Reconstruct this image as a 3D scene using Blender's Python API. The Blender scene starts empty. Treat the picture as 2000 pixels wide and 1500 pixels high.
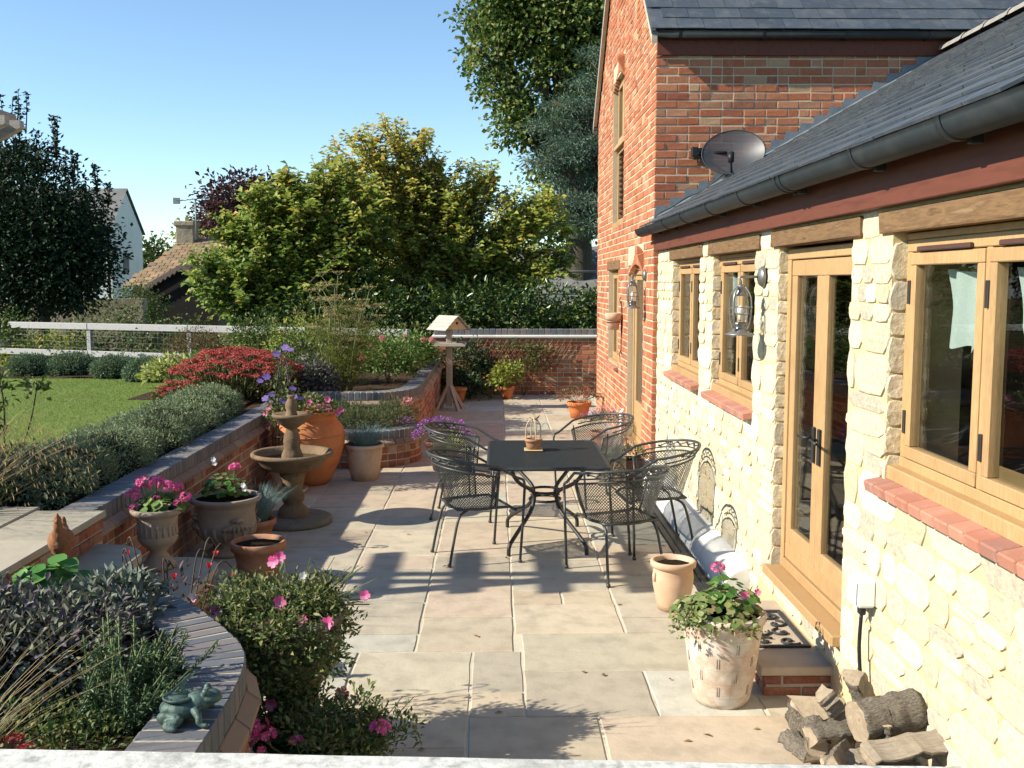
import bpy, math, random
import numpy as np
from mathutils import Vector, Matrix
random.seed(7); rng = np.random.default_rng(11)
R = math.radians
scene = bpy.context.scene
COL = scene.collection

# ---------------------------------------------------------------- camera, sky, sun, exposure
cam_data = bpy.data.cameras.new("camera")
cam = bpy.data.objects.new("camera", cam_data); COL.objects.link(cam)
cam.location = (0, 0, 2.1)
cam.rotation_euler = (R(90 - 5.768), 0, R(-0.864))
cam_data.sensor_width = 36; cam_data.lens = 35.64
cam_data.clip_start = 0.05; cam_data.clip_end = 3000
scene.camera = cam

SUN_EL = R(32.5); SUN_VEC = Vector((-0.972 * math.cos(SUN_EL), -0.235 * math.cos(SUN_EL), math.sin(SUN_EL)))
world = bpy.data.worlds.new("World"); scene.world = world; world.use_nodes = True
wn = world.node_tree.nodes; wn.clear()
sky = wn.new("ShaderNodeTexSky"); sky.sky_type = 'NISHITA'; sky.sun_disc = False
sky.sun_elevation = SUN_EL; sky.sun_rotation = math.atan2(SUN_VEC.x, SUN_VEC.y)
sky.altitude = 100; sky.air_density = 0.85; sky.dust_density = 0.0; sky.ozone_density = 2.0
bg = wn.new("ShaderNodeBackground"); bg.inputs[1].default_value = 0.116
wo = wn.new("ShaderNodeOutputWorld")
tint = wn.new("ShaderNodeMix"); tint.data_type = 'RGBA'; tint.blend_type = 'MULTIPLY'; tint.inputs['Factor'].default_value = 1.0; tint.inputs['B'].default_value = (.97, 1.045, 1.03, 1)   # white balance of the sky
world.node_tree.links.new(sky.outputs[0], tint.inputs['A']); world.node_tree.links.new(tint.outputs['Result'], bg.inputs[0]); world.node_tree.links.new(bg.outputs[0], wo.inputs[0])

sun_data = bpy.data.lights.new("sun", 'SUN'); sun_data.energy = 5.0; sun_data.angle = R(0.53); sun_data.color = (1.0, 0.935, 0.78)
sun = bpy.data.objects.new("sun", sun_data); COL.objects.link(sun)
sun.rotation_euler = (-SUN_VEC).to_track_quat('-Z', 'Y').to_euler()

scene.view_settings.view_transform = 'Standard'; scene.view_settings.look = 'None'
scene.view_settings.exposure = 0.84; scene.view_settings.gamma = 1.0
scene.view_settings.use_curve_mapping = False
scene.render.engine = 'CYCLES'
scene.cycles.use_denoising = True
scene.cycles.max_bounces = 6; scene.cycles.transparent_max_bounces = 12
scene.cycles.caustics_reflective = False; scene.cycles.caustics_refractive = False
scene.cycles.sample_clamp_indirect = 6.0

# ---------------------------------------------------------------- materials
def nd(nt, t, **kw):
    n = nt.nodes.new(t)
    for k, v in kw.items(): setattr(n, k, v)
    return n
def ramp_set(rn, cols, lo=0.0, hi=1.0, interp='LINEAR'):
    e = rn.color_ramp.elements; rn.color_ramp.interpolation = interp
    n = len(cols)
    while len(e) < n: e.new(0.5)
    for i, c in enumerate(cols):
        e[i].position = lo + (hi - lo) * (i / max(1, n - 1)) if n > 1 else 0
        e[i].color = (c[0], c[1], c[2], 1)
def mat(name, cols, mode='noise', scale=6.0, detail=5.0, lo=0.3, hi=0.7, rough=0.8, bump=0.3, bscale=40.0, bdist=0.01,
        dirt=None, dscale=3.0, damt=0.5, rnd=0.0, metal=0.0, spec=0.3, trans=0.0, stretch=None, wave=None, rlo=None, coat=0.0, fine=0.0):
    """procedural material; mode noise: colour from noise, rand: from the piece's own random number, attr: from face attribute r"""
    m = bpy.data.materials.new(name); m.use_nodes = True
    nt = m.node_tree; L = nt.links; nt.nodes.clear()
    out = nd(nt, "ShaderNodeOutputMaterial"); bs = nd(nt, "ShaderNodeBsdfPrincipled")
    geo = nd(nt, "ShaderNodeNewGeometry"); oi = nd(nt, "ShaderNodeObjectInfo")
    pos = geo.outputs['Position']
    if stretch:
        tc = nd(nt, "ShaderNodeTexCoord"); mp = nd(nt, "ShaderNodeMapping"); mp.inputs['Scale'].default_value = stretch
        L.new(tc.outputs['Object'], mp.inputs['Vector'])
        ad = nd(nt, "ShaderNodeVectorMath", operation='ADD'); L.new(mp.outputs[0], ad.inputs[0])
        cm = nd(nt, "ShaderNodeCombineXYZ"); mu = nd(nt, "ShaderNodeMath", operation='MULTIPLY'); mu.inputs[1].default_value = 37.0
        L.new(oi.outputs['Random'], mu.inputs[0]); L.new(mu.outputs[0], cm.inputs[0]); L.new(mu.outputs[0], cm.inputs[2]); L.new(cm.outputs[0], ad.inputs[1])
        pos = ad.outputs[0]
    rs = nd(nt, "ShaderNodeMath", operation='ADD'); L.new(oi.outputs['Random'], rs.inputs[0]); L.new(geo.outputs['Random Per Island'], rs.inputs[1])
    rf = nd(nt, "ShaderNodeMath", operation='FRACT'); L.new(rs.outputs[0], rf.inputs[0])
    nz = nd(nt, "ShaderNodeTexNoise"); nz.inputs['Scale'].default_value = scale; nz.inputs['Detail'].default_value = detail; nz.inputs['Roughness'].default_value = 0.6
    L.new(pos, nz.inputs['Vector'])
    rp = nd(nt, "ShaderNodeValToRGB")
    if mode == 'noise':
        src = nz.outputs['Fac']
        if wave:
            wv = nd(nt, "ShaderNodeTexNoise"); wv.inputs['Scale'].default_value = wave; wv.inputs['Detail'].default_value = 3
            L.new(pos, wv.inputs['Vector'])
            mx = nd(nt, "ShaderNodeMath", operation='MULTIPLY_ADD'); mx.inputs[1].default_value = 0.5; mx.inputs[2].default_value = 0.0
            L.new(nz.outputs['Fac'], mx.inputs[0])
            m2 = nd(nt, "ShaderNodeMath", operation='MULTIPLY_ADD'); m2.inputs[1].default_value = 0.5
            L.new(wv.outputs['Fac'], m2.inputs[0]); L.new(mx.outputs[0], m2.inputs[2]); src = m2.outputs[0]
        ramp_set(rp, cols, lo, hi); L.new(src, rp.inputs[0])
    elif mode == 'rand':
        ramp_set(rp, cols, 0.0, 1.0 - 1.0 / len(cols), 'CONSTANT'); L.new(rf.outputs[0], rp.inputs[0])
    else:
        at = nd(nt, "ShaderNodeAttribute"); at.attribute_name = 'r'
        ramp_set(rp, cols, 0.0, 1.0); L.new(at.outputs['Fac'], rp.inputs[0])
    col = rp.outputs['Color']
    if mode == 'rand' or rnd > 0:
        # own value shift per piece, and a mottling by noise
        h = nd(nt, "ShaderNodeHueSaturation"); L.new(col, h.inputs['Color'])
        a = nd(nt, "ShaderNodeMath", operation='MULTIPLY'); a.inputs[1].default_value = 7.31; L.new(rf.outputs[0], a.inputs[0])
        b = nd(nt, "ShaderNodeMath", operation='FRACT'); L.new(a.outputs[0], b.inputs[0])
        c = nd(nt, "ShaderNodeMath", operation='MULTIPLY_ADD'); c.inputs[1].default_value = rnd; c.inputs[2].default_value = 1 - rnd / 2
        L.new(b.outputs[0], c.inputs[0]); L.new(c.outputs[0], h.inputs['Value']); col = h.outputs['Color']
    if fine > 0:
        mm = nd(nt, "ShaderNodeMix", data_type='RGBA', blend_type='MULTIPLY'); mm.inputs['Factor'].default_value = fine
        r2 = nd(nt, "ShaderNodeValToRGB"); ramp_set(r2, [(0.35, 0.35, 0.35), (1, 1, 1), (1.25, 1.25, 1.25)], 0.3, 0.7)
        n2 = nd(nt, "ShaderNodeTexNoise"); n2.inputs['Scale'].default_value = bscale; n2.inputs['Detail'].default_value = 6; L.new(pos, n2.inputs['Vector'])
        L.new(n2.outputs['Fac'], r2.inputs[0]); L.new(col, mm.inputs['A']); L.new(r2.outputs['Color'], mm.inputs['B']); col = mm.outputs['Result']
    if dirt:
        n3 = nd(nt, "ShaderNodeTexNoise"); n3.inputs['Scale'].default_value = dscale; n3.inputs['Detail'].default_value = 8; n3.inputs['Roughness'].default_value = 0.65
        L.new(geo.outputs['Position'], n3.inputs['Vector'])
        r3 = nd(nt, "ShaderNodeValToRGB"); ramp_set(r3, [(0, 0, 0), (1, 1, 1)], 0.5, 0.7); L.new(n3.outputs['Fac'], r3.inputs[0])
        f3 = nd(nt, "ShaderNodeMath", operation='MULTIPLY'); f3.inputs[1].default_value = damt; L.new(r3.outputs['Color'], f3.inputs[0])
        m3 = nd(nt, "ShaderNodeMix", data_type='RGBA'); m3.inputs['B'].default_value = (*dirt, 1)
        L.new(f3.outputs[0], m3.inputs['Factor']); L.new(col, m3.inputs['A']); col = m3.outputs['Result']
    L.new(col, bs.inputs['Base Color'])
    bs.inputs['Roughness'].default_value = rough; bs.inputs['Metallic'].default_value = metal
    bs.inputs['Specular IOR Level'].default_value = spec
    if coat: bs.inputs['Coat Weight'].default_value = coat; bs.inputs['Coat Roughness'].default_value = 0.15
    if rlo is not None:
        rr = nd(nt, "ShaderNodeMapRange"); rr.inputs['To Min'].default_value = rlo; rr.inputs['To Max'].default_value = rough
        rr.inputs['From Min'].default_value = 0.35; rr.inputs['From Max'].default_value = 0.65
        L.new(nz.outputs['Fac'], rr.inputs['Value']); L.new(rr.outputs[0], bs.inputs['Roughness'])
    if bump > 0:
        nb = nd(nt, "ShaderNodeTexNoise"); nb.inputs['Scale'].default_value = bscale; nb.inputs['Detail'].default_value = 6; nb.inputs['Roughness'].default_value = 0.65
        L.new(pos, nb.inputs['Vector'])
        bp = nd(nt, "ShaderNodeBump"); bp.inputs['Strength'].default_value = bump; bp.inputs['Distance'].default_value = bdist
        L.new(nb.outputs['Fac'], bp.inputs['Height']); L.new(bp.outputs[0], bs.inputs['Normal'])
    sh = bs.outputs[0]
    if trans > 0:
        tr = nd(nt, "ShaderNodeBsdfTranslucent"); L.new(col, tr.inputs['Color'])
        ms = nd(nt, "ShaderNodeMixShader"); ms.inputs[0].default_value = trans
        L.new(sh, ms.inputs[1]); L.new(tr.outputs[0], ms.inputs[2]); sh = ms.outputs[0]
    L.new(sh, out.inputs[0])
    return m
def glass_mat(name, tint=(0.9, 0.93, 0.92), gloss=1.0, wav=0.0):
    m = bpy.data.materials.new(name); m.use_nodes = True; nt = m.node_tree; L = nt.links; nt.nodes.clear()
    out = nd(nt, "ShaderNodeOutputMaterial"); t = nd(nt, "ShaderNodeBsdfTransparent"); t.inputs[0].default_value = (*tint, 1)
    g = nd(nt, "ShaderNodeBsdfGlossy"); g.inputs['Roughness'].default_value = 0.01
    fr = nd(nt, "ShaderNodeFresnel"); 
    gb = nd(nt, "ShaderNodeNewGeometry"); mr = nd(nt, "ShaderNodeMapRange"); mr.inputs['To Min'].default_value = 1.5; mr.inputs['To Max'].default_value = 1 / 1.5   # both faces reflect like the outside of the pane
    L.new(gb.outputs['Backfacing'], mr.inputs['Value']); L.new(mr.outputs[0], fr.inputs[0])
    ml = nd(nt, "ShaderNodeMath", operation='MULTIPLY'); ml.inputs[1].default_value = gloss; ml.use_clamp = True; L.new(fr.outputs[0], ml.inputs[0])
    if wav:
        nb = nd(nt, "ShaderNodeTexNoise"); nb.inputs['Scale'].default_value = 3.0
        ge = nd(nt, "ShaderNodeNewGeometry"); L.new(ge.outputs['Position'], nb.inputs['Vector'])
        bp = nd(nt, "ShaderNodeBump"); bp.inputs['Strength'].default_value = wav; bp.inputs['Distance'].default_value = 0.01
        L.new(nb.outputs['Fac'], bp.inputs['Height']); L.new(bp.outputs[0], g.inputs['Normal'])
    ms = nd(nt, "ShaderNodeMixShader"); L.new(ml.outputs[0], ms.inputs[0]); L.new(t.outputs[0], ms.inputs[1]); L.new(g.outputs[0], ms.inputs[2]); L.new(ms.outputs[0], out.inputs[0])
    return m

# ---------------------------------------------------------------- objects
ORI = {}                                     # world origin of every (unrotated) parent
def tag(o, label=None, cat=None, group=None, kind=None):
    if label: o["label"] = label
    if cat: o["category"] = cat
    if group: o["group"] = group
    if kind: o["kind"] = kind
    return o
def link(o, parent=None):
    COL.objects.link(o)
    if parent is not None: o.parent = parent
    return o
def root(name, label, cat, loc=(0, 0, 0), rz=0.0, group=None):
    o = bpy.data.objects.new(name, None); COL.objects.link(o); o.location = loc; o.rotation_euler = (0, 0, rz)
    o.empty_display_size = 0.1; ORI[o.name] = Vector(loc)
    return tag(o, label, cat, group)
def ori(o): return ORI.get(o.name, Vector((0, 0, 0)))
def inst(name, mesh, parent, loc, rot=(0, 0, 0), sc=(1, 1, 1)):
    """a piece that shares mesh data; loc in world coordinates, parent unrotated"""
    o = bpy.data.objects.new(name, mesh); COL.objects.link(o); o.parent = parent
    o.location = Vector(loc) - ori(parent); o.rotation_euler = rot; o.scale = sc
    return o
def copy_tree(o, parent=None):
    c = o.copy(); COL.objects.link(c); c.parent = parent
    for ch in list(o.children): copy_tree(ch, c)
    return c

class MB:
    def __init__(s): s.v = []; s.f = []; s.sm = []; s.mi = []; s.m = 0
    def add(s, vs, fs, smooth=False):
        b = len(s.v); s.v.extend([tuple(p) for p in vs])
        for f in fs: s.f.append(tuple(b + i for i in f)); s.sm.append(smooth); s.mi.append(s.m)
        return s
    def box(s, x0, x1, y0, y1, z0, z1, M=None):
        vs = [Vector(p) for p in ((x0, y0, z0), (x1, y0, z0), (x1, y1, z0), (x0, y1, z0), (x0, y0, z1), (x1, y0, z1), (x1, y1, z1), (x0, y1, z1))]
        if M is not None: vs = [M @ p for p in vs]
        return s.add(vs, [(3, 2, 1, 0), (4, 5, 6, 7), (0, 1, 5, 4), (1, 2, 6, 5), (2, 3, 7, 6), (3, 0, 4, 7)])
    def cbox(s, x0, x1, y0, y1, z0, z1, c=0.005, M=None):
        """box with chamfered edges"""
        c = min(c, (x1 - x0) * .45, (y1 - y0) * .45, (z1 - z0) * .45)
        vs = []; fs = []
        X = (x0, x0 + c, x1 - c, x1); Y = (y0, y0 + c, y1 - c, y1); Z = (z0, z0 + c, z1 - c, z1)
        idx = {}
        def V(i, j, k):
            if (i, j, k) not in idx: idx[(i, j, k)] = len(vs); vs.append(Vector((X[i], Y[j], Z[k])))
            return idx[(i, j, k)]
        for k, e in ((0, 0), (3, 1)):
            q = [V(1, 1, k), V(2, 1, k), V(2, 2, k), V(1, 2, k)]; fs.append(q if e else q[::-1])
        for i, e in ((0, 0), (3, 1)):
            q = [V(i, 1, 1), V(i, 2, 1), V(i, 2, 2), V(i, 1, 2)]; fs.append(q if e else q[::-1])
        for j, e in ((0, 1), (3, 0)):
            q = [V(1, j, 1), V(2, j, 1), V(2, j, 2), V(1, j, 2)]; fs.append(q if e else q[::-1])
        for (i, io) in ((1, 0), (2, 3)):
            for (j, jo) in ((1, 0), (2, 3)):
                q = [V(io, j, 1), V(i, jo, 1), V(i, jo, 2), V(io, j, 2)]; fs.append(q)
            for (k, ko) in ((1, 0), (2, 3)):
                q = [V(io, 1, k), V(i, 1, ko), V(i, 2, ko), V(io, 2, k)]; fs.append(q)
        for (j, jo) in ((1, 0), (2, 3)):
            for (k, ko) in ((1, 0), (2, 3)):
                q = [V(1, jo, k), V(1, j, ko), V(2, j, ko), V(2, jo, k)]; fs.append(q)
        for (i, io) in ((1, 0), (2, 3)):
            for (j, jo) in ((1, 0), (2, 3)):
                for (k, ko) in ((1, 0), (2, 3)): fs.append([V(io, j, k), V(i, jo, k), V(i, j, ko)])
        if M is not None: vs = [M @ p for p in vs]
        return s.add(vs, fs)
    def lathe(s, prof, n=24, c=(0, 0, 0), smooth=True, wob=0.0, sx=1.0, sy=1.0):
        vs = []; fs = []
        for r, z in prof:
            for i in range(n):
                a = 2 * math.pi * i / n; w = 1 + wob * (random.random() - .5)
                vs.append((c[0] + sx * r * w * math.cos(a), c[1] + sy * r * w * math.sin(a), c[2] + z))
        for k in range(len(prof) - 1):
            for i in range(n):
                j = (i + 1) % n; fs.append((k * n + i, k * n + j, (k + 1) * n + j, (k + 1) * n + i))
        return s.add(vs, fs, smooth)
    def disc(s, r, z, n=24, c=(0, 0, 0), lump=0.0):
        vs = [(c[0], c[1], c[2] + z + lump)]; fs = []
        for rr, lz in ((r * .55, lump * .8), (r, 0)):
            for i in range(n):
                a = 2 * math.pi * i / n; vs.append((c[0] + rr * math.cos(a), c[1] + rr * math.sin(a), c[2] + z + lz + lump * .6 * (random.random() - .5)))
        for i in range(n):
            j = (i + 1) % n; fs.append((0, 1 + i, 1 + j)); fs.append((1 + i, 1 + n + i, 1 + n + j, 1 + j))
        return s.add(vs, fs)
    def tube(s, pts, r, n=6, caps=True, smooth=True, closed=False):
        P = [Vector(p) for p in pts]; m = len(P)
        rr = [r] * m if not hasattr(r, '__len__') else list(r)
        T = []
        for i in range(m):
            a = P[i - 1] if (i > 0 or closed) else P[i]; b = P[(i + 1) % m] if (i < m - 1 or closed) else P[i]
            t = (b - a); T.append(t.normalized() if t.length > 1e-9 else Vector((0, 0, 1)))
        up = Vector((0, 0, 1)) if abs(T[0].z) < .9 else Vector((1, 0, 0))
        N = (up - T[0] * up.dot(T[0])).normalized(); vs = []; fs = []
        for i in range(m):
            N = (N - T[i] * N.dot(T[i]))
            N = N.normalized() if N.length > 1e-6 else T[i].orthogonal().normalized()
            B = T[i].cross(N)
            for k in range(n):
                a = 2 * math.pi * k / n; vs.append(P[i] + (N * math.cos(a) + B * math.sin(a)) * rr[i])
        for i in range(m - 1 + (1 if closed else 0)):
            i2 = (i + 1) % m
            for k in range(n):
                k2 = (k + 1) % n; fs.append((i * n + k, i * n + k2, i2 * n + k2, i2 * n + k))
        if caps and not closed:
            fs.append(tuple(range(n))[::-1]); fs.append(tuple((m - 1) * n + k for k in range(n)))
        return s.add(vs, fs, smooth)
    def prism(s, poly, z0, z1, c=0.0, M=None):
        """extrude a 2D polygon from z0 to z1, top edge chamfered by c"""
        n = len(poly); cx = sum(p[0] for p in poly) / n; cy = sum(p[1] for p in poly) / n
        vs = [Vector((p[0], p[1], z0)) for p in poly]
        if c > 0:
            vs += [Vector((p[0], p[1], z1 - c)) for p in poly]
            ins = []
            for p in poly:
                d = math.hypot(p[0] - cx, p[1] - cy); f = max(0, 1 - c * 1.3 / max(d, 1e-6)); ins.append(Vector((cx + (p[0] - cx) * f, cy + (p[1] - cy) * f, z1)))
            vs += ins; rings = 3
        else:
            vs += [Vector((p[0], p[1], z1)) for p in poly]; rings = 2
        if M is not None: vs = [M @ p for p in vs]
        fs = [tuple(range(n))[::-1], tuple((rings - 1) * n + i for i in range(n))]
        for k in range(rings - 1):
            for i in range(n):
                j = (i + 1) % n; fs.append((k * n + i, k * n + j, (k + 1) * n + j, (k + 1) * n + i))
        return s.add(vs, fs)
    def grid(s, f, nu, nv, smooth=True, closeu=False):
        vs = [f(i / nu, j / nv) for j in range(nv + 1) for i in range(nu + (0 if closeu else 1))]
        w = nu if closeu else nu + 1; fs = []
        for j in range(nv):
            for i in range(nu):
                i2 = (i + 1) % w; fs.append((j * w + i, j * w + i2, (j + 1) * w + i2, (j + 1) * w + i))
        return s.add(vs, fs, smooth)
    def ball(s, c, r, n=10, m=6, sc=(1, 1, 1), wob=0.0):
        return s.grid(lambda u, v: (c[0] + sc[0] * r * (1 + wob * (random.random() - .5)) * math.sin(math.pi * v) * math.cos(2 * math.pi * u),
                                    c[1] + sc[1] * r * (1 + wob * (random.random() - .5)) * math.sin(math.pi * v) * math.sin(2 * math.pi * u),
                                    c[2] + sc[2] * r * math.cos(math.pi * v)), n, m, True, True)
    def mesh(s, name, mats, off=None):
        me = bpy.data.meshes.new(name)
        vs = s.v if off is None else [(p[0] - off[0], p[1] - off[1], p[2] - off[2]) for p in s.v]
        me.from_pydata(vs, [], s.f)
        for mt in (mats if isinstance(mats, (list, tuple)) else [mats]): me.materials.append(mt)
        me.polygons.foreach_set("use_smooth", s.sm)
        if any(s.mi): me.polygons.foreach_set("material_index", s.mi)
        me.update()
        return me
    def part(s, name, mt, parent, world=False, kind=None, label=None):
        o = bpy.data.objects.new(name, s.mesh(name, mt, ori(parent) if world else None)); COL.objects.link(o); o.parent = parent
        if world: ORI[o.name] = Vector(ori(parent))
        return tag(o, label, None, None, kind)
    def thing(s, name, mt, label, cat, loc=(0, 0, 0), rz=0.0, group=None, kind=None):
        o = bpy.data.objects.new(name, s.mesh(name, mt)); COL.objects.link(o); o.location = loc; o.rotation_euler = (0, 0, rz)
        return tag(o, label, cat, group, kind)

def smooth_path(pts, k=6, closed=False):
    P = [Vector(p) for p in pts]; n = len(P); out = []
    rngi = range(n if closed else n - 1)
    for i in rngi:
        p0 = P[(i - 1) % n] if (closed or i > 0) else P[0]; p1 = P[i]; p2 = P[(i + 1) % n]; p3 = P[(i + 2) % n] if (closed or i < n - 2) else P[-1]
        for j in range(k):
            t = j / k; out.append(.5 * ((2 * p1) + (p2 - p0) * t + (2 * p0 - 5 * p1 + 4 * p2 - p3) * t * t + (3 * p1 - p0 - 3 * p2 + p3) * t ** 3))
    if not closed: out.append(P[-1])
    return out

# ---------------------------------------------------------------- leaves: two folded triangles each, one mesh per crown
def norm_rows(a): return a / np.maximum(np.linalg.norm(a, axis=1, keepdims=True), 1e-9)
def leaf_arrays(C, D, Nn, L, W, fold=0.25):
    """C base points, D leaf directions, Nn approximate normals, L lengths, W widths"""
    n = len(C); D = norm_rows(D); Nn = norm_rows(Nn - D * np.sum(Nn * D, axis=1, keepdims=True)); S = np.cross(D, Nn)
    L = np.broadcast_to(L, (n,))[:, None]; W = np.broadcast_to(W, (n,))[:, None]
    base = C; tip = C + D * L - Nn * L * .12; mid = C + D * L * .5
    l = mid + S * W * .5 + Nn * W * fold; r = mid - S * W * .5 + Nn * W * fold
    V = np.stack([base, l, tip, r], axis=1).reshape(-1, 3)
    i = np.arange(n)[:, None] * 4
    F = np.concatenate([i + np.array([[0, 1, 2]]), i + np.array([[0, 2, 3]])], axis=1).reshape(-1, 3)
    return V, F
def tri_mesh(name, V, F, rr, mt):
    me = bpy.data.meshes.new(name); nf = len(F)
    me.vertices.add(len(V)); me.vertices.foreach_set("co", V.astype(np.float32).ravel())
    me.loops.add(nf * 3); me.loops.foreach_set("vertex_index", F.astype(np.int32).ravel())
    me.polygons.add(nf); me.polygons.foreach_set("loop_start", np.arange(0, nf * 3, 3, dtype=np.int32))
    me.update(calc_edges=True)
    at = me.attributes.new("r", 'FLOAT', 'FACE'); at.data.foreach_set("value", np.asarray(rr, np.float32))
    me.materials.append(mt)
    return me
def leaf_obj(name, C, D, Nn, L, W, mt, parent, rr=None, fold=0.25, kind="stuff", world=True):
    C = np.asarray(C, float)
    if world: C = C - np.array(ori(parent))
    V, F = leaf_arrays(C, np.asarray(D, float), np.asarray(Nn, float), np.asarray(L, float), np.asarray(W, float), fold)
    n = len(C); rr = rng.random(n) if rr is None else np.asarray(rr)
    o = bpy.data.objects.new(name, tri_mesh(name, V, F, np.repeat(rr, 2), mt)); COL.objects.link(o); o.parent = parent
    if kind: o["kind"] = kind
    return o
def rand_dirs(n):
    return norm_rows(rng.normal(size=(n, 3)))
def clump_leaves(cent, rad, n, flat=1.0, out_from=None, droop=0.0, hol=0.5):
    """n leaves in a clump: points on and in an ellipsoid, directions outwards with noise"""
    u = rand_dirs(n); r = rad * (hol + (1 - hol) * rng.random(n)) ** 1.0
    p = u * r[:, None]; p[:, 2] *= flat
    C = np.asarray(cent)[None, :] + p
    D = u * .8 + rng.normal(size=(n, 3)) * .6
    if out_from is not None: D += norm_rows(C - np.asarray(out_from)[None, :]) * .6
    D[:, 2] -= droop
    Nn = u * .5 + np.array([[0, 0, .9]]) + rng.normal(size=(n, 3)) * .5
    return C, D, Nn
# ================================================================ materials of the setting
BRICKS = [(0.407, 0.144, 0.072), (0.349, 0.107, 0.055), (0.456, 0.186, 0.101), (0.388, 0.13, 0.068), (0.475, 0.218, 0.129), (0.301, 0.093, 0.054), (0.427, 0.158, 0.081), (0.417, 0.256, 0.147), (0.398, 0.135, 0.066), (0.349, 0.175, 0.105), (0.446, 0.167, 0.087), (0.378, 0.121, 0.06), (0.436, 0.176, 0.092), (0.272, 0.112, 0.068), (0.369, 0.125, 0.064)]
m_brick = mat("house_brick", BRICKS, 'rand', rnd=.28, rough=.9, bump=.55, bscale=70, bdist=.006, dirt=(.46, .33, .23), dscale=18, damt=.25, fine=.4, spec=.15)
m_wbrick = mat("garden_brick", [(.30, .115, .070), (.35, .145, .09), (.27, .10, .07), (.37, .18, .12), (.33, .125, .07), (.25, .10, .07), (.36, .25, .18)], 'rand', rnd=.25, rough=.92, bump=.5, bscale=70, bdist=.006, dirt=(.42, .36, .28), dscale=9, damt=.4, fine=.35, spec=.15)
m_blue = mat("blue_coping_brick", [(.115, .118, .13), (.14, .13, .135), (.10, .11, .125), (.16, .14, .135), (.125, .13, .145)], 'rand', rnd=.25, rough=.62, bump=.35, bscale=80, bdist=.004, dirt=(.22, .2, .18), dscale=12, damt=.35, spec=.35)
m_cant = mat("cant_brick", [(.27, .20, .15), (.31, .22, .16), (.24, .17, .13)], 'rand', rnd=.2, rough=.85, bump=.4, bscale=70, bdist=.005, dirt=(.2, .18, .14), dscale=10, damt=.4, spec=.2)
m_mortar = mat("brick_mortar", [(.43, .35, .24), (.53, .44, .31), (.48, .40, .28)], scale=9, rough=.95, bump=.5, bscale=120, bdist=.004, spec=.1)
m_gmortar = mat("grey_mortar", [(.36, .32, .25), (.48, .43, .34)], scale=12, rough=.95, bump=.5, bscale=120, bdist=.004, spec=.1)
m_stone = mat("limestone", [(.59, .52, .38), (.62, .56, .42), (.56, .49, .35), (.64, .58, .44), (.57, .48, .32), (.46, .415, .325), (.60, .53, .39), (.58, .51, .36)], 'rand', rnd=.2, rough=.95, bump=.8, bscale=38, bdist=.015, dirt=(.44, .39, .30), dscale=14, damt=.35, fine=.3, spec=.1)
m_smortar = mat("lime_mortar", [(.48, .375, .215), (.54, .43, .26), (.50, .395, .235)], scale=7, rough=.95, bump=.7, bscale=90, bdist=.006, spec=.1)
m_oak = mat("oak_joinery", [(.33, .195, .085), (.43, .275, .135), (.38, .235, .105), (.46, .30, .155)], scale=4, stretch=(16, 16, 1.4), rough=.55, bump=.2, bscale=14, bdist=.003, spec=.3, rnd=.14, dirt=(.24, .135, .06), dscale=2.3, damt=.4, fine=.25)
m_beam = mat("weathered_oak_beam", [(.09, .05, .026), (.20, .12, .062), (.14, .082, .043), (.24, .155, .09)], scale=3.2, stretch=(9, 1.1, 9), rough=.85, bump=.5, bscale=10, bdist=.006, spec=.15, rnd=.15)
m_slate = mat("roof_slate", [(.060, .070, .085), (.066, .077, .092), (.056, .066, .081), (.072, .081, .094), (.063, .073, .088)], 'rand', rnd=.18, rough=.5, rlo=.36, bump=.35, bscale=22, bdist=.004, dirt=(.16, .16, .145), dscale=7, damt=.45, spec=.45, fine=.25)
m_lead = mat("lead_sheet", [(.11, .135, .165), (.19, .215, .24), (.14, .165, .195)], scale=8, rough=.5, metal=.2, bump=.2, bscale=14, bdist=.004)
m_gutter = mat("gutter_iron", [(.022, .028, .033), (.030, .037, .043)], scale=6, rough=.58, bump=.08, bscale=60, bdist=.002, dirt=(.07, .075, .07), dscale=6, damt=.3, spec=.3)
m_fascia = mat("red_stained_board", [(.085, .025, .015), (.135, .042, .025), (.105, .032, .019)], scale=2.5, stretch=(8, .8, 8), rough=.6, bump=.15, bscale=12, bdist=.002, spec=.3)
m_ridge = mat("ridge_tile", [(.19, .175, .16), (.28, .26, .235)], scale=9, rough=.85, bump=.4, bscale=60)
m_glass = glass_mat("window_glass", wav=.06)
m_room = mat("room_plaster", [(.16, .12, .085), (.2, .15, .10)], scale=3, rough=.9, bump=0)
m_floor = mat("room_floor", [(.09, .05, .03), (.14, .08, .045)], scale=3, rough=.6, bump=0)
m_iron = mat("black_iron", [(.018, .018, .02), (.028, .027, .028)], scale=30, rough=.5, bump=.15, bscale=120, bdist=.001, spec=.4)
SLABS = [(.465, .375, .275), (.46, .37, .28), (.445, .395, .30), (.475, .395, .29), (.46, .435, .365), (.47, .375, .285), (.45, .38, .285), (.49, .415, .31), (.455, .365, .275), (.43, .38, .30), (.42, .365, .285)]
m_slab = mat("sandstone_slab", SLABS, 'rand', rnd=.16, rough=.75, rlo=.6, bump=.5, bscale=7, bdist=.014, dirt=(.31, .265, .20), dscale=3.4, damt=.35, fine=.28, spec=.25)
m_joint = mat("slab_joint", [(.26, .24, .17), (.50, .45, .35), (.56, .50, .39), (.34, .31, .23)], scale=2.6, rough=.95, bump=.5, bscale=60, bdist=.004)
m_soil = mat("garden_soil", [(.035, .022, .014), (.07, .045, .028), (.05, .033, .02)], scale=18, rough=.98, bump=.9, bscale=45, bdist=.03, spec=.1)
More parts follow.
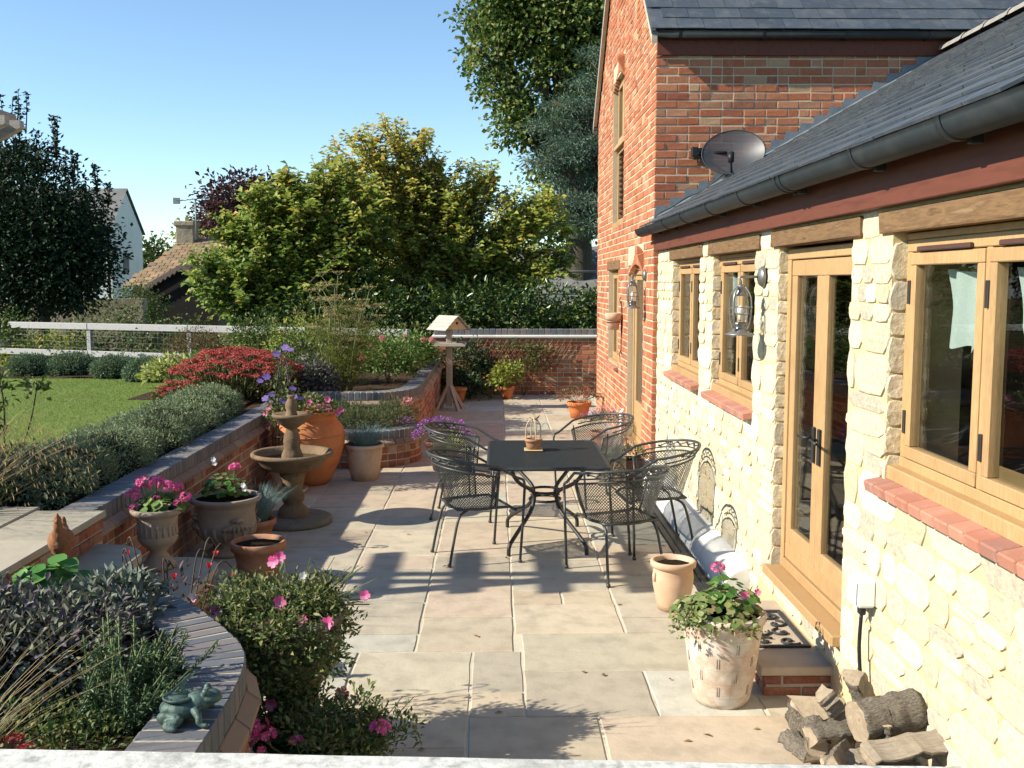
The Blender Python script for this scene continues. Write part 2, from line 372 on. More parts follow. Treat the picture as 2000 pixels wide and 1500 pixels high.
m_lawn = mat("lawn_turf", [(.115, .17, .036), (.15, .205, .047), (.13, .185, .04), (.19, .205, .066)], scale=1.3, detail=8, rough=.95, bump=.6, bscale=160, bdist=.02, spec=.1, fine=.4)
m_field = mat("rough_grass_ground", [(.06, .085, .02), (.10, .12, .035)], scale=.4, rough=.95, bump=.4, bscale=20)
m_white = mat("white_plastic", [(.78, .79, .78), (.82, .82, .81)], scale=4, rough=.35, bump=0, spec=.5)
m_render = mat("white_render", [(.60, .60, .57), (.72, .71, .67), (.66, .65, .61)], scale=5, rough=.8, bump=.25, bscale=18, bdist=.006, dirt=(.42, .4, .35), dscale=5, damt=.35)

# ================================================================ brickwork helpers
_bm = {}
def brick_mesh(Lq, h, d, mt, var):
    key = (round(Lq, 2), round(h, 3), round(d, 3), mt.name, var)
    if key not in _bm:
        r = random.Random(hash(key[:3]) % 9999 + var); L = max(.02, round(Lq, 2)); c = .005
        b = MB(); j = lambda a: a + r.uniform(-.0025, .0025); q = .004
        out = [(-L / 2 + c, 0, c), (L / 2 - c, 0, c), (L / 2 - c, 0, h - c), (-L / 2 + c, 0, h - c)]
        mid = [(-L / 2, q, 0), (L / 2, q, 0), (L / 2, q, h), (-L / 2, q, h)]
        bk = [(-L / 2, d, 0), (L / 2, d, 0), (L / 2, d, h), (-L / 2, d, h)]
        vs = [(j(x), y + r.uniform(-.002, .002), j(z)) for x, y, z in out] + [(x + r.uniform(-.002, .002), y, z + r.uniform(-.002, .002)) for x, y, z in mid] + bk
        fs = [(0, 1, 2, 3)] + [(4 + i, 4 + (i + 1) % 4, (i + 1) % 4, i) for i in range(4)] + [(8 + i, 8 + (i + 1) % 4, 4 + (i + 1) % 4, 4 + i) for i in range(4)]
        b.add(vs, fs); _bm[key] = b.mesh("brick", mt)
    return _bm[key]
def bond(length, z0, z1, course, st=.230, hd=.115, joint=.0145, holes=(), clip=None, seed=1, mix=.45):
    """list of bricks (u0,u1,z0,z1) in mixed bond, cut at holes (u0,u1,z0,z1)"""
    r = random.Random(seed); res = []; k = 0; z = z0
    while z < z1 - .02:
        h = min(course, z1 - z)
        segs = [(0.0, length)]
        for (a, b, c, d) in holes:
            if c < z + h * .5 < d:
                n = []
                for s, e in segs:
                    if b <= s or a >= e: n.append((s, e))
                    else:
                        if a > s: n.append((s, a))
                        if b < e: n.append((b, e))
                segs = n
        for s, e in segs:
            u = s; first = True
            while u < e - .012:
                L = (st if k % 2 == 0 else hd) if first else (hd if r.random() < mix else st)
                first = False
                u1 = u + L
                if e - u1 < .06: u1 = e
                if clip is None or clip((u + u1) / 2, z + h / 2): res.append((u, min(u1, e) - joint, z, z + h - joint))
                u = u1
        z += course; k += 1
    return res
def lay(bricks, pt, parent, mt, d=.06, z_off=0.0, max_parts=300, key=None, name="brick", proud=.004):
    """pt(u) -> (x, y, angle); the first max_parts (by key) are parts, the rest one joined part of kind stuff"""
    if key: bricks = sorted(bricks, key=key)
    rest = MB()
    for i, (u0, u1, z0, z1) in enumerate(bricks):
        x, y, a = pt((u0 + u1) / 2); p = random.uniform(-proud, proud)
        nx, ny = math.sin(a), -math.cos(a)
        if i < max_parts:
            inst(name, brick_mesh(u1 - u0, z1 - z0, d, mt, i % 3), parent, (x + nx * p, y + ny * p, z0 + z_off), (0, 0, a))
        else:
            M = Matrix.Translation((x + nx * p, y + ny * p, z0 + z_off)) @ Matrix.Rotation(a, 4, 'Z')
            L = (u1 - u0) / 2; h = z1 - z0; c = .004
            vs = [(-L + c, 0, c), (L - c, 0, c), (L - c, 0, h - c), (-L + c, 0, h - c), (-L, c, 0), (L, c, 0), (L, c, h), (-L, c, h), (-L, d, 0), (L, d, 0), (L, d, h), (-L, d, h)]
            rest.add([M @ Vector(v) for v in vs], [(0, 1, 2, 3)] + [(4 + q, 4 + (q + 1) % 4, (q + 1) % 4, q) for q in range(4)] + [(8 + q, 8 + (q + 1) % 4, 4 + (q + 1) % 4, 4 + q) for q in range(4)])
    if rest.v: rest.part("far_brickwork", mt, parent, world=True, kind="stuff")
class Path:
    """arc-length path in plan; outward is to the right of travel"""
    def __init__(s, pts, k=10):
        s.P = [Vector((p[0], p[1], 0)) for p in (smooth_path([(q[0], q[1], 0) for q in pts], k) if (len(pts) > 2 and k) else pts)]
        s.S = [0.0]
        for a, b in zip(s.P, s.P[1:]): s.S.append(s.S[-1] + (b - a).length)
        s.L = s.S[-1]
    def __call__(s, u):
        u = min(max(u, 0), s.L - 1e-6); i = 0
        lo, hi = 0, len(s.S) - 2
        while lo < hi:
            m = (lo + hi + 1) // 2
            if s.S[m] <= u: lo = m
            else: hi = m - 1
        a, b = s.P[lo], s.P[lo + 1]; t = (u - s.S[lo]) / max(1e-9, s.S[lo + 1] - s.S[lo]); p = a.lerp(b, t); d = b - a
        return p.x, p.y, math.atan2(d.y, d.x)
def wall_core(path, z0, z1, thick, mt, parent, name="mortar_core", inset=.006, n=60):
    b = MB()
    for i in range(n + 1):
        x, y, a = path(path.L * i / n); nx, ny = math.sin(a), -math.cos(a)
        b.v += [(x - nx * inset, y - ny * inset, z0), (x - nx * inset, y - ny * inset, z1), (x - nx * (thick - inset), y - ny * (thick - inset), z1), (x - nx * (thick - inset), y - ny * (thick - inset), z0)]
        if i < n:
            o = i * 4
            for q in range(4):
                b.f.append((o + q, o + (q + 1) % 4, o + 4 + (q + 1) % 4, o + 4 + q)); b.sm.append(False); b.mi.append(0)
    b.f += [(0, 1, 2, 3), (n * 4 + 3, n * 4 + 2, n * 4 + 1, n * 4)]; b.sm += [False] * 2; b.mi += [0] * 2
    return b.part(name, mt, parent, world=True)
def coping(path, z0, z1, depth, pitch, parent, mt, over=0.0, u0=0.0, u1=None, name="coping_brick", lift=.0015):
    u1 = path.L if u1 is None else u1; n = int((u1 - u0) / pitch); pitch = (u1 - u0) / n; ms = []
    for v in range(3):
        b = MB(); b.cbox(-pitch / 2 + .0055, pitch / 2 - .0055, -over, depth - over, 0, z1 - z0, .005)
        b.v = [(p[0] + random.uniform(-.0008, .0008), p[1] + random.uniform(-.0015, .0015), p[2] + random.uniform(-.0008, .0008)) for p in b.v]; ms.append(b.mesh(name, mt))
    for i in range(n):
        x, y, a = path(u0 + pitch * (i + .5)); inst(name, ms[i % 3], parent, (x, y, z0 + random.uniform(-lift, lift)), (random.uniform(-.003, .003), random.uniform(-.003, .003), a))
def cant_course(path, z0, z1, parent, mt, out=.045, pitch=.225, u0=0.0, u1=None):
    u1 = path.L if u1 is None else u1; n = max(1, int((u1 - u0) / pitch)); pitch = (u1 - u0) / n; h = z1 - z0; w = pitch / 2 - .004
    b = MB(); b.add([(-w, .0, h), (w, .0, h), (w, -out, h * .38), (-w, -out, h * .38), (w, -out, 0), (-w, -out, 0), (w, .1, 0), (-w, .1, 0), (w, .1, h), (-w, .1, h)],
                    [(0, 1, 8, 9), (3, 2, 1, 0), (5, 4, 2, 3), (7, 6, 4, 5), (9, 8, 6, 7), (1, 2, 4, 6, 8), (9, 7, 5, 3, 0)])
    me = b.mesh("cant_brick", mt)
    for i in range(n):
        x, y, a = path(u0 + pitch * (i + .5)); inst("cant_brick", me, parent, (x, y, z0), (0, random.uniform(-.006, .006), a))

# ================================================================ ground, lawn, patio
def sheet(name, poly, z, mt, kind="structure"):
    b = MB(); b.add([(p[0], p[1], z if len(p) < 3 else p[2]) for p in poly], [tuple(range(len(poly)))]); o = b.thing(name, mt, None, None); o["kind"] = kind; return o
sheet("ground", [(-900, -300), (900, -300), (900, 1800), (-900, 1800)], -.06, m_field)
# lawn: gently falling away from the wall towards the fence
b = MB()
def lawn_z(x, y): return .70 - max(0, y - 9) * .022 + .015 * math.sin(x * .9 + y * .5)
b.grid(lambda u, v: (-16 + 13.1 * u, 4.9 + 15 * v, lawn_z(-16 + 13.1 * u, 4.9 + 15 * v)), 40, 40)
lawn = b.thing("lawn", m_lawn, None, None, kind="structure")
b = MB(); b.box(-16, -2.46, 4.5, 20.2, -.05, .12); b.box(-3.3, -2.62, 6.2, 12.6, .1, .665); b.box(-4.6, -1.22, 12.62, 19.4, .1, .645); b.prism([(-4.3, .6), (-1.08, .6), (-1.08, 3.0), (-1.1, 3.42), (-1.3, 3.85), (-1.55, 4.2), (-1.95, 4.36), (-4.3, 4.45)], -.05, .66)
b.box(-2.9, -2.6, 6.2, 12.7, .1, .668)
b.thing("flower_bed", m_soil, None, None, kind="structure")
b = MB()
b.grid(lambda u, v: (-2.9 - .55 * u - (.9 * math.sin(v * 2.2)) * u * v, 10.6 + 5.9 * v, .69 - .05 * v + .02 * random.random()), 8, 24)
b.grid(lambda u, v: (-16 + 11.6 * u, 16.3 + 3.6 * v, .56 - .1 * v + .03 * random.random()), 40, 12)
b.thing("border_soil", m_soil, None, None, kind="structure")

patio = sheet("patio", [(-2.46, 1.5), (1.8, 1.5), (1.8, 18.86), (-2.46, 18.86)], -.006, m_joint)
rects = [(-.79, -.14, 5.03, 5.61), (-.14, .14, 5.03, 5.61), (-.14, .14, 4.73, 5.03), (.14, 1.2, 5.31, 5.9), (.14, .79, 4.73, 5.31), (.79, 1.32, 4.73, 5.31),
         (1.2, 1.68, 5.31, 5.9), (1.32, 1.68, 4.73, 5.31), (-.14, .49, 4.1, 4.73), (.49, 1.4, 4.1, 4.73), (1.4, 1.68, 4.1, 4.73), (-.79, -.14, 4.4, 5.03), (-.79, -.14, 3.8, 4.4),
         (-.14, .42, 3.3, 4.1), (.42, 1.1, 3.5, 4.1), (1.1, 1.68, 3.5, 4.1), (.42, 1.68, 3.0, 3.5), (-.79, -.14, 3.2, 3.8), (-.14, .42, 2.7, 3.3)]
def column(x0, x1, ys):
    for a, c in zip(ys, ys[1:]): rects.append((x0, x1, a, c))
def rows_from(y, ys, end=18.86, seed=0):
    r = random.Random(seed); out = [y] + list(ys)
    while out[-1] < end - .5: out.append(out[-1] + r.choice((.3, .45, .58, .6, .85, .75)))
    out.append(end); return out
column(-.47, .1, rows_from(5.61, (6.2, 7.05, 7.63, 8.44, 8.75), seed=3))
column(.77, 1.38, rows_from(5.9, (6.18, 6.8, 7.1, 7.95), seed=5))
column(1.38, 1.68, rows_from(5.9, (6.5, 7.1), seed=6))
column(-1.05, -.47, rows_from(5.61, (5.9, 6.5, 7.3, 7.65, 8.5), seed=8))
column(-1.75, -1.05, rows_from(5.03, (5.6, 6.4, 7.0, 7.9), seed=9))
column(-2.45, -1.75, rows_from(6.6, (7.2,), seed=12))
column(-1.4, -.79, [3.2, 3.8, 4.45, 5.03]); rects.append((-1.05, -.79, 5.03, 5.61))
yy = rows_from(5.9, (6.45,), seed=14)
rects += [(.1, .43, 6.45, 6.75), (.43, .77, 6.45, 6.75), (.1, .77, 5.9, 6.45), (.1, .77, 6.75, 7.5), (.1, .77, 7.5, 7.9), (.1, .77, 7.9, 8.75)]
column(.1, .77, rows_from(8.75, (), seed=15))
for (x0, x1, y0, y1) in rects:
    g = .007; b = MB(); n = 3
    def jit(p, k=.004): return (p[0] + random.uniform(-k, k), p[1] + random.uniform(-k, k))
    pl = []
    for (a, c) in (((x0 + g, y0 + g), (x1 - g, y0 + g)), ((x1 - g, y0 + g), (x1 - g, y1 - g)), ((x1 - g, y1 - g), (x0 + g, y1 - g)), ((x0 + g, y1 - g), (x0 + g, y0 + g))):
        for i in range(n): pl.append(jit((a[0] + (c[0] - a[0]) * i / n, a[1] + (c[1] - a[1]) * i / n)))
    zt = random.uniform(-.002, .002)
    cx, cy = (x0 + x1) / 2, (y0 + y1) / 2
    b.prism([(p[0] - cx, p[1] - cy) for p in pl], -.03, zt, .004)
    b.part("slab", m_slab, patio).location = (cx, cy, 0)

# ================================================================ brick house behind, gable end to the terrace
HX, HY0, HY1, EZ = 1.65, 10.70, 16.70, 4.72
house = root("brick_house", "tall red brick house with slate roof and gable end beyond the stone cottage", "house", (HX, HY0, 0))
RIDGE_Y = (HY0 + HY1) / 2; PITCH = math.tan(R(42)); RZ = EZ + (RIDGE_Y - HY0) * PITCH
COURSE = .0845
b = MB()      # mortar body: front wall, gable
def gz(y): return EZ + (min(y - HY0, HY1 - y)) * PITCH
def hole_wall(b, u0, u1, ztop, holes, P, t):
    """vertical wall strip mesh with rectangular holes: P(u, w, z) maps to world; w 0 outside face, t inside"""
    us = sorted(set([u0, u1] + [h[0] for h in holes] + [h[1] for h in holes] + ([RIDGE_Y] if ztop is gz else [])))
    for a, c in zip(us, us[1:]):
        m = (a + c) / 2; hs = sorted([h for h in holes if h[0] <= m <= h[1]], key=lambda h: h[2]); z = -.05
        for h in hs:
            vs = [P(a, 0, z), P(c, 0, z), P(c, 0, h[2]), P(a, 0, h[2]), P(a, t, z), P(c, t, z), P(c, t, h[2]), P(a, t, h[2])]
            if h[2] > z + .001: b.add(vs, [(0, 1, 2, 3), (7, 6, 5, 4), (3, 2, 6, 7), (0, 3, 7, 4), (1, 5, 6, 2)])
            z = h[3]
        ta, tc = (ztop(a), ztop(c)) if callable(ztop) else (ztop, ztop)
        vs = [P(a, 0, z), P(c, 0, z), P(c, 0, tc), P(a, 0, ta), P(a, t, z), P(c, t, z), P(c, t, tc), P(a, t, ta)]
        b.add(vs, [(0, 1, 2, 3), (7, 6, 5, 4), (0, 4, 5, 1), (0, 3, 7, 4), (1, 5, 6, 2), (3, 2, 6, 7)])
G_HOLES = [(11.45, 12.80, .12, 2.30), (13.35, 14.62, 2.90, 4.86), (13.80, 15.02, .95, 2.26)]
hole_wall(b, HY0 + .02, HY1, gz, G_HOLES, lambda u, w, z: (HX + .006 + w, u, z), .3)
gable = b.part("gable_wall", m_mortar, house, world=True)
b = MB(); b.box(HX + .01, 7.2, HY0 + .006, HY0 + .3, -.05, EZ - .02); b.box(6.9, 7.2, HY0 + .3, HY1, -.05, EZ); b.box(HX + .31, 7.2, HY1 - .3, HY1, -.05, EZ)
front = b.part("front_wall", m_mortar, house, world=True)
LR_E, LR_Z, LR_T = 1.503, 2.632, .572          # lower roof: eave x, eave z, slope
def lower_roof_z(x): return LR_Z + LR_T * (x - LR_E)
fb = bond(3.3, 0.0, 4.43, COURSE, clip=lambda u, z: z > lower_roof_z(HX + u) - .06 or (u < .13 and z < 2.6), seed=4)
fb = [q for q in fb if q[2] > 0]
lay(fb, lambda u: (HX + u, HY0, 0.0), front, m_brick, max_parts=300, key=lambda q: q[0] > 3.1)
gb = bond(HY1 - HY0, 0.0, RZ, COURSE, holes=[(HY1 - h[1], HY1 - h[0], h[2], h[3] + .24) for h in G_HOLES[:2]] + [(HY1 - G_HOLES[2][1], HY1 - G_HOLES[2][0], .88, 2.40)], clip=lambda u, z: z + .04 < gz(HY1 - u), seed=9)
lay(gb, lambda u: (HX, HY1 - u, -math.pi / 2), gable, m_brick, max_parts=300, key=lambda q: (6.0 - q[0]) * 1.0 + abs(q[2] - 2.1) * .35)
# segmental arches of soldier bricks over the door and the tall window
for (y0, y1, zs, rise) in ((11.45, 12.80, 2.30, .13), (13.35, 14.62, 4.86, .16)):
    n = 16; yc = (y0 + y1) / 2; hw = (y1 - y0) / 2 + .02; rad = (hw * hw + rise * rise) / (2 * rise); zc = zs + rise - rad - .12
    b = MB(); b.cbox(-.036, .036, 0, .1, 0, .225, .005); me = b.mesh("arch_brick", m_brick); amax = math.asin(hw / rad)
    for i in range(n):
        t = -amax + 2 * amax * (i + .5) / n
        inst("arch_brick", me, gable, (HX - .002, yc + math.sin(t) * rad, zc + .12 + math.cos(t) * rad - .13), (-t, 0, -math.pi / 2))
# ---- joinery in the gable
def frame_box(b, x, y0, y1, z0, z1, w, t):
    b.cbox(x, x + t, y0, y1, z0, z0 + w, .004); b.cbox(x, x + t, y0, y1, z1 - w, z1, .004)
    b.cbox(x + .0015, x + t - .0015, y0, y0 + w, z0 + w, z1 - w, .004); b.cbox(x + .0015, x + t - .0015, y1 - w, y1, z0 + w, z1 - w, .004)
def casement_window(parent, X, y0, y1, z0, z1, lights, name="window", hinges=True, sillz=.05):
    b = MB(); frame_box(b, X, y0, y1, z0, z1, .05, .07)
    w = (y1 - y0 - .1) / lights
    for i in range(1, lights): b.cbox(X + .002, X + .066, y0 + .05 + w * i - .02, y0 + .05 + w * i + .02, z0 + .05, z1 - .05, .004)
    b.cbox(X - .055, X + .02, y0 - .01, y1 + .01, z0 - sillz, z0 + .012, .006)
    f = b.part(name, m_oak, parent, world=True)
    for i in range(lights):
        a = y0 + .05 + w * i + (.02 if i else .004); c = y0 + .05 + w * (i + 1) - (.02 if i < lights - 1 else .004)
        k = MB(); frame_box(k, X - .006, a, c, z0 + .055, z1 - .055, .052, .05); k.part("casement", m_oak, f, world=True)
        p = MB(); p.box(X + .018, X + .024, a + .05, c - .05, z0 + .105, z1 - .105); p.part("pane", m_glass, f, world=True)
        if hinges:
            h = MB(); h.cbox(X - .012, X + .0, (c - .012), c + .01, z0 + .16, z0 + .26, .002); h.part("hinge", m_iron, f, world=True)
            h = MB(); h.cbox(X - .012, X + .0, (c - .012), c + .01, z1 - .27, z1 - .17, .002); h.part("hinge", m_iron, f, world=True)
            h = MB(); h.cbox(X - .02, X + .0, a + .09, c - .09, z1 - .05, z1 - .03, .004); h.part("trickle_vent", m_vent, f, world=True)
    return f
m_vent = mat("brown_vent", [(.07, .035, .03), (.09, .045, .04)], scale=8, rough=.5, bump=0)
def sill_bricks(parent, X, y0, y1, z, n, drop=.035):
    for i in range(n):
        w = (y1 - y0) / n; b = MB(); b.cbox(-.09, .06, -w / 2 + .004, w / 2 - .004, -.05, 0, .006)
        me = b.mesh("sill_brick", m_sill); o = inst("sill_brick", me, parent, (X, y0 + w * (i + .5), z + random.uniform(-.002, .002)), (0, -.2, 0))
m_sill = mat("sill_brick_red", [(.36, .15, .10), (.42, .19, .13), (.38, .17, .115), (.32, .15, .115)], 'rand', rnd=.2, rough=.85, bump=.4, bscale=70, bdist=.004, dirt=(.45, .36, .3), dscale=15, damt=.35)
casement_window(house, HX + .07, 13.82, 15.0, .97, 2.25, 2, hinges=False)
sill_bricks(house, HX + .02, 13.75, 15.05, .945, 10)
b = MB(); b.cbox(HX - .012, HX + .2, 13.66, 15.14, 2.262, 2.395, .01); b.part("lintel", m_beam, house, world=True)
w = casement_window(house, HX + .07, 13.37, 14.60, 3.98, 4.86, 2, hinges=False)
b = MB(); frame_box(b, HX + .07, 13.37, 14.60, 2.92, 3.93, .05, .07); b.cbox(HX + .0, HX + .16, 13.35, 14.62, 2.84, 2.915, .006); f = b.part("louvred_panel", m_oak, house, world=True)
for i in range(12):
    b = MB(); z = 2.985 + i * .075; b.box(-.02, .035, 13.43, 14.54, -.006, .006, Matrix.Translation((HX + .1, 0, z)) @ Matrix.Rotation(.6, 4, 'Y')); b.part("louvre", m_vent, f, world=True)
b = MB(); b.box(HX + .135, HX + .14, 13.40, 14.57, 2.95, 3.9); b.part("backing", m_vent, f, world=True)
b = MB(); b.prism([(13.37, 0), (14.60, 0), (14.52, .07), (14.3, .12), (13.98, .14), (13.66, .12), (13.45, .07)], 0, .06, 0, Matrix.Translation((HX + .14, 0, 4.865)) @ Matrix(((0, 0, -1, 0), (1, 0, 0, 0), (0, 1, 0, 0), (0, 0, 0, 1)))); b.part("fanlight", m_oak, house, world=True)
# narrow oak door with arched head
b = MB(); frame_box(b, HX + .07, 11.47, 12.78, .14, 2.30, .06, .08); b.cbox(HX - .03, HX + .2, 11.45, 12.80, .10, .138, .006)
b.prism([(11.47, 0), (12.78, 0), (12.7, .07), (12.45, .11), (12.12, .125), (11.8, .11), (11.55, .07)], 0, .06, 0, Matrix.Translation((HX + .14, 0, 2.302)) @ Matrix(((0, 0, -1, 0), (1, 0, 0, 0), (0, 1, 0, 0), (0, 0, 0, 1))))
dr = b.part("door", m_oak, house, world=True)
b = MB(); frame_box(b, HX + .085, 11.532, 12.718, .205, 2.238, .12, .045); b.cbox(HX + .087, HX + .127, 11.652, 12.598, .325, .62, .004); b.part("door_leaf", m_oak, dr, world=True)
b = MB(); b.box(HX + .105, HX + .111, 11.65, 12.6, .62, 2.12); b.part("pane", m_glass, dr, world=True)
b = MB(); b.cbox(HX + .07, HX + .085, 11.57, 11.60, 1.08, 1.26, .003); b.tube([(HX + .06, 11.585, 1.2), (HX + .03, 11.585, 1.2), (HX + .03, 11.69, 1.19)], .008, 6); b.part("handle", m_iron, dr, world=True)
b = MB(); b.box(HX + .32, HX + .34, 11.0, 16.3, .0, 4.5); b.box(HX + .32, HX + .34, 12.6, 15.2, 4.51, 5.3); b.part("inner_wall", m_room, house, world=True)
# ---- roof of the brick house
def slate_roof(parent, o, ax, up, nrow, ncol, w, g, mt, keep=None, key=None, t=.008, L=None, max_parts=300):
    """o eave corner, ax along the eave, up up the slope (unit vectors); slates overlap by lying on the course below"""
    ax = Vector(ax).normalized(); up = Vector(up).normalized(); nr = ax.cross(up).normalized()
    if nr.z < 0: nr = -nr
    L = L or g * 2.0; ms = []
    for v in range(4):
        b = MB(); j = lambda: random.uniform(-.003, .003); hw = w / 2 - .0025
        vs = [(-hw, j() * 1.5, 0), (hw, j() * 1.5, 0), (hw, L, 0), (-hw, L, 0)]; tt = t
        b.add([(x, y, 0) for x, y, z in vs] + [(x, y, tt) for x, y, z in vs], [(3, 2, 1, 0), (4, 5, 6, 7), (0, 1, 5, 4), (1, 2, 6, 5), (2, 3, 7, 6), (3, 0, 4, 7)]); ms.append(b.mesh("slate", mt))
    Mx = Matrix((ax, up, nr)).transposed(); tilt = Matrix.Rotation(-math.atan2(t * 2.2, L), 3, 'X')
    its = []
    for r in range(nrow):
        for c in range(ncol + 1):
            u = (c + (.5 if r % 2 else 0)) * w; v = r * g
            if u > ncol * w: continue
            if keep and not keep(o + ax * u + up * v): continue
            its.append((u, v))
    if key: its.sort(key=lambda q: key(o + ax * q[0] + up * q[1]))
    rest = MB()
    for i, (u, v) in enumerate(its):
        p = o + ax * u + up * v + nr * (t * 2.4 + random.uniform(0, .0025)); rot = (Mx @ tilt @ Matrix.Rotation(random.uniform(-.006, .006), 3, 'Z'))
        if i < max_parts: inst("slate", ms[i % 4], parent, p, rot.to_euler())
        else:
            me = ms[i % 4]; rest.add([p + rot @ vv.co for vv in me.vertices], [tuple(f.vertices) for f in me.polygons])
    if rest.v: rest.part("far_slates", mt, parent, world=True, kind="stuff")
c42 = math.cos(R(42)); s42 = math.sin(R(42)); OV = .16
b = MB()
for sgn, y0 in ((1, HY0 - OV), (-1, HY1 + OV)):
    z0 = EZ - OV * PITCH + .05; yr = RIDGE_Y; zr = RZ + .05
    b.add([(HX - .08, y0, z0), (7.3, y0, z0), (7.3, yr, zr), (HX - .08, yr, zr), (HX - .08, y0, z0 - .03), (7.3, y0, z0 - .03), (7.3, yr, zr - .03), (HX - .08, yr, zr - .03)],
          [(0, 1, 2, 3), (7, 6, 5, 4), (0, 4, 5, 1), (0, 3, 7, 4), (1, 5, 6, 2)])
rf = b.part("roof", m_slate, house, world=True)
slate_roof(rf, Vector((HX - .085 + .135, HY0 - OV - .02, EZ - OV * PITCH + .05)), (1, 0, 0), (0, c42, s42), 13, 20, .272, .21, m_slate, max_parts=300)
b = MB()   # verge boards under the slates along both slopes of the gable
for (ya, yb) in ((HY0 - OV, RIDGE_Y), (HY1 + OV, RIDGE_Y)):
    za = EZ - OV * PITCH; zb = RZ
    b.add([(HX - .075, ya, za + .015), (HX - .075, yb, zb + .015), (HX - .075, yb, zb - .075), (HX - .075, ya, za - .075), (HX - .02, ya, za + .015), (HX - .02, yb, zb + .015), (HX - .02, yb, zb - .075), (HX - .02, ya, za - .075)],
          [(0, 1, 2, 3), (7, 6, 5, 4), (0, 4, 5, 1), (3, 2, 6, 7), (0, 3, 7, 4)])
b.part("verge_board", m_gmortar, house, world=True)
b = MB(); b.cbox(HX + .0, 4.98, HY0 - .032, HY0 - .008, 4.415, 4.60, .004); b.part("fascia_board", m_fascia, house, world=True)
def half_gutter(b, p0, p1, r, out, n=9):
    p0 = Vector(p0); p1 = Vector(p1); out = Vector(out).normalized(); vs = []
    for p in (p0, p1):
        for rr in (r, r - .006):
            for i in range(n):
                a = math.pi * i / (n - 1); vs.append(p + out * (-math.cos(a) * rr) + Vector((0, 0, -math.sin(a) * rr)))
    fs = []
    for i in range(n - 1):
        fs += [(i, i + 1, 2 * n + i + 1, 2 * n + i), (n + i + 1, n + i, 3 * n + i, 3 * n + i + 1), (i + 1, i, n + i, n + i + 1), (2 * n + i, 2 * n + i + 1, 3 * n + i + 1, 3 * n + i)]
    fs += [(0, n, 3 * n, 2 * n), (n - 1, 2 * n - 1, 4 * n - 1, 3 * n - 1)]
    b.add(vs, fs, True)
b = MB(); half_gutter(b, (HX - .07, HY0 - .115, 4.625), (6.6, HY0 - .115, 4.625), .06, (0, 1, 0)); gu = b.part("gutter", m_gutter, house, world=True)
for x in (1.85, 2.7, 3.55, 4.4):
    b = MB(); half_gutter(b, (x, HY0 - .115, 4.626), (x + .035, HY0 - .115, 4.626), .066, (0, 1, 0)); b.box(x, x + .03, HY0 - .06, HY0 - .03, 4.56, 4.60); b.part("gutter_bracket", m_gutter, gu, world=True)
b = MB(); half_gutter(b, (HX - .07, HY1 + .115, 4.6), (6.6, HY1 + .115, 4.6), .06, (0, 1, 0)); b.part("gutter", m_gutter, house, world=True)
# stepped lead flashing up the lower roof
for k in range(22):
    x0 = HX + .02 + k * .1488; zt = 2.89 + k * COURSE; x1 = x0 + .165
    b = MB(); y = HY0 - .006 - (k % 2) * .002
    zl = lower_roof_z(x0 - .06) + .02; zr = lower_roof_z(x1 + .01) + .02
    b.prism([(x0 - .04, zl), (x1 + .03, zr - .02), (x1 + .03, zt + .0), (x1 - .02, zt), (x0 + .0, zt)], 0, .004, 0, Matrix(((1, 0, 0, 0), (0, 0, -1, y), (0, 1, 0, 0), (0, 0, 0, 1)))); b.part("lead_flashing", m_lead, house, world=True)
b = MB(); b.add([(LR_E + .1, HY0 - .01, lower_roof_z(LR_E + .1) + .05), (4.7, HY0 - .01, lower_roof_z(4.7) + .05), (4.7, HY0 - .12, lower_roof_z(4.7) + .038), (LR_E + .1, HY0 - .12, lower_roof_z(LR_E + .1) + .038)], [(0, 1, 2, 3)]); b.part("lead_soaker", m_lead, house, world=True)

# ================================================================ stone cottage along the terrace
SX = 1.70
cott = root("stone_cottage", "low stone cottage with oak windows and slate roof along the terrace", "cottage", (SX, 6.0, 0))
C_HOLES = [(8.48, 9.80, 1.22, 2.31), (6.67, 7.98, 1.22, 2.31), (4.85, 6.12, .33, 2.31), (1.55, 4.36, 1.22, 2.31)]
b = MB(); hole_wall(b, 1.2, HY0 - .004, 2.62, C_HOLES, lambda u, w, z: (SX + w, u, z), .32)
swall = b.part("rubble_wall", m_smortar, cott, world=True)
def stone_mesh(seed):
    r = random.Random(seed); n = 10; b = MB(); ring = []; sh = r.uniform(3.2, 7)
    for i in range(n):
        a = 2 * math.pi * (i + .5) / n; ca, sa = math.cos(a), math.sin(a); k = (abs(ca) ** sh + abs(sa) ** sh) ** (-1 / sh) * r.uniform(.98, 1.08)
        ring.append((ca * k * .5, sa * k * .5))
    vs = [(x, .03, z) for x, z in ring] + [(x, -.009, z) for x, z in ring] + [(x * .94 + r.uniform(-.015, .015), -.014 + r.uniform(-.004, .004), z * .93 + r.uniform(-.015, .015)) for x, z in ring] + [(r.uniform(-.15, .15), -.015 + r.uniform(-.005, .005), r.uniform(-.15, .15))]
    fs = []
    for k in range(2):
        for i in range(n): j = (i + 1) % n; fs.append((k * n + i, k * n + j, (k + 1) * n + j, (k + 1) * n + i))
    for i in range(n): fs.append((2 * n + i, 2 * n + (i + 1) % n, 3 * n))
    b.add(vs, fs, False)
    for k in range(n * 0, n): b.sm[k] = True
    return b.mesh("stone", m_stone)
STONES = [stone_mesh(s) for s in range(16)]
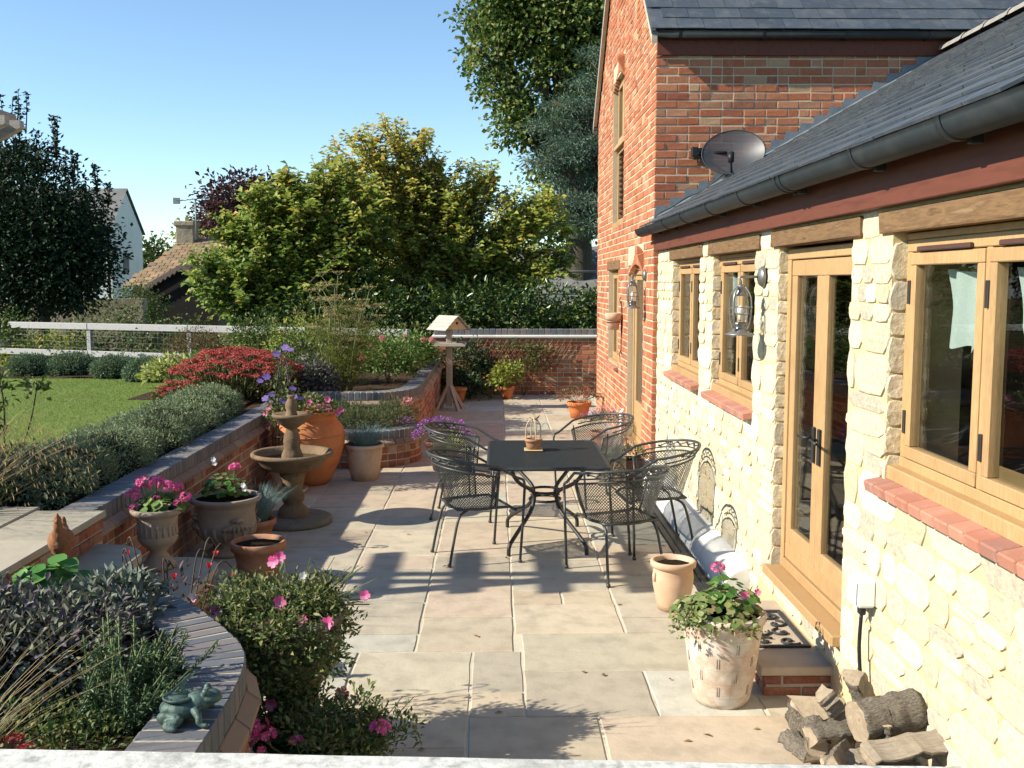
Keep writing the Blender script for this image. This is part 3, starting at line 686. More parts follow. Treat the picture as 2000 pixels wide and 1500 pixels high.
def rubble(u0, u1, z0, z1, holes, seed):
    """coursed rubble: beds of uneven height, stones cut at the openings"""
    r = random.Random(seed); res = []; z = z0
    while z < z1 - .03:
        h = r.choice((.085, .10, .12, .14, .16, .19)); h = min(h, z1 - z)
        if z1 - z - h < .05: h = z1 - z
        segs = [(u0, u1)]
        for (a, bb, c, d) in holes:
            if c - .02 < z + h * .5 < d + .01:
                n = []
                for s, e in segs:
                    if bb <= s or a >= e: n.append((s, e))
                    else:
                        if a > s: n.append((s, a))
                        if bb < e: n.append((bb, e))
                segs = n
        for s, e in segs:
            u = s
            while u < e - .02:
                w = h * r.uniform(.85, 2.3) + .04
                if e - u - w < .09: w = e - u
                if h > .13 and w > .16 and r.random() < .3:      # two small ones stacked
                    k = r.uniform(.4, .6); res.append((u, u + w, z, z + h * k)); res.append((u, u + w, z + h * k, z + h))
                else: res.append((u, u + w, z, z + h))
                u += w
        z += h
    return res
LINT = [(a - .12, c + .12, 2.30, 2.42) for a, c, _, _ in C_HOLES]
st = rubble(3.0, HY0 - .01, 0.0, 2.42, [(a, c, z0 - .03, z1) for a, c, z0, z1 in C_HOLES] + LINT + [(4.6, 6.4, 0, .14)], 21)
st.sort(key=lambda q: (q[0] + q[1]) / 2 - 3.2 * (q[1] - q[0]) * (q[3] - q[2]) * 8)
rest = MB()
for i, (a, c, z0, z1) in enumerate(st):
    w, h = c - a, z1 - z0; g = random.uniform(.004, .016); sc = (max(.03, w - g), random.uniform(.28, .6), max(.03, h - g))
    loc = (SX - .0 + random.uniform(-.006, .004), (a + c) / 2, (z0 + z1) / 2); me = STONES[random.randrange(16)]
    rot = (0, random.uniform(-.03, .03), -math.pi / 2)
    if i < 300: inst("stone", me, swall, loc, rot, sc)
    else:
        M = Matrix.Translation(loc) @ Matrix.Rotation(rot[2], 4, 'Z') @ Matrix.Rotation(rot[1], 4, 'Y') @ Matrix.Diagonal((*sc, 1))
        rest.add([M @ v.co for v in me.vertices], [tuple(f.vertices) for f in me.polygons])
if rest.v: rest.part("far_stones", m_stone, swall, world=True, kind="stuff")
# rough stones of the far reveals (they face the camera)
for (a, c, z0, z1) in C_HOLES[:4]:
    z = z0 - .02
    while z < z1 - .04:
        h = min(random.uniform(.08, .17), z1 - z); me = STONES[random.randrange(16)]
        inst("reveal_stone", me, swall, (SX + .035, c - .004, z + h / 2), (0, random.uniform(-.1, .1), 0), (.08, .5, h - .012)); z += h
for (a, c, _, _) in C_HOLES:
    b = MB(); b.cbox(SX - .022, SX + .26, a - .13, c + .12, 2.305, 2.405, .008)
    b.v = [(p[0] + random.uniform(-.004, .004), p[1], p[2] + random.uniform(-.004, .004)) for p in b.v]; b.part("lintel", m_beam, cott, world=True)
for (a, c, z0, z1), n in zip(C_HOLES, (2, 2, 0, 4)):
    if n:
        casement_window(cott, SX + .06, a + .004, c - .004, 1.29, 2.275, n); sill_bricks(cott, SX + .01, a - .03, c + .05, 1.245, int((c - a) / .115))
        b = MB(); b.cbox(SX + .055, SX + .14, a + .004, c - .004, 2.277, 2.304, .003); b.part("head_trim", m_oak, cott, world=True)
# french door
b = MB(); X = SX + .05; frame_box(b, X, 4.86, 6.11, .36, 2.29, .06, .09); b.cbox(X - .1, X + .12, 4.83, 6.14, .30, .357, .006)
dr = b.part("french_door", m_oak, cott, world=True)
for (a, c, hs) in ((4.922, 5.482, 1), (5.488, 6.048, 0)):
    b = MB(); frame_box(b, X + .012, a, c, .425, 2.225, .092, .045); b.cbox(X + .014, X + .055, a + .092, c - .092, .517, .62, .004); b.part("door_leaf", m_oak, dr, world=True)
    b = MB(); b.box(X + .03, X + .036, a + .09, c - .09, .62, 2.135); b.part("pane", m_glass, dr, world=True)
    b = MB(); yk = c - .045 if hs else a + .045
    b.cbox(X - .004, X + .011, yk - .016, yk + .016, 1.10, 1.30, .003); b.tube([(X - .01, yk, 1.24), (X - .045, yk, 1.24), (X - .048, yk + (.11 if hs == 0 else -.11), 1.235)], .009, 6); b.part("handle", m_iron, dr, world=True)
b = MB(); b.cbox(SX - .055, SX - .012, 1.2, HY0 - .01, 2.418, 2.60, .004); b.part("fascia_board", m_fascia, cott, world=True)
b = MB(); b.box(SX - .05, SX + .2, 1.2, HY0 - .02, 2.60, 2.63); b.part("soffit", m_fascia, cott, world=True)
GX, GZ, GR = SX - .158, 2.646, .076
b = MB(); half_gutter(b, (GX, 1.0, GZ), (GX, HY0 + .16, GZ), GR, (1, 0, 0), 13)
n = 13; vs = [(GX - math.cos(math.pi * i / (n - 1)) * GR, HY0 + .16, GZ - math.sin(math.pi * i / (n - 1)) * GR) for i in range(n)]; b.add(vs, [tuple(range(n))]); gu = b.part("gutter", m_gutter, cott, world=True)
for y in (10.0, 9.1, 8.2, 7.2, 6.25, 5.4, 5.32, 4.25, 3.4):
    b = MB(); half_gutter(b, (GX, y, GZ + .002), (GX, y + .035, GZ + .002), GR + .007, (1, 0, 0), 13); b.cbox(GX + .03, GX + .075, y, y + .03, GZ - .09, GZ - .06, .003); b.part("gutter_bracket", m_gutter, gu, world=True)
sl = math.sqrt(1 + LR_T ** 2); upv = Vector((1 / sl, 0, LR_T / sl)); RIDX = 4.68
b = MB(); z1 = lower_roof_z(RIDX)
EX = LR_E + .12; EZL = lower_roof_z(EX)
b.add([(EX, 1.0, EZL), (EX, HY0 - .008, EZL), (RIDX, HY0 - .008, z1), (RIDX, 1.0, z1), (EX, 1.0, EZL - .03), (EX, HY0 - .008, EZL - .03), (RIDX, HY0 - .008, z1 - .03), (RIDX, 1.0, z1 - .03),
       (7.8, 1.0, LR_Z), (7.8, HY0 - .008, LR_Z)], [(0, 3, 2, 1), (4, 5, 6, 7), (0, 1, 5, 4), (1, 2, 6, 5), (3, 0, 4, 7), (3, 8, 9, 2)])
rf = b.part("roof", m_slate, cott, world=True)
slate_roof(rf, Vector((LR_E, HY0 - .14, LR_Z)), (0, -1, 0), upv, 18, 29, .255, .2, m_slate, key=lambda p: (p.y - .0) + .15 * (p.x), t=.012)
for i in range(19):
    b = MB(); b.grid(lambda u, v: (RIDX + .14 * math.cos(math.pi * (1 - u)), (v - .5) * .44, .07 + .085 * math.sin(math.pi * u)), 8, 1); b.grid(lambda u, v: (RIDX + .15 * math.cos(math.pi * (1 - u)), .17 + v * .05, .07 + .097 * math.sin(math.pi * u)), 8, 1)
    b.v = [(p[0] - RIDX, p[1], p[2]) for p in b.v]; me = b.mesh("ridge_tile", m_ridge); inst("ridge_tile", me, rf, (RIDX, HY0 - .3 - i * .45, z1 - .06))
# room behind the windows
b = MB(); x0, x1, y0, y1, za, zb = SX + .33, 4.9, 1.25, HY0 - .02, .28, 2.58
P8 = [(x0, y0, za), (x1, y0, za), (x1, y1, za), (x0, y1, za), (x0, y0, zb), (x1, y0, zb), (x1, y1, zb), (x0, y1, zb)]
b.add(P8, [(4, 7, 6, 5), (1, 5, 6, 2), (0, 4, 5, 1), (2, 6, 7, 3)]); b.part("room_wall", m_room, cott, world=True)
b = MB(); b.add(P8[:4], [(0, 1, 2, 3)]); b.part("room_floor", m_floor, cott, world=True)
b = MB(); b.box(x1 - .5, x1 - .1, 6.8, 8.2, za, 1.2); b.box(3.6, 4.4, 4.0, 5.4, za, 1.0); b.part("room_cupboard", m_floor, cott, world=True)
# rounded rendered plinth and slot drain at the foot of the wall
b = MB(); N = 10
b.grid(lambda u, v: (SX - .19 + .20 * (1 - math.cos(u * math.pi / 2)), 6.6 + 4.3 * v, .19 * math.sin(u * math.pi / 2) ** .9), N, 40); b.grid(lambda u, v: (SX - .19 + .20 * (1 - math.cos(u * math.pi / 2)), 6.6, .19 * math.sin(u * math.pi / 2) ** .9 * v), N, 1, False)
b.part("rendered_plinth", m_render, cott, world=True)
drain = root("slot_drain", "narrow black slot drain at the foot of the cottage wall", "drain", (1.43, 8.6, 0))
b = MB(); b.box(1.375, 1.495, 6.3, 10.9, -.02, .002); b.part("channel", m_iron, drain, world=True)
for x in (1.378, 1.432, 1.486):
    b = MB(); b.cbox(x, x + .012, 6.3, 10.9, .0025, .010, .002); b.part("rail", m_gutter, drain, world=True)
# ================================================================ garden walls, steps
WZ = .74
def garden_wall(name, label, pts, zt=WZ, thick=.215, seed=3, k=10, parts=300, cc=.10, cantw=.062, seg=60, course=.0822, mt=None, straight=False):
    path = Path(pts, k) if not straight else Path([Vector((p[0], p[1], 0)) for p in pts])
    x, y, _ = path(path.L / 2); w = root(name, label, "wall", (x, y, 0))
    zc = zt - cc
    wall_core(path, -.05, zc - .002, thick, m_gmortar, w, n=seg)
    bb = bond(path.L, 0.0, zc - cantw, course, st=.225, hd=.11, seed=seed, mix=.5)
    lay(bb, lambda u: path(u), w, mt or m_wbrick, d=.05, max_parts=parts, key=lambda q: path(q[0])[1])
    cant_course(path, zc - cantw, zc - .002, w, m_cant)
    wall_core(path, zc - .001, zt - .0035, thick, m_gmortar, w, name="bedding", inset=.006, n=seg)
    coping(path, zc, zt, thick, .075, w, m_blue)
    return path, w
garden_wall("retaining_wall", "straight brick retaining wall with blue brick coping below the lavender hedge", [(-2.41, 5.98), (-2.41, 12.38)], seed=5, straight=True)
garden_wall("retaining_wall", "curving brick retaining wall with blue brick coping behind the bird table", [(-2.36, 12.42), (-1.9, 12.42), (-1.55, 12.44), (-1.28, 12.55), (-1.09, 12.85), (-1.01, 13.3), (-1.0, 14.5), (-1.0, 16.5), (-1.0, 18.74)], seed=6, k=12)
garden_wall("retaining_wall", "near curved brick retaining wall with the frog sundial on its blue coping", [(-.885, 1.7), (-.88, 2.4), (-.875, 3.1), (-.90, 3.5), (-.97, 3.73), (-1.14, 4.0), (-1.36, 4.28), (-1.62, 4.46), (-1.98, 4.56)], seed=8, k=12)
pc = Path([(-1.58 + .68 * math.cos(R(a)), 11.97 + .68 * math.sin(R(a))) for a in range(-170, 25, 15)], 3)
w = root("half_round_planter", "half round brick planter with dark coping below the curving wall", "planter", (-1.58, 11.9, 0))
wall_core(pc, -.05, .33, .2, m_gmortar, w); lay(bond(pc.L, 0, .268, .0822, st=.11, hd=.11, seed=2), lambda u: pc(u), w, m_wbrick, d=.05)
cant_course(pc, .268, .328, w, m_cant, pitch=.12); wall_core(pc, .33, .416, .2, m_gmortar, w, name="bedding", inset=.006); coping(pc, .33, .42, .2, .072, w, m_blue)
b = MB(); b.prism([(-1.58 + .56 * math.cos(R(a)), 11.97 + .56 * math.sin(R(a))) for a in range(-180, 180, 15)], .1, .36); b.part("planter_soil", m_soil, w, world=True)

fw = root("garden_wall", "red brick garden wall across the far end of the terrace", "wall", (.6, 18.8, 0))
fp = Path([Vector((-1.16, 18.8, 0)), Vector((3.2, 18.8, 0))])
wall_core(fp, -.05, 1.06, .215, m_mortar, fw, n=4); fbk = [q for q in bond(4.36, 0, 1.055, .0835, seed=31) if q[0] < 3.1]
lay(fbk, lambda u: fp(u), fw, m_brick, d=.05, max_parts=300, key=lambda q: -q[2])
b = MB(); b.cbox(-1.2, 3.2, 18.75, 19.06, 1.062, 1.115, .012); b.part("stone_ledge", m_render, fw, world=True)
wall_core(fp, 1.115, 1.205, .215, m_gmortar, fw, name="bedding", inset=.008, n=4); coping(fp, 1.116, 1.222, .215, .113, fw, m_blue, over=.004, u1=3.2)

# steps from the lawn landing down to the terrace
m_flag = mat("stone_flag", [(.34, .30, .23), (.40, .35, .27), (.37, .33, .255)], 'rand', rnd=.15, rough=.8, bump=.4, bscale=8, bdist=.01, dirt=(.26, .24, .18), dscale=4, damt=.45, fine=.3)
stp = root("garden_steps", "stone flag steps with brick risers between the two planted beds", "steps", (-2.1, 5.4, 0))
def rounded(x0, x1, y0, y1, r=.16, n=6):
    p = [(x0, y0), (x1, y0)]
    for i in range(n + 1): a = i * math.pi / 2 / n; p.append((x1 - r + r * math.cos(a), y1 - r + r * math.sin(a)))
    p.append((x0, y1)); return p
for (x1, y0, y1, zt, r) in ((-2.03, 4.6, 5.93, .55, .28), (-1.80, 4.5, 6.62, .28, .24)):
    b = MB(); b.prism(rounded(-2.9, x1, y0, y1, r), zt - .045, zt, .006); b.part("tread", m_flag, stp, world=True)
    b = MB(); b.prism(rounded(-2.9, x1 - .035, y0, y1 - .035, r), zt - .28, zt - .046); rc = b.part("riser_core", m_gmortar, stp, world=True)
    pl = rounded(-2.9, x1 - .03, y0, y1 - .03, r, 10); pp = Path(pl[1:], 0)
    lay(bond(pp.L, zt - .28 + (.0 if zt > .4 else 0.0), zt - .05, .078, st=.2, hd=.1, seed=int(zt * 100)), lambda u: pp(u), rc, m_wbrick, d=.03)
for (x0, x1, y0, y1) in ((-2.75, -2.325, 4.55, 5.28), (-2.75, -2.325, 5.29, 5.98), (-3.4, -2.76, 4.55, 5.45), (-3.4, -2.76, 5.46, 6.08), (-4.1, -3.41, 4.7, 5.6), (-4.1, -3.41, 5.61, 6.1)):
    b = MB(); b.cbox(x0, x1 - .008, y0, y1, .70, .742 + random.uniform(-.002, .002), .006); b.part("landing_flag", m_flag, stp, world=True)
b = MB(); b.box(-4.1, -2.37, 4.55, 6.0, .1, .699); rc = b.part("landing_core", m_gmortar, stp, world=True)
lay(bond(1.45, .56, .70, .07, st=.2, hd=.1, seed=77), lambda u: (-2.355, 4.55 + u, math.pi / 2), rc, m_wbrick, d=.03)

# door step of the cottage
ds = root("door_step", "low stone door step with brick riser under the french door", "step", (1.5, 5.45, 0))
b = MB(); b.cbox(1.33, SX + .05, 4.93, 6.02, .115, .16, .006); b.part("tread", m_slab, ds, world=True)
b = MB(); b.box(1.37, SX, 4.97, 5.98, 0, .114); rc = b.part("riser_core", m_gmortar, ds, world=True)
lay(bond(.36, 0.0, .115, .0575, st=.2, hd=.1, seed=5), lambda u: (1.36 + u, 4.965, 0.0), rc, m_wbrick, d=.03)
lay(bond(1.0, 0.0, .115, .0575, st=.2, hd=.1, seed=6), lambda u: (1.365, 5.97 - u, -math.pi / 2), rc, m_wbrick, d=.03)
# ================================================================ materials of the objects
m_terra = mat("terracotta", [(.30, .12, .06), (.38, .165, .085), (.33, .14, .07)], scale=5, rough=.85, bump=.25, bscale=40, bdist=.004, dirt=(.45, .36, .27), dscale=4, damt=.5, spec=.2)
m_terra_o = mat("orange_terracotta", [(.44, .135, .045), (.52, .18, .065), (.47, .15, .05)], scale=4, rough=.8, bump=.2, bscale=40, bdist=.003, dirt=(.42, .24, .13), dscale=3, damt=.4)
m_terra_p = mat("pale_terracotta", [(.46, .30, .19), (.54, .37, .25), (.42, .25, .155)], scale=4, rough=.88, bump=.3, bscale=40, bdist=.004, dirt=(.58, .52, .44), dscale=3, damt=.6)
m_terra_w = mat("limed_terracotta", [(.56, .48, .41), (.63, .57, .50), (.52, .37, .28), (.60, .54, .47), (.62, .57, .51)], scale=5.0, rough=.9, bump=.35, bscale=35, bdist=.004, dirt=(.27, .28, .20), dscale=4.2, damt=.6)
m_fount = mat("fountain_stone", [(.14, .088, .048), (.20, .135, .08), (.165, .11, .063), (.105, .07, .042)], scale=5, rough=.9, bump=.6, bscale=30, bdist=.01, dirt=(.17, .13, .09), dscale=6, damt=.5, fine=.3)
m_cement = mat("aged_cement", [(.13, .105, .075), (.19, .16, .12), (.155, .13, .095)], scale=6, rough=.92, bump=.5, bscale=40, bdist=.006, dirt=(.2, .19, .13), dscale=4, damt=.5, fine=.3)
m_urn = mat("urn_stone", [(.25, .19, .14), (.33, .26, .195), (.29, .215, .16)], scale=5, rough=.9, bump=.45, bscale=40, bdist=.005, dirt=(.25, .22, .17), dscale=5, damt=.5)
m_compost = mat("compost", [(.014, .010, .007), (.035, .024, .016)], scale=30, rough=1, bump=1, bscale=60, bdist=.02, spec=.05)
m_darkpot = mat("dark_red_pot", [(.085, .030, .022), (.12, .045, .032)], scale=5, rough=.5, bump=.1, bscale=30, spec=.4)
m_greywood = mat("weathered_pine", [(.28, .235, .18), (.38, .33, .27), (.33, .285, .225)], scale=3, stretch=(14, 14, 1.5), rough=.88, bump=.35, bscale=12, bdist=.004, rnd=.15)
m_greywood_x = mat("weathered_board", [(.30, .27, .23), (.42, .39, .34), (.36, .33, .285)], scale=3, stretch=(1.2, 14, 14), rough=.88, bump=.35, bscale=12, bdist=.004, rnd=.15)
m_rail = mat("lichened_rail", [(.30, .29, .26), (.55, .54, .50), (.62, .61, .56), (.44, .42, .38)], scale=26, detail=8, rough=.92, bump=.5, bscale=60, bdist=.004, dirt=(.20, .19, .16), dscale=5, damt=.6, fine=.4)
m_fence = mat("silvered_fence", [(.26, .255, .245), (.38, .37, .36), (.31, .305, .295)], scale=3, stretch=(1, 12, 12), rough=.9, bump=.3, bscale=10, bdist=.004, rnd=.15)
m_bronze = mat("verdigris_bronze", [(.035, .062, .055), (.075, .12, .105), (.05, .085, .075), (.028, .045, .036)], scale=22, rough=.55, bump=.5, bscale=110, bdist=.004, metal=.25, spec=.4)
m_bark = mat("log_bark", [(.06, .048, .036), (.28, .24, .19), (.16, .13, .10), (.36, .32, .27)], scale=5, stretch=(4, 18, 18), rough=.95, bump=1.0, bscale=9, bdist=.02, fine=.5)
m_split = mat("split_wood", [(.22, .175, .13), (.36, .30, .225), (.27, .22, .165), (.42, .36, .285)], scale=3, stretch=(2, 26, 26), rough=.9, bump=.6, bscale=8, bdist=.008, rnd=.35)
m_endg = mat("end_grain", [(.22, .165, .11), (.36, .285, .20), (.28, .215, .15), (.40, .33, .24)], scale=16, rough=.9, bump=.4, bscale=30, bdist=.006, rnd=.3)
m_rubber = mat("black_rubber", [(.025, .027, .03), (.038, .04, .044)], scale=12, rough=.6, bump=.2, bscale=60)
m_lant = mat("galvanised_lantern", [(.20, .19, .185), (.29, .28, .27)], scale=16, rough=.42, metal=.7, bump=.15, bscale=50, bdist=.002)
m_clear = glass_mat("lantern_glass", (.95, .96, .95))
m_rust = mat("rusty_iron", [(.11, .045, .026), (.17, .075, .045)], scale=20, rough=.85, bump=.4, bscale=60, bdist=.003)
m_cane = mat("bamboo_cane", [(.42, .33, .18), (.52, .42, .25)], scale=8, rough=.6, bump=.1)
m_curt = mat("curtain_cloth", [(.62, .70, .66), (.68, .75, .71)], scale=3, rough=.9, bump=.2, bscale=50, bdist=.003, trans=.25)
m_cable = mat("black_cable", [(.012, .012, .013), (.02, .02, .021)], scale=9, rough=.5, bump=0)

# ================================================================ garden table and mesh chairs
def lattice(b, f, nu, nv, w=.006, h=0.0):
    """expanded metal: diagonal bars between the nodes of f(u,v)"""
    G = [[Vector(f(i / nu, j / nv)) for i in range(nu + 1)] for j in range(nv + 1)]
    for j in range(nv):
        for i in range(nu):
            a, c, d, e = G[j][i], G[j][i + 1], G[j + 1][i], G[j + 1][i + 1]
            n = (c - a).cross(d - a)
            n = n.normalized() if n.length > 1e-9 else Vector((0, 0, 1))
            for p, q in ((a, e), (c, d)):
                s = (q - p).cross(n).normalized() * (w / 2)
                if h:
                    k = n * h; b.add([p - s, p + s, q + s, q - s, p - s - k, p + s - k, q + s - k, q - s - k], [(0, 1, 2, 3), (0, 4, 5, 1), (3, 2, 6, 7), (0, 3, 7, 4), (1, 5, 6, 2)])
                else: b.add([p - s, p + s, q + s, q - s], [(0, 1, 2, 3)])
m_tab = mat("table_iron", [(.022, .027, .030), (.032, .038, .041)], scale=20, rough=.45, bump=.1, bscale=100, bdist=.001, spec=.45)
tb = root("garden_table", "black wrought iron mesh garden table with curved legs on the patio", "table", (.39, 8.1, 0))
HW, HD = .455, .655
b = MB(); rr = .09; pl = []
for (cx, cy, a0) in ((HW - rr, HD - rr, 0), (-HW + rr, HD - rr, 90), (-HW + rr, -HD + rr, 180), (HW - rr, -HD + rr, 270)):
    for k in range(5): a = R(a0 + 22.5 * k); pl.append((cx + rr * math.cos(a), cy + rr * math.sin(a), .708))
b.tube(pl, .014, 8, closed=True); b.part("rim", m_tab, tb)
b = MB(); lattice(b, lambda u, v: ((u - .5) * (2 * HW - .02), (v - .5) * (2 * HD - .02), .717), 52, 74, .0036, .0022)
keep = [i for i, f in enumerate(b.f) if all(not (abs(b.v[q][0]) > HW - .045 and abs(b.v[q][1]) > HD - .045) for q in f)]
b.f = [b.f[i] for i in keep]; b.sm = [b.sm[i] for i in keep]; b.mi = [b.mi[i] for i in keep]
b.part("mesh_top", m_tab, tb, kind="stuff")
for sx in (-1, 1):
    for sy in (-1, 1):
        b = MB(); b.tube(smooth_path([(sx * .27, sy * .40, .70), (sx * .265, sy * .39, .62), (sx * .21, sy * .30, .53), (sx * .105, sy * .13, .435), (sx * .092, sy * .10, .36), (sx * .13, sy * .16, .26), (sx * .25, sy * .38, .13), (sx * .295, sy * .455, .07), (sx * .30, sy * .46, .0)], 5), .016, 8); b.part("leg", m_iron, tb)
for z in (.415, .345):
    b = MB(); b.tube([(.125 * math.cos(2 * math.pi * i / 20), .13 * math.sin(2 * math.pi * i / 20), z) for i in range(20)], .011, 6, closed=True); b.part("ring", m_iron, tb)
b = MB(); b.tube([(.03 * math.cos(2 * math.pi * i / 12), .03 * math.sin(2 * math.pi * i / 12), .38) for i in range(12)], .012, 6, closed=True); b.tube([(-.12, 0, .38), (-.03, 0, .38)], .008, 5); b.tube([(.03, 0, .38), (.12, 0, .38)], .008, 5); b.part("hub", m_iron, tb)

CHAIRS = "mesh chairs round the garden table"
def chair():
    c = root("mesh_chair", "", "chair", group=CHAIRS)
    th = lambda u: R(-112 + 224 * u)
    def bot(u): t = th(u); return Vector((-.01 - .225 * math.cos(t), .235 * math.sin(t) * (1 if abs(u - .5) < .4 else 1), .415 + .0 * u))
    def top(u): t = th(u); return Vector((-.03 - .30 * math.cos(t), .318 * math.sin(t), .685 + .055 * math.cos(t)))
    b = MB(); lattice(b, lambda u, v: bot(u).lerp(top(u), v), 46, 13, .0052); b.part("back_mesh", m_iron, c, kind="stuff")
    b = MB()
    for f in (bot, top): b.tube([f(i / 28) for i in range(29)], .008, 6)
    for u in (0, 1): b.tube([bot(u), top(u)], .008, 6)
    b.part("back_frame", m_iron, c, kind="stuff")
    def seat(u, v):
        x = -.215 + .455 * v; hw = .205 + .03 * math.sin(v * 2.2); yy = (u - .5) * 2 * hw
        return (x, yy, .42 - .02 * math.sin(math.pi * u) * math.sin(math.pi * v) - (.03 * max(0, v - .9) / .1 if v > .9 else 0))
    b = MB(); lattice(b, seat, 20, 20, .0052); b.part("seat_mesh", m_iron, c, kind="stuff")
    b = MB(); per = [seat(i / 8, 0) for i in range(8)] + [seat(1, i / 8) for i in range(8)] + [seat(1 - i / 8, 1) for i in range(8)] + [seat(0, 1 - i / 8) for i in range(8)]; b.tube(per, .010, 6, closed=True); b.part("seat_frame", m_iron, c)
    # top rail runs down into the arms and the front legs
    def rim(u): t = R(-118 + 236 * u); return Vector((-.045 - .325 * math.cos(t), .34 * math.sin(t), .765 + .055 * math.cos(t)))
    arc = [rim(i / 24) for i in range(25)]
    for sgn, first in ((-1, True), (1, False)):
        pass
    L = [(.25, -.285, .0), (.272, -.287, .30), (.285, -.290, .56), (.275, -.295, .625), (.22, -.302, .65)]; Rr = [(p[0], -p[1], p[2]) for p in L[::-1]]
    b = MB(); b.tube(smooth_path(L[2:], 4) + arc[1:-1] + smooth_path(Rr[:3], 4), .0105, 7); b.part("top_rail", m_iron, c)
    for q in (L[:3], [(p[0], -p[1], p[2]) for p in L[:3]]):
        b = MB(); b.tube(q, .0105, 7); b.ball((q[0][0], q[0][1], .012), .017, 8, 5); b.part("leg", m_iron, c)
    for s in (-1, 1):
        b = MB(); b.tube(smooth_path([(-.13, s * .19, .41), (-.20, s * .20, .36), (-.245, s * .215, .2), (-.285, s * .225, 0)], 4), .0105, 7); b.ball((-.285, s * .225, .012), .017, 8, 5); b.part("leg", m_iron, c)
        b = MB(); b.tube([(.235, s * .225, .40), (.262, s * .287, .42)], .008, 6); b.part("seat_stay", m_iron, c)
        b = MB(); b.tube(smooth_path([(.05, s * .325, .70), (.04, s * .29, .55), (.03, s * .235, .415)], 4), .008, 6); b.part("stay", m_iron, c)
    mid = lambda u: rim(u) * .4 + top((u - .5) * .96 + .5) * .6
    b = MB(); b.tube([mid(i / 28) for i in range(2, 27)], .006, 5); b.part("lower_rail", m_iron, c)
    for k in range(9):       # leafy scrolls between the two rails
        u = .22 + .07 * k; p, q = rim(u), mid(u); t = (rim(u + .02) - rim(u - .02)).normalized(); d = q - p
        b = MB(); b.tube(smooth_path([p, p + d * .3 + t * .03, p + d * .55 - t * .01, p + d * .8 - t * .035, q], 4), .005, 5)
        b.ball(p + d * .4 + t * .035, .012, 6, 4, (1, 1, .7)); b.ball(p + d * .65 - t * .04, .012, 6, 4, (1, 1, .7)); b.part("scroll", m_iron, c, kind="stuff")
    return c
m_iron_dark = m_iron; m_iron = mat("chair_iron", [(.032, .034, .033), (.048, .051, .048)], scale=30, rough=.42, bump=.1, bscale=120, bdist=.001, spec=.5)
proto = chair(); m_iron = m_iron_dark
spots = [((-.16, 7.63, 0), 20, "black mesh chair at the table's near left corner, seen from its side"),
         ((-.28, 9.02, 0), -6, "black mesh chair at the far left of the table, beside the purple lobelia pot"),
         ((.93, 9.55, 0), 205, "black mesh chair at the far right of the table, nearest the brick house"),
         ((1.24, 7.95, 0), 187, "black mesh chair with its back to the stone cottage wall"),
         ((.87, 7.16, 0), 112, "black mesh chair with its back to the camera, nearest the small clay pot")]
for i, (loc, a, lab) in enumerate(spots):
    o = proto if i == 0 else copy_tree(proto)
    o.location = loc; o.rotation_euler = (0, 0, R(a)); o["label"] = lab

# ================================================================ pots
def pot(name, label, loc, prof, mt, soil=None, n=32, cat="pot", group=None, wob=0.0, body="pot_body"):
    """prof outside profile (r,z) from base to rim; the inside is offset by the wall"""
    o = root(name, label, cat, loc, group=group); t = .018
    rt, zt = prof[-1]
    full = [(0.001, 0.0)] + list(prof) + [(rt - t, zt - .002), (rt - t - .006, zt - .04), (max(.02, rt - t - .02), zt - .12)]
    b = MB(); b.lathe(full, n, wob=wob); b.part(body, mt, o)
    s = zt - .035 if soil is None else soil
    b = MB(); b.disc(rt - t - .004, s, 20, lump=.012); b.part("compost", m_compost, o)
    return o
def taper(r0, r1, h, lip=.03, out=.012):
    return [(r0, 0), (r0 + (r1 - r0) * .5, h * .5), (r1 - .004, h - lip), (r1 + out, h - lip + .004), (r1 + out + .002, h - .006), (r1 + out - .004, h)]
pot_small = pot("clay_pot", "small bulging clay pot filled with bare compost beside the door", (1.13, 6.34, 0), [(.088, 0), (.105, .05), (.128, .16), (.132, .22), (.124, .27), (.128, .282), (.145, .29), (.147, .318), (.138, .326)], m_terra_p, .295)
b = MB(); b.ball((-.125, -.045, .225), .02, 8, 6, (.7, .7, 1.6)); b.part("lug", m_terra_p, pot_small)
pot_tall = pot("tall_pot", "tall limed terracotta pot with incised brick pattern by the door step", (1.13, 4.92, 0), [(.128, 0), (.142, .03), (.165, .16), (.188, .33), (.200, .41), (.212, .425), (.216, .455), (.206, .465)], m_terra_w, .43, n=40)
m_groove = mat("incised_line", [(.22, .17, .14), (.28, .22, .18)], scale=9, rough=.95, bump=0)
def tall_r(z): return np.interp(z, [0, .03, .16, .33, .41], [.128, .142, .165, .188, .200])
for k in range(5):
    z = .06 + k * .075; b = MB(); b.tube([((tall_r(z) - .0005) * math.cos(2 * math.pi * i / 40), (tall_r(z) - .0005) * math.sin(2 * math.pi * i / 40), z) for i in range(40)], .0009, 4, closed=True); b.part("incised_ring", m_groove, pot_tall)
    for q in range(6):
        a0 = 2 * math.pi * (q + (.5 if k % 2 else 0)) / 6 + .2
        if k < 4:
            b = MB()
            for da in (-.03, .03): b.tube([((tall_r(zz) - .0003) * math.cos(a0 + da), (tall_r(zz) - .0003) * math.sin(a0 + da), zz) for zz in (z + .012, z + .064)], .0022, 4)
            b.part("incised_mark", m_groove, pot_tall)
pot_empty = pot("clay_pot", "wide round clay pot of dark compost beside the fountain", (-1.67, 6.97, 0), taper(.125, .178, .30, .06), m_terra, .27)
pot_pale = pot("clay_pot", "pale clay pot of blue fescue grass beside the half round planter", (-1.41, 10.68, 0), [(.135, 0), (.16, .1), (.185, .25), (.195, .345), (.212, .352), (.214, .38), (.203, .388)], m_terra_p, .35)
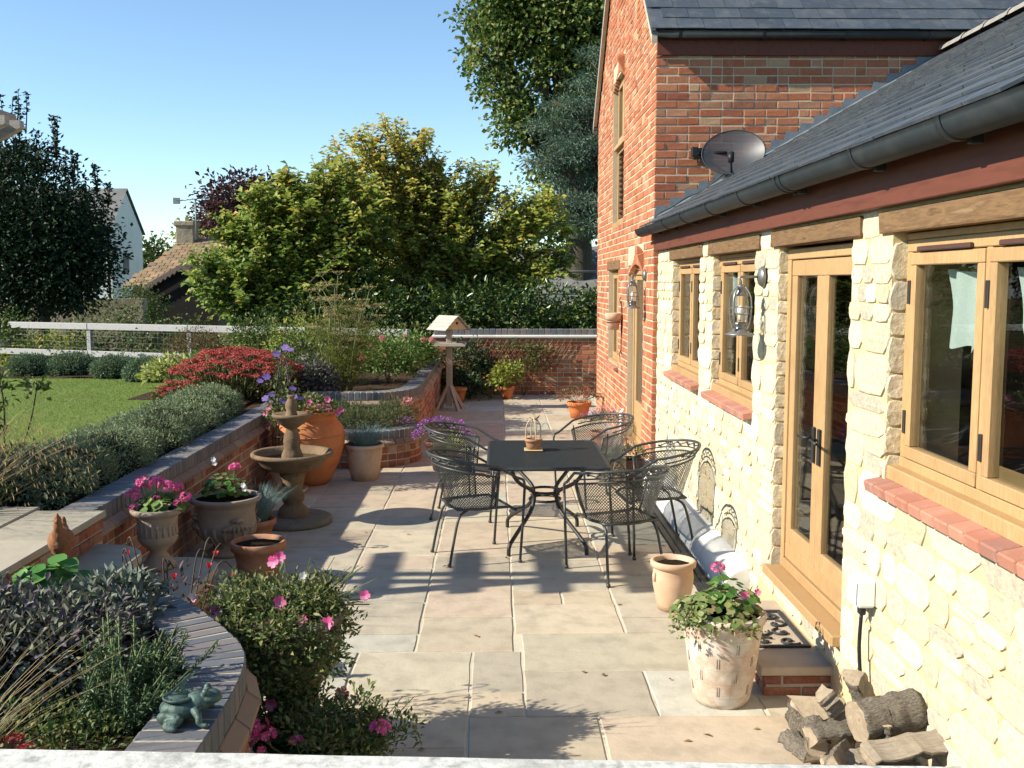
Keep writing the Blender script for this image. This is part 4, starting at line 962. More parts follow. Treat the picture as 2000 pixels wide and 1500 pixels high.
jar = pot("oil_jar", "large orange terracotta jar of petunias behind the fountain", (-1.97, 10.52, 0), [(.20, 0), (.25, .08), (.325, .24), (.372, .40), (.378, .50), (.355, .60), (.30, .67), (.262, .705), (.275, .72), (.325, .745), (.33, .765), (.318, .772)], m_terra_o, .72, n=40)
for z, r in ((.52, .379), (.395, .373)):
    b = MB(); b.tube([(r * math.cos(2 * math.pi * i / 40), r * math.sin(2 * math.pi * i / 40), z) for i in range(40)], .006, 5, closed=True); b.part("raised_band", m_terra_o, jar)
pot_obel = pot("clay_pot", "grey pink clay pot on a saucer holding the clematis obelisk", (-2.10, 9.98, .03), taper(.115, .165, .30, .05), m_terra_p, .26)
b = MB(); b.lathe([(.001, 0), (.19, 0), (.215, .04), (.205, .043), (.185, .014), (.001, .012)], 28); b.thing("plant_saucer", m_terra_p, "pale clay saucer under the clematis pot behind the fountain", "saucer", (-2.10, 9.98, .012))
pot_lob = pot("plant_pot", "dark red tapered pot of purple lobelia behind the left chairs", (-.60, 11.2, 0), taper(.11, .20, .34, .05), m_darkpot, .30)
pot_far = pot("clay_pot", "small orange pot of a leafy shrub against the far brick wall", (.19, 18.15, 0), taper(.085, .125, .22, .05), m_terra_o, .19)
pot_far2 = pot("clay_pot", "small orange red pot in the shade behind the bird table", (-.68, 17.6, 0), taper(.10, .15, .26, .05), m_terra_o, .22)
pot_fuch = pot("clay_pot", "bright orange pot of red fuchsia against the gable", (1.27, 15.55, 0), [(.125, 0), (.155, .13), (.168, .19), (.19, .195), (.195, .25), (.186, .255)], m_terra_o, .22)
pot_heath = pot("clay_pot", "terracotta pot of mauve heather by the brick house door", (1.33, 12.55, 0), taper(.10, .16, .24, .05), m_terra, .2)
pot_fesc = pot("clay_pot", "red clay pot of blue grass behind the large stone urn", (-1.93, 7.98, 0), taper(.10, .15, .22, .05), m_terra, .19)
pot_pet = pot("footed_urn", "tall fluted cement urn overflowing with pink petunias beside the near wall", (-.90, 4.34, 0), [(.17, 0), (.175, .05), (.14, .07), (.115, .11), (.105, .26), (.12, .33), (.19, .42), (.215, .52), (.212, .60), (.235, .635), (.24, .655), (.228, .663)], m_cement, .62, cat="urn")
for i in range(12):
    a = 2 * math.pi * i / 12; b = MB(); b.tube([(r * math.cos(a), r * math.sin(a), z) for r, z in ((.115, .11), (.104, .18), (.104, .25))], .012, 5); b.part("flute", m_cement, pot_pet)
pot_ger2 = pot("clay_pot", "clay pot of pink geraniums in the front at the foot of the near wall", (-.70, 3.92, 0), taper(.10, .15, .18, .05), m_terra, .15)
# two stone urns by the steps
urn = pot("stone_urn", "slender stone urn of pink geraniums on the bottom garden step", (-2.16, 6.36, .28), [(.105, 0), (.108, .03), (.085, .05), (.052, .10), (.056, .125), (.10, .16), (.125, .20), (.118, .215), (.112, .29), (.122, .335), (.155, .358), (.168, .372), (.166, .39), (.155, .396)], m_urn, .365, n=36, cat="urn")
for i in range(20):
    a = 2 * math.pi * i / 20; b = MB(); b.tube([(r * math.cos(a), r * math.sin(a), z) for r, z in ((.116, .22), (.1125, .26), (.115, .31))], .010, 5); b.part("flute", m_urn, urn)
urn2 = pot("stone_urn", "broad carved stone urn with lion masks and shells below the retaining wall", (-2.09, 7.72, 0), [(.15, 0), (.155, .03), (.11, .06), (.10, .09), (.17, .13), (.215, .19), (.228, .25), (.222, .27), (.215, .34), (.228, .40), (.262, .425), (.272, .44), (.268, .455), (.255, .46)], m_urn, .43, n=40, cat="urn")
for i in range(18):
    a = 2 * math.pi * i / 18; b = MB(); b.tube([(r * math.cos(a), r * math.sin(a), z) for r, z in ((.165, .13), (.21, .185), (.223, .245))], .018, 5); b.part("gadroon", m_urn, urn2)
for a in (-55, 150, -160, 40):
    a = R(a); ca, sa = math.cos(a), math.sin(a); b = MB()
    for k in range(7):
        t = (k - 3) * .22; b.tube([(.222 * ca, .222 * sa, .285), (.245 * math.cos(a + t * .6), .245 * math.sin(a + t * .6), .245), (.238 * math.cos(a + t * .75), .238 * math.sin(a + t * .75), .205 + .012 * abs(k - 3))], [.008, .016, .009], 5)
    b.ball((.235 * ca, .235 * sa, .305), .026, 8, 6, (1, 1, .8)); b.tube([(.222 * math.cos(a - .22), .222 * math.sin(a - .22), .30), (.25 * ca, .25 * sa, .315), (.222 * math.cos(a + .22), .222 * math.sin(a + .22), .30)], .012, 6); b.part("shell_carving", m_urn, urn2, kind="stuff")
# troughs at the brick corner
tr = root("planter_trough", "grey square planter with cast scroll pattern beside the table", "planter", (1.19, 10.42, 0))
b = MB()
for (x0, x1, y0, y1) in ((-.14, .14, -.14, -.12), (-.14, .14, .12, .14), (-.14, -.12, -.119, .119), (.12, .14, -.119, .119)): b.cbox(x0, x1, y0, y1, 0, .30, .004)
b.part("side", m_cement, tr)
b = MB(); b.box(-.118, .118, -.118, .118, .0, .26); b.part("compost", m_compost, tr)
for k in (-.045, .045):
    b = MB()
    for z in (.075, .15, .225): b.tube([(k + .026 * math.cos(2 * math.pi * i / 12), -.145, z + .026 * math.sin(2 * math.pi * i / 12)) for i in range(12)], .006, 5, closed=True)
    b.tube(smooth_path([(k - .04, -.145, .03), (k + .035, -.145, .11), (k - .035, -.145, .19), (k + .035, -.145, .27)], 5), .006, 5); b.part("scroll", m_cement, tr, kind="stuff")
tr2 = root("planter_trough", "dark red trough of trailing plants against the brick corner", "planter", (1.45, 10.62, 0))
b = MB(); b.prism([(-.15, -.1), (.10, -.1), (.10, .16), (-.15, .16)], 0, .20, .0); b.cbox(-.165, .115, -.115, .175, .201, .225, .004); b.part("box", m_darkpot, tr2)
b = MB(); b.box(-.14, .09, -.09, .15, .226, .232); b.part("compost", m_compost, tr2)
# pot on the table with cane hoops
tp = pot("clay_pot", "small clay pot with cane hoops standing on the garden table", (.30, 8.24, .724), [(.05, 0), (.062, .05), (.066, .07), (.072, .072), (.074, .092), (.068, .094)], m_terra, .075)
b = MB(); b.cbox(-.075, .075, -.075, .075, -.001, .007, .003); b.part("cork_mat", m_cane, tp)
for a in (15, 105):
    a = R(a); c, s = math.cos(a), math.sin(a); b = MB(); b.tube(smooth_path([(-.058 * c, -.058 * s, .05), (-.064 * c, -.064 * s, .15), (-.05 * c, -.05 * s, .22), (0, 0, .255 + .008 * s), (.05 * c, .05 * s, .22), (.064 * c, .064 * s, .15), (.058 * c, .058 * s, .05)], 5), .005, 6); b.part("cane_hoop", m_cane, tp)

# ================================================================ fountain
fo = root("fountain", "two tiered weathered stone fountain standing on the patio", "fountain", (-1.78, 8.74, 0))
b = MB(); b.lathe([(.001, 0), (.325, 0), (.335, .02), (.33, .05), (.30, .062), (.001, .064)], 40, wob=.02); b.part("base_slab", m_cement, fo)
b = MB(); b.lathe([(.13, .062), (.135, .09), (.12, .13), (.085, .165), (.078, .18), (.095, .20), (.10, .24), (.085, .275), (.078, .29), (.09, .33), (.10, .40), (.115, .44), (.10, .452), (.12, .47)], 28, wob=.03); b.part("pedestal", m_fount, fo)
b = MB(); b.lathe([(.10, .455), (.20, .475), (.265, .515), (.305, .575), (.325, .585), (.352, .598), (.356, .618), (.34, .632), (.315, .625), (.295, .59), (.25, .54), (.10, .52), (.001, .52)], 44, wob=.012); b.part("bowl", m_fount, fo)
b = MB(); b.disc(.29, .568, 30); b.part("water", glass_mat("fountain_water", (.35, .36, .28)), fo)
b = MB(); b.lathe([(.09, .52), (.092, .60), (.083, .62), (.075, .645), (.068, .66), (.074, .72), (.066, .78), (.05, .81), (.046, .83), (.07, .85), (.12, .885), (.145, .925), (.165, .938), (.168, .955), (.155, .965), (.135, .95), (.06, .94), (.001, .94)], 32, wob=.02); b.part("upper_tier", m_fount, fo)
b = MB(); b.lathe([(.055, .938), (.052, .96), (.040, .985), (.052, 1.02), (.050, 1.05), (.032, 1.085), (.028, 1.10), (.04, 1.112), (.034, 1.122), (.001, 1.12)], 20, wob=.03); b.part("finial", m_fount, fo)

# ================================================================ bird table
bt = root("bird_table", "wooden bird table with pitched roof standing beside the curving wall", "bird table", (-.78, 16.6, 0))
b = MB(); b.cbox(-.05, .05, -.05, .05, .06, 1.06, .006); b.part("post", m_greywood, bt)
for a in (35, 125, 215, 305):
    b = MB(); M = Matrix.Rotation(R(a), 4, 'Z'); b.add([M @ Vector(p) for p in ((.045, -.025, .42), (.045, .025, .42), (.30, .025, 0), (.30, -.025, 0), (.045, -.025, .34), (.045, .025, .34), (.235, .025, 0), (.235, -.025, 0))], [(0, 3, 2, 1), (4, 5, 6, 7), (0, 4, 7, 3), (1, 2, 6, 5), (2, 3, 7, 6), (0, 1, 5, 4)]); b.part("brace", m_greywood, bt)
b = MB(); b.cbox(-.25, .25, -.2, .2, 1.06, 1.08, .004); b.part("tray", m_greywood_x, bt)
for q in ((-.25, .25, -.22, -.2), (-.25, .25, .2, .22), (-.27, -.25, -.22, .22), (.25, .27, -.22, .22)):
    b = MB(); b.cbox(*q, 1.055, 1.105, .003); b.part("tray_edge", m_greywood_x, bt)
b = MB(); b.cbox(-.045, .045, -.045, .045, 1.08, 1.32, .005); b.part("roof_post", m_greywood, bt)
Mr = Matrix.Rotation(R(38), 4, 'Z')
for s in (-1, 1):
    for k in range(4):
        b = MB(); M = Mr @ Matrix.Translation((0, 0, 1.545)) @ Matrix.Rotation(s * R(43), 4, 'Y') @ Matrix.Translation((s * (.05 + k * .083), 0, .006 - .0 * k)); b.cbox(-.048, .048, -.27, .27, -.006, .008, .002, M @ Matrix.Rotation(-s * .1, 4, 'Y')); b.part("roof_board", m_greywood_x, bt)
for y in (-.215, .215):
    b = MB(); b.prism([(-.205, 1.33), (.205, 1.33), (0, 1.525)], -.008, .008, 0, Mr @ Matrix(((1, 0, 0, 0), (0, 0, 1, y), (0, 1, 0, 0), (0, 0, 0, 1)))); b.part("gable_board", m_terra_p if 0 else m_cane, bt)
b = MB(); b.lathe([(.001, -.002), (.022, -.002), (.022, .002), (.001, .002)], 12); b.v = [tuple(Mr @ Vector((p[0], -.2245 + p[2], 1.43 + p[1]))) for p in b.v]; b.part("hole_shade_disc", m_cable, bt)  # black disc painted on the gable board for the shade of its hole

# ================================================================ ornaments: frog sundial and clay hen
def blob(name, mt, parent, balls, vox=.006, tubes=(), label=None):
    b = MB()
    for c, r, sc in balls: b.ball(c, r, 14, 10, sc)
    for p, r in tubes: b.tube(p, r, 8)
    o = b.part(name, mt, parent); md = o.modifiers.new("merge", 'REMESH'); md.mode = 'VOXEL'; md.voxel_size = vox; md.use_smooth_shade = True
    sm = o.modifiers.new("soft", 'SMOOTH'); sm.factor = .5; sm.iterations = 3; return o
fg = root("frog_sundial", "green bronze frog sundial sitting on the near wall coping", "ornament", (-.985, 3.06, WZ + .002), R(8)); fg.scale = (.86, .86, .86)
blob("frog_body", m_bronze, fg, [((0, 0, .044), .07, (1.12, .98, .62)), ((.06, .0, .064), .046, (1.1, 1, .85)), ((.105, 0, .078), .036, (1.15, 1.1, .72)), ((.09, .026, .104), .014, (1, 1, 1)), ((.09, -.026, .104), .014, (1, 1, 1)), ((-.04, .055, .03), .03, (1.3, .8, .9)), ((-.04, -.055, .03), .03, (1.3, .8, .9))], .004,
     [(smooth_path([(.05, s * .04, .05), (.07, s * .075, .035), (.075, s * .085, .012), (.105, s * .095, .008)], 4), [.016] * 4 + [.013] * 4 + [.01] * 4 + [.008]) for s in (-1, 1)] +
     [(smooth_path([(-.05, s * .05, .035), (.005, s * .085, .03), (-.045, s * .095, .012), (.0, s * .115, .008)], 4), [.022] * 4 + [.018] * 4 + [.012] * 4 + [.008]) for s in (-1, 1)])
b = MB(); b.lathe([(.001, .076), (.056, .076), (.058, .084), (.052, .087), (.05, .084), (.038, .084), (.036, .087), (.001, .086)], 28); b.v = [(p[0] - .008, p[1], p[2] + .004) for p in b.v]; b.part("dial", m_bronze, fg)
for i in range(12):
    a = 2 * math.pi * i / 12; b = MB(); b.cbox(.040, .048, -.0015, .0015, .0885, .0905, .0003, Matrix.Translation((-.008, 0, 0)) @ Matrix.Rotation(a, 4, 'Z')); b.part("hour_mark", m_bronze, fg)
b = MB(); b.prism([(-.045, .09), (-.03, .09), (.004, .122), (.012, .112), (.014, .09), (.03, .09), (.024, .12), (.03, .142), (.052, .166), (.044, .169)], -.003, .003, 0, Matrix(((1, 0, 0, -.01), (0, 0, 1, 0), (0, 1, 0, 0), (0, 0, 0, 1)))); b.part("gnomon", m_bronze, fg)
hn = root("clay_hen", "rough terracotta hen ornament on the edge of the step landing", "ornament", (-2.18, 5.0, WZ + .002), R(-75))
blob("hen_body", mat("hen_clay", [(.17, .075, .035), (.27, .12, .055), (.12, .07, .035)], scale=14, rough=.95, bump=.8, bscale=60, bdist=.006), hn, [((0, 0, .07), .075, (1.25, .85, .9)), ((-.055, 0, .105), .045, (1, .7, 1)), ((.06, 0, .11), .04, (.9, .85, 1.2)), ((.078, 0, .16), .026, (.95, .9, 1.4)), ((.085, 0, .195), .022, (1, .9, 1)), ((0, 0, .02), .06, (1.1, .8, .4)), ((-.1, 0, .135), .03, (.8, .5, 1.2))], .005, [([(.1, 0, .195), (.125, 0, .188)], [.009, .003]), ([(.07, 0, .21), (.085, 0, .225), (.1, 0, .212)], .006)])

# ================================================================ fixtures on the walls
def lantern(label, x, y, z, s=1.0, out=.14):
    o = root("wall_lantern", label, "lantern", (x, y, z)); d = -out
    b = MB(); b.lathe([(.001, .035), (.03, .033), (.055, .022), (.07, 0), (.064, -.002)], 20); b.v = [(-p[2] - .0, p[0], p[1]) for p in b.v]; b.part("wall_plate", m_lant, o)
    b = MB(); b.tube([(-.03, 0, 0), (d, 0, 0), (d - .012, 0, -.005), (d, 0, -.03), (d, 0, -.05)], .008, 6); b.part("arm", m_lant, o)
    b = MB(); b.lathe([(.001, -.045), (.03, -.05), (.034, -.07), (.026, -.078), (.03, -.09), (.05, -.115), (.044, -.12), (.001, -.118)], 18, (d, 0, 0)); b.part("cap", m_lant, o)
    b = MB(); b.lathe([(.034, -.12), (.046, -.15), (.052, -.20), (.046, -.25), (.036, -.285)], 18, (d, 0, 0)); b.part("glass_globe", m_clear, o)
    b = MB(); b.lathe([(.001, -.285), (.04, -.285), (.045, -.30), (.034, -.31), (.04, -.325), (.058, -.35), (.09, -.358), (.092, -.366), (.001, -.366)], 22, (d, 0, 0)); b.part("base", m_lant, o)
    for t in (0, 1):
        a = R(90 * t + 45)
        for sg in (-1, 1): b = MB(); b.tube(smooth_path([(d + sg * .03 * math.cos(a), sg * .03 * math.sin(a), -.06), (d + sg * .075 * math.cos(a), sg * .075 * math.sin(a), -.13), (d + sg * .075 * math.cos(a), sg * .075 * math.sin(a), -.26), (d + sg * .05 * math.cos(a), sg * .05 * math.sin(a), -.34)], 4), .0045 if t else .008, 5); b.part("side_wire", m_lant, o)
    for zz, rr in ((-.19, .075), (-.235, .07)):
        b = MB(); b.tube([(d + rr * math.cos(2 * math.pi * i / 18), rr * math.sin(2 * math.pi * i / 18), zz) for i in range(18)], .003, 4, closed=True); b.part("guard_ring", m_lant, o)
    b = MB(); b.lathe([(.001, -.18), (.016, -.19), (.02, -.215), (.012, -.24), (.01, -.28), (.001, -.282)], 12, (d, 0, 0)); b.part("bulb", m_white, o)
lantern("galvanised hurricane lantern on the cottage wall between the door and window", SX - .02, 6.40, 2.13)
lantern("galvanised hurricane lantern on the brick gable beside the narrow door", HX - .002, 11.28, 2.17)
br = root("wall_bracket", "rusty scrolled iron bracket on the brick gable", "bracket", (HX - .002, 13.35, 1.5))
b = MB(); b.cbox(-.012, -.002, -.02, .02, -.35, .35, .003); b.tube(smooth_path([(-.01, 0, .3), (-.03, 0, .36), (-.015, 0, .4)], 4), .007, 5); b.tube(smooth_path([(-.01, 0, -.3), (-.03, 0, -.36), (-.015, 0, -.4)], 4), .007, 5); b.part("back_strip", m_rust, br, kind="stuff")
b = MB(); b.tube([(-.11 + .095 * math.cos(2 * math.pi * i / 18), .095 * math.sin(2 * math.pi * i / 18), .07) for i in range(18)], .006, 5, closed=True); b.part("ring", m_rust, br)
pot("clay_pot", "pale terracotta pot held in the rusty bracket on the gable", (HX - .112, 13.35, 1.47), taper(.07, .1, .22, .09), m_terra_p, .19)

sd = root("satellite_dish", "grey perforated satellite dish on the brick wall above the slate roof", "satellite dish", (2.36, 10.68, 3.42))
m_dish = bpy.data.materials.new("perforated_dish"); m_dish.use_nodes = True; nt = m_dish.node_tree
bs = nt.nodes["Principled BSDF"]; bs.inputs['Base Color'].default_value = (.05, .053, .06, 1); bs.inputs['Roughness'].default_value = .45; bs.inputs['Metallic'].default_value = .3
tp_ = nd(nt, "ShaderNodeBsdfTransparent"); mx_ = nd(nt, "ShaderNodeMixShader"); mx_.inputs[0].default_value = .16
nt.links.new(bs.outputs[0], mx_.inputs[1]); nt.links.new(tp_.outputs[0], mx_.inputs[2]); nt.links.new(mx_.outputs[0], nt.nodes["Material Output"].inputs[0])
Md = Matrix.Translation((.03, -.30, -.02)) @ Vector((-.30, -.88, .36)).to_track_quat('Z', 'Y').to_matrix().to_4x4()
b = MB(); b.grid(lambda u, v: Md @ Vector((.315 * v * math.cos(2 * math.pi * u), .245 * v * math.sin(2 * math.pi * u), .07 * (v * v - 1))), 36, 8, True, True); b.part("reflector", m_dish, sd)
b = MB(); b.tube([Md @ Vector((.315 * math.cos(2 * math.pi * i / 36), .245 * math.sin(2 * math.pi * i / 36), 0)) for i in range(36)], .006, 5, closed=True); b.part("dish_rim", m_gutter, sd)
b = MB(); b.tube([Vector((.03, -.23, -.2)), Vector((-.03, -.50, -.24)), Vector((-.06, -.60, -.14))], .012, 6); b.part("feed_arm", m_cable, sd)
b = MB(); b.tube([Vector((-.06, -.60, -.15)), Vector((-.055, -.57, -.06))], [.03, .034], 10); b.part("feed_horn", m_cable, sd)
b = MB(); b.tube([(-.26, 0, .0), (-.26, -.12, .0), (-.02, -.24, -.02)], .016, 6); b.cbox(-.32, -.22, -.006, .006, -.06, .06, .003); b.cbox(-.36, -.30, -.16, -.08, -.04, .05, .004); b.part("wall_bracket", m_cable, sd, kind="stuff")
def roof_pt(x, y, dz=.05): return (x, y, lower_roof_z(x) + dz)
b = MB(); b.tube(smooth_path([(2.35, 10.35, 3.2), roof_pt(2.3, 10.4, .09), roof_pt(2.1, 10.5), roof_pt(1.95, 10.55, .07), roof_pt(1.8, 10.56, .055), roof_pt(1.66, 10.6, .06), (1.6, 10.66, 2.62)], 5), .006, 5); b.thing("aerial_cable", m_cable, "thin black cable running from the dish down the slate roof", "cable")

sk = root("power_socket", "white outdoor socket box with black plug low on the cottage wall", "socket", (SX - .005, 4.44, .70))
b = MB(); b.cbox(-.085, 0, -.06, .06, -.055, .075, .012); b.part("box", m_white, sk)
b = MB(); b.cbox(-.098, -.086, -.052, .052, -.045, .065, .006); b.part("cover", m_white, sk)
b = MB(); b.cbox(-.06, -.03, -.02, .02, -.10, -.056, .006); b.part("plug", m_cable, sk)
b = MB(); b.tube(smooth_path([(SX - .05, 4.44, .60), (SX - .055, 4.44, .45), (SX - .05, 4.42, .3), (SX - .04, 4.38, .1), (SX - .05, 4.3, .02)], 6), .009, 6); b.thing("power_cable", m_cable, "black cable hanging from the white socket behind the logs", "cable")

mt_ = root("door_mat", "black openwork rubber door mat on the door step", "mat", (1.515, 5.5, .161))
b = MB(); frame = [(-.155, .155, -.30, -.275), (-.155, .155, .275, .30), (-.155, -.13, -.274, .274), (.13, .155, -.274, .274)]
for q in frame: b.cbox(*q, 0, .012, .002)
b.part("border", m_rubber, mt_)
for j in range(4):
    for i in range(2):
        cx, cy = -.065 + .13 * i, -.205 + .137 * j; s = 1 if (i + j) % 2 else -1; pts = [(cx + (.012 + .009 * t) * math.cos(s * t + j), cy + (.012 + .009 * t) * math.sin(s * t + j), .006) for t in np.linspace(0, 5.6, 18)]
        b = MB(); b.tube(pts, .0075, 5); b.ball((cx, cy, .006), .015, 8, 5, (1, 1, .5)); b.part("scroll", m_rubber, mt_, kind="stuff")

# ================================================================ log pile
def log(label, loc, L, r, kind, rot, seed):
    rd = random.Random(seed); o = root("log", label, "log", loc, group="split logs piled against the cottage wall"); o.rotation_euler = tuple(R(a) for a in rot)
    if kind == 'round': prof = [(r * math.cos(a) * rd.uniform(.93, 1.06), r * math.sin(a) * rd.uniform(.9, 1.05)) for a in np.linspace(0, 2 * math.pi, 26, endpoint=False)]; nb = 26
    elif kind == 'half': prof = [(r * math.cos(a) * rd.uniform(.94, 1.06), r * math.sin(a) * rd.uniform(.92, 1.05)) for a in np.linspace(math.pi, 2 * math.pi, 17)]; nb = 16
    else: prof = [(r * 1.3 * math.cos(a) * rd.uniform(.95, 1.05), r * 1.3 * math.sin(a) * rd.uniform(.95, 1.05) + r * .5) for a in np.linspace(R(225), R(315), 12)] + [(r * .45, r * .02), (rd.uniform(-.2, .2) * r, r * .55), (-r * .45, r * .05)]; nb = 11
    n = len(prof); m = 13; vs = []; ph = rd.uniform(0, 6)
    for k in range(m):
        x = (k / (m - 1) - .5) * L; tw = rd.uniform(.93, 1.05); ox, oy = rd.uniform(-.006, .006), rd.uniform(-.006, .006)
        for i, (py, pz) in enumerate(prof): vs.append((x + (rd.uniform(-.004, .004) if k in (0, m - 1) else 0), py * tw * (1 + .04 * math.sin(i * 1.9 + ph + .35 * math.sin(k + i)) * (i <= nb)) + ox + rd.uniform(-.003, .003), pz * tw * (1 + .04 * math.sin(i * 1.9 + ph + .35 * math.sin(k + i)) * (i <= nb)) + oy + rd.uniform(-.003, .003)))
    bk, sp = [], []
    for k in range(m - 1):
        for i in range(n):
            q = (k * n + i, k * n + (i + 1) % n, (k + 1) * n + (i + 1) % n, (k + 1) * n + i); (bk if i < nb else sp).append(q)
    b = MB(); b.v = vs
    for q in bk: b.f.append(q); b.sm.append(True); b.mi.append(0)
    for q in sp: b.f.append(q); b.sm.append(False); b.mi.append(1)
    for q in (tuple(range(n))[::-1], tuple((m - 1) * n + i for i in range(n))): b.f.append(q); b.sm.append(False); b.mi.append(2)
    me = b.mesh("wood", [m_bark, m_split, m_endg]); w = bpy.data.objects.new("wood", me); COL.objects.link(w); w.parent = o
    return o
LG = [("wide wedge log with its pale cut face tilted up, beside the door step", (1.46, 4.46, .15), .17, .135, 'half', (0, 62, 80)),
      ("thick bark covered log lying on top of the pile by the wall", (1.55, 3.86, .43), .27, .088, 'round', (8, -6, 12)),
      ("gnarled grey barked log standing up at the back of the pile", (1.565, 4.14, .41), .22, .075, 'wedge', (25, 58, 35)),
      ("grey quarter log with rough bark leaning on the tall gnarled log", (1.45, 4.15, .34), .17, .068, 'wedge', (40, 55, 10)),
      ("square split grey log with a flat weathered top in the middle", (1.41, 4.03, .265), .25, .08, 'wedge', (180, 0, 14)),
      ("long tan split log at the front right, bark along its lower side", (1.56, 3.66, .405), .34, .062, 'half', (14, -6, 8)),
      ("short pale log with its white cut end to the patio", (1.35, 4.10, .19), .22, .055, 'round', (0, 0, 75)),
      ("pale splintered log at the patio edge of the pile", (1.37, 3.84, .20), .26, .07, 'wedge', (100, 8, 60)),
      ("thin split stick with white end under the square grey log", (1.43, 3.86, .26), .28, .035, 'half', (30, 0, 20)),
      ("knotty bark log at the bottom front of the pile", (1.50, 3.70, .25), .26, .065, 'round', (0, 2, 10)),
      ("smooth grey round log in the foreground of the pile", (1.52, 3.52, .32), .36, .06, 'round', (0, -4, -6)),
      ("dark half log on the ground below the wedge log", (1.50, 4.28, .09), .3, .09, 'half', (180, 0, 70)),
      ("flat split log on the ground at the pile's patio corner", (1.33, 4.22, .06), .24, .06, 'half', (180, 4, 100)),
      ("low barked log at the pile's base against the wall", (1.58, 3.95, .10), .34, .10, 'round', (0, 0, 5)),
      ("low split log at the pile's front base", (1.45, 3.62, .10), .36, .10, 'half', (180, 0, -4)),
      ("upright thin pale splint standing in front of the bark log", (1.525, 3.78, .375), .12, .022, 'half', (0, 80, 60))]
for i, (lab, loc, L, r, k, rot) in enumerate(LG): loc = (loc[0], loc[1], loc[2] - (.05 if loc[2] > .22 else 0)); log(lab, loc, L, r * .9, k, rot, 100 + i)

# ================================================================ curtains, candle inside the near window
for (y0, y1, lab) in ((3.62, 4.10, "pale swagged curtain in the left light of the near window"), (2.62, 3.55, "pale swagged curtain in the second light of the near window"), (6.75, 7.05, "small pale curtain in the near light of the middle window"), (7.5, 7.85, "small pale curtain in the far light of the middle window")):
    b = MB()
    def cf(u, v, y0=y0, y1=y1):
        y = y1 + (y0 - y1) * u; drop = .16 + .16 * math.sin(math.pi * min(1, u * 1.2 + .1)); return (SX + .125 + .022 * math.sin(u * 16 + v * 2) + .01 * v, y, 2.15 - .03 * u - (drop + .03 * math.sin(u * 14)) * v)
    b.grid(cf, 36, 8); o = b.thing("curtain", m_curt, lab, "curtain", group="curtains inside the cottage windows")
b = MB(); b.lathe([(.001, 0), (.016, 0), (.014, .26), (.004, .275), (.001, .30)], 12); b.thing("candle", m_white, "tall white candle on the sill inside the near window", "candle", (SX + .26, 3.33, 1.36))
b = MB(); b.lathe([(.001, 0), (.12, .01), (.18, .05), (.175, .055), (.11, .02), (.001, .012)], 24); b.v = [(p[2] * .9 + p[0] * .4, p[1], p[0] * .9 + .12) for p in b.v]; b.thing("dinner_plate", m_white, "white plate leaning on the sill beside the candle", "plate", (SX + .30, 3.05, 1.35))
b = MB(); b.cbox(SX + .15, SX + .5, 1.6, 4.34, 1.28, 1.30, .004); b.part("inner_sill", m_oak, cott, world=True)

# ================================================================ fence, pergola, balustrade rail
fc = root("post_and_rail_fence", "silvery post and rail fence with wire netting beyond the lawn", "fence", (-6.5, 20.5, .3))
A, B2 = Vector((-15.5, 24.0, 0)), Vector((-1.35, 18.15, 0)); FL = (B2 - A).length; fd = (B2 - A).normalized(); fa = math.atan2(fd.y, fd.x)
def fence_board(name, s0, s1, z0, z1, t0, t1, mt): 
    b = MB(); M = Matrix.Translation(A) @ Matrix.Rotation(fa, 4, 'Z'); b.cbox(s0, s1, t0, t1, z0, z1, .008, M); b.part(name, mt, fc, world=True)
npost = 6; sp_ = FL / npost
for i in range(npost + 1): fence_board("post", i * sp_ - .055 + (-.3 if i == npost else 0), i * sp_ + .055 + (-.3 if i == npost else 0), .1, 1.11, -.02, .09, m_fence)
for i in range(npost):
    for (z0, z1) in ((1.112, 1.245), (.55, .68)): fence_board("rail", i * sp_ + .005, (i + 1) * sp_ - .005 - (.25 if i == npost - 1 else 0), z0, z1, -.062 if z0 < 1 else -.05, -.022 if z0 < 1 else .07, m_fence)
m_wire = mat("galvanised_wire", [(.20, .21, .21), (.28, .29, .29)], scale=5, rough=.6, metal=.4, bump=0)
b = MB(); M = Matrix.Translation(A) @ Matrix.Rotation(fa, 4, 'Z')
for z in (.74, .86, .98, 1.07): b.tube([M @ Vector((0, -.03, z)), M @ Vector((FL - .4, -.03, z))], .002, 4)
for k in range(int(FL / .15)): b.tube([M @ Vector((k * .15, -.03, .5)), M @ Vector((k * .15, -.03, 1.09))], .0015, 4)
b.part("wire_netting", m_wire, fc, world=True, kind="stuff")

pg = root("pergola", "weathered oak pergola with shaped beam ends at the upper left", "pergola", (-4.2, 6.0, 0))
for y in (5.88, 6.06):
    b = MB(); b.prism([(-6.6, 2.88), (-2.98, 2.88), (-2.86, 2.93), (-2.76, 2.985), (-2.76, 3.03), (-6.6, 3.03)], y - .028, y + .028, 0, Matrix(((1, 0, 0, 0), (0, 0, 1, 0), (0, 1, 0, 0), (0, 0, 0, 1)))); b.part("beam", m_greywood_x, pg, world=True)
for x in (-3.9, -6.2):
    b = MB(); b.cbox(x - .06, x + .06, 5.91, 6.03, .0, 3.02, .008); b.part("post", m_greywood, pg, world=True)
for x in (-3.08, -3.70, -4.32, -4.94, -5.56, -6.18):
    b = MB(); b.cbox(x - .045, x + .045, 5.55, 6.6, 3.032, 3.15, .008); b.part("purlin", m_greywood, pg, world=True)
rl = root("balustrade", "lichened grey wooden balustrade rail across the bottom of the view", "balustrade", (-.6, 1.32, 0))
b = MB(); M = Matrix.Translation((0, 1.255, 1.462)) @ Matrix.Rotation(R(-1.7), 4, 'Z') @ Matrix.Rotation(R(.75), 4, 'Y'); n = 40
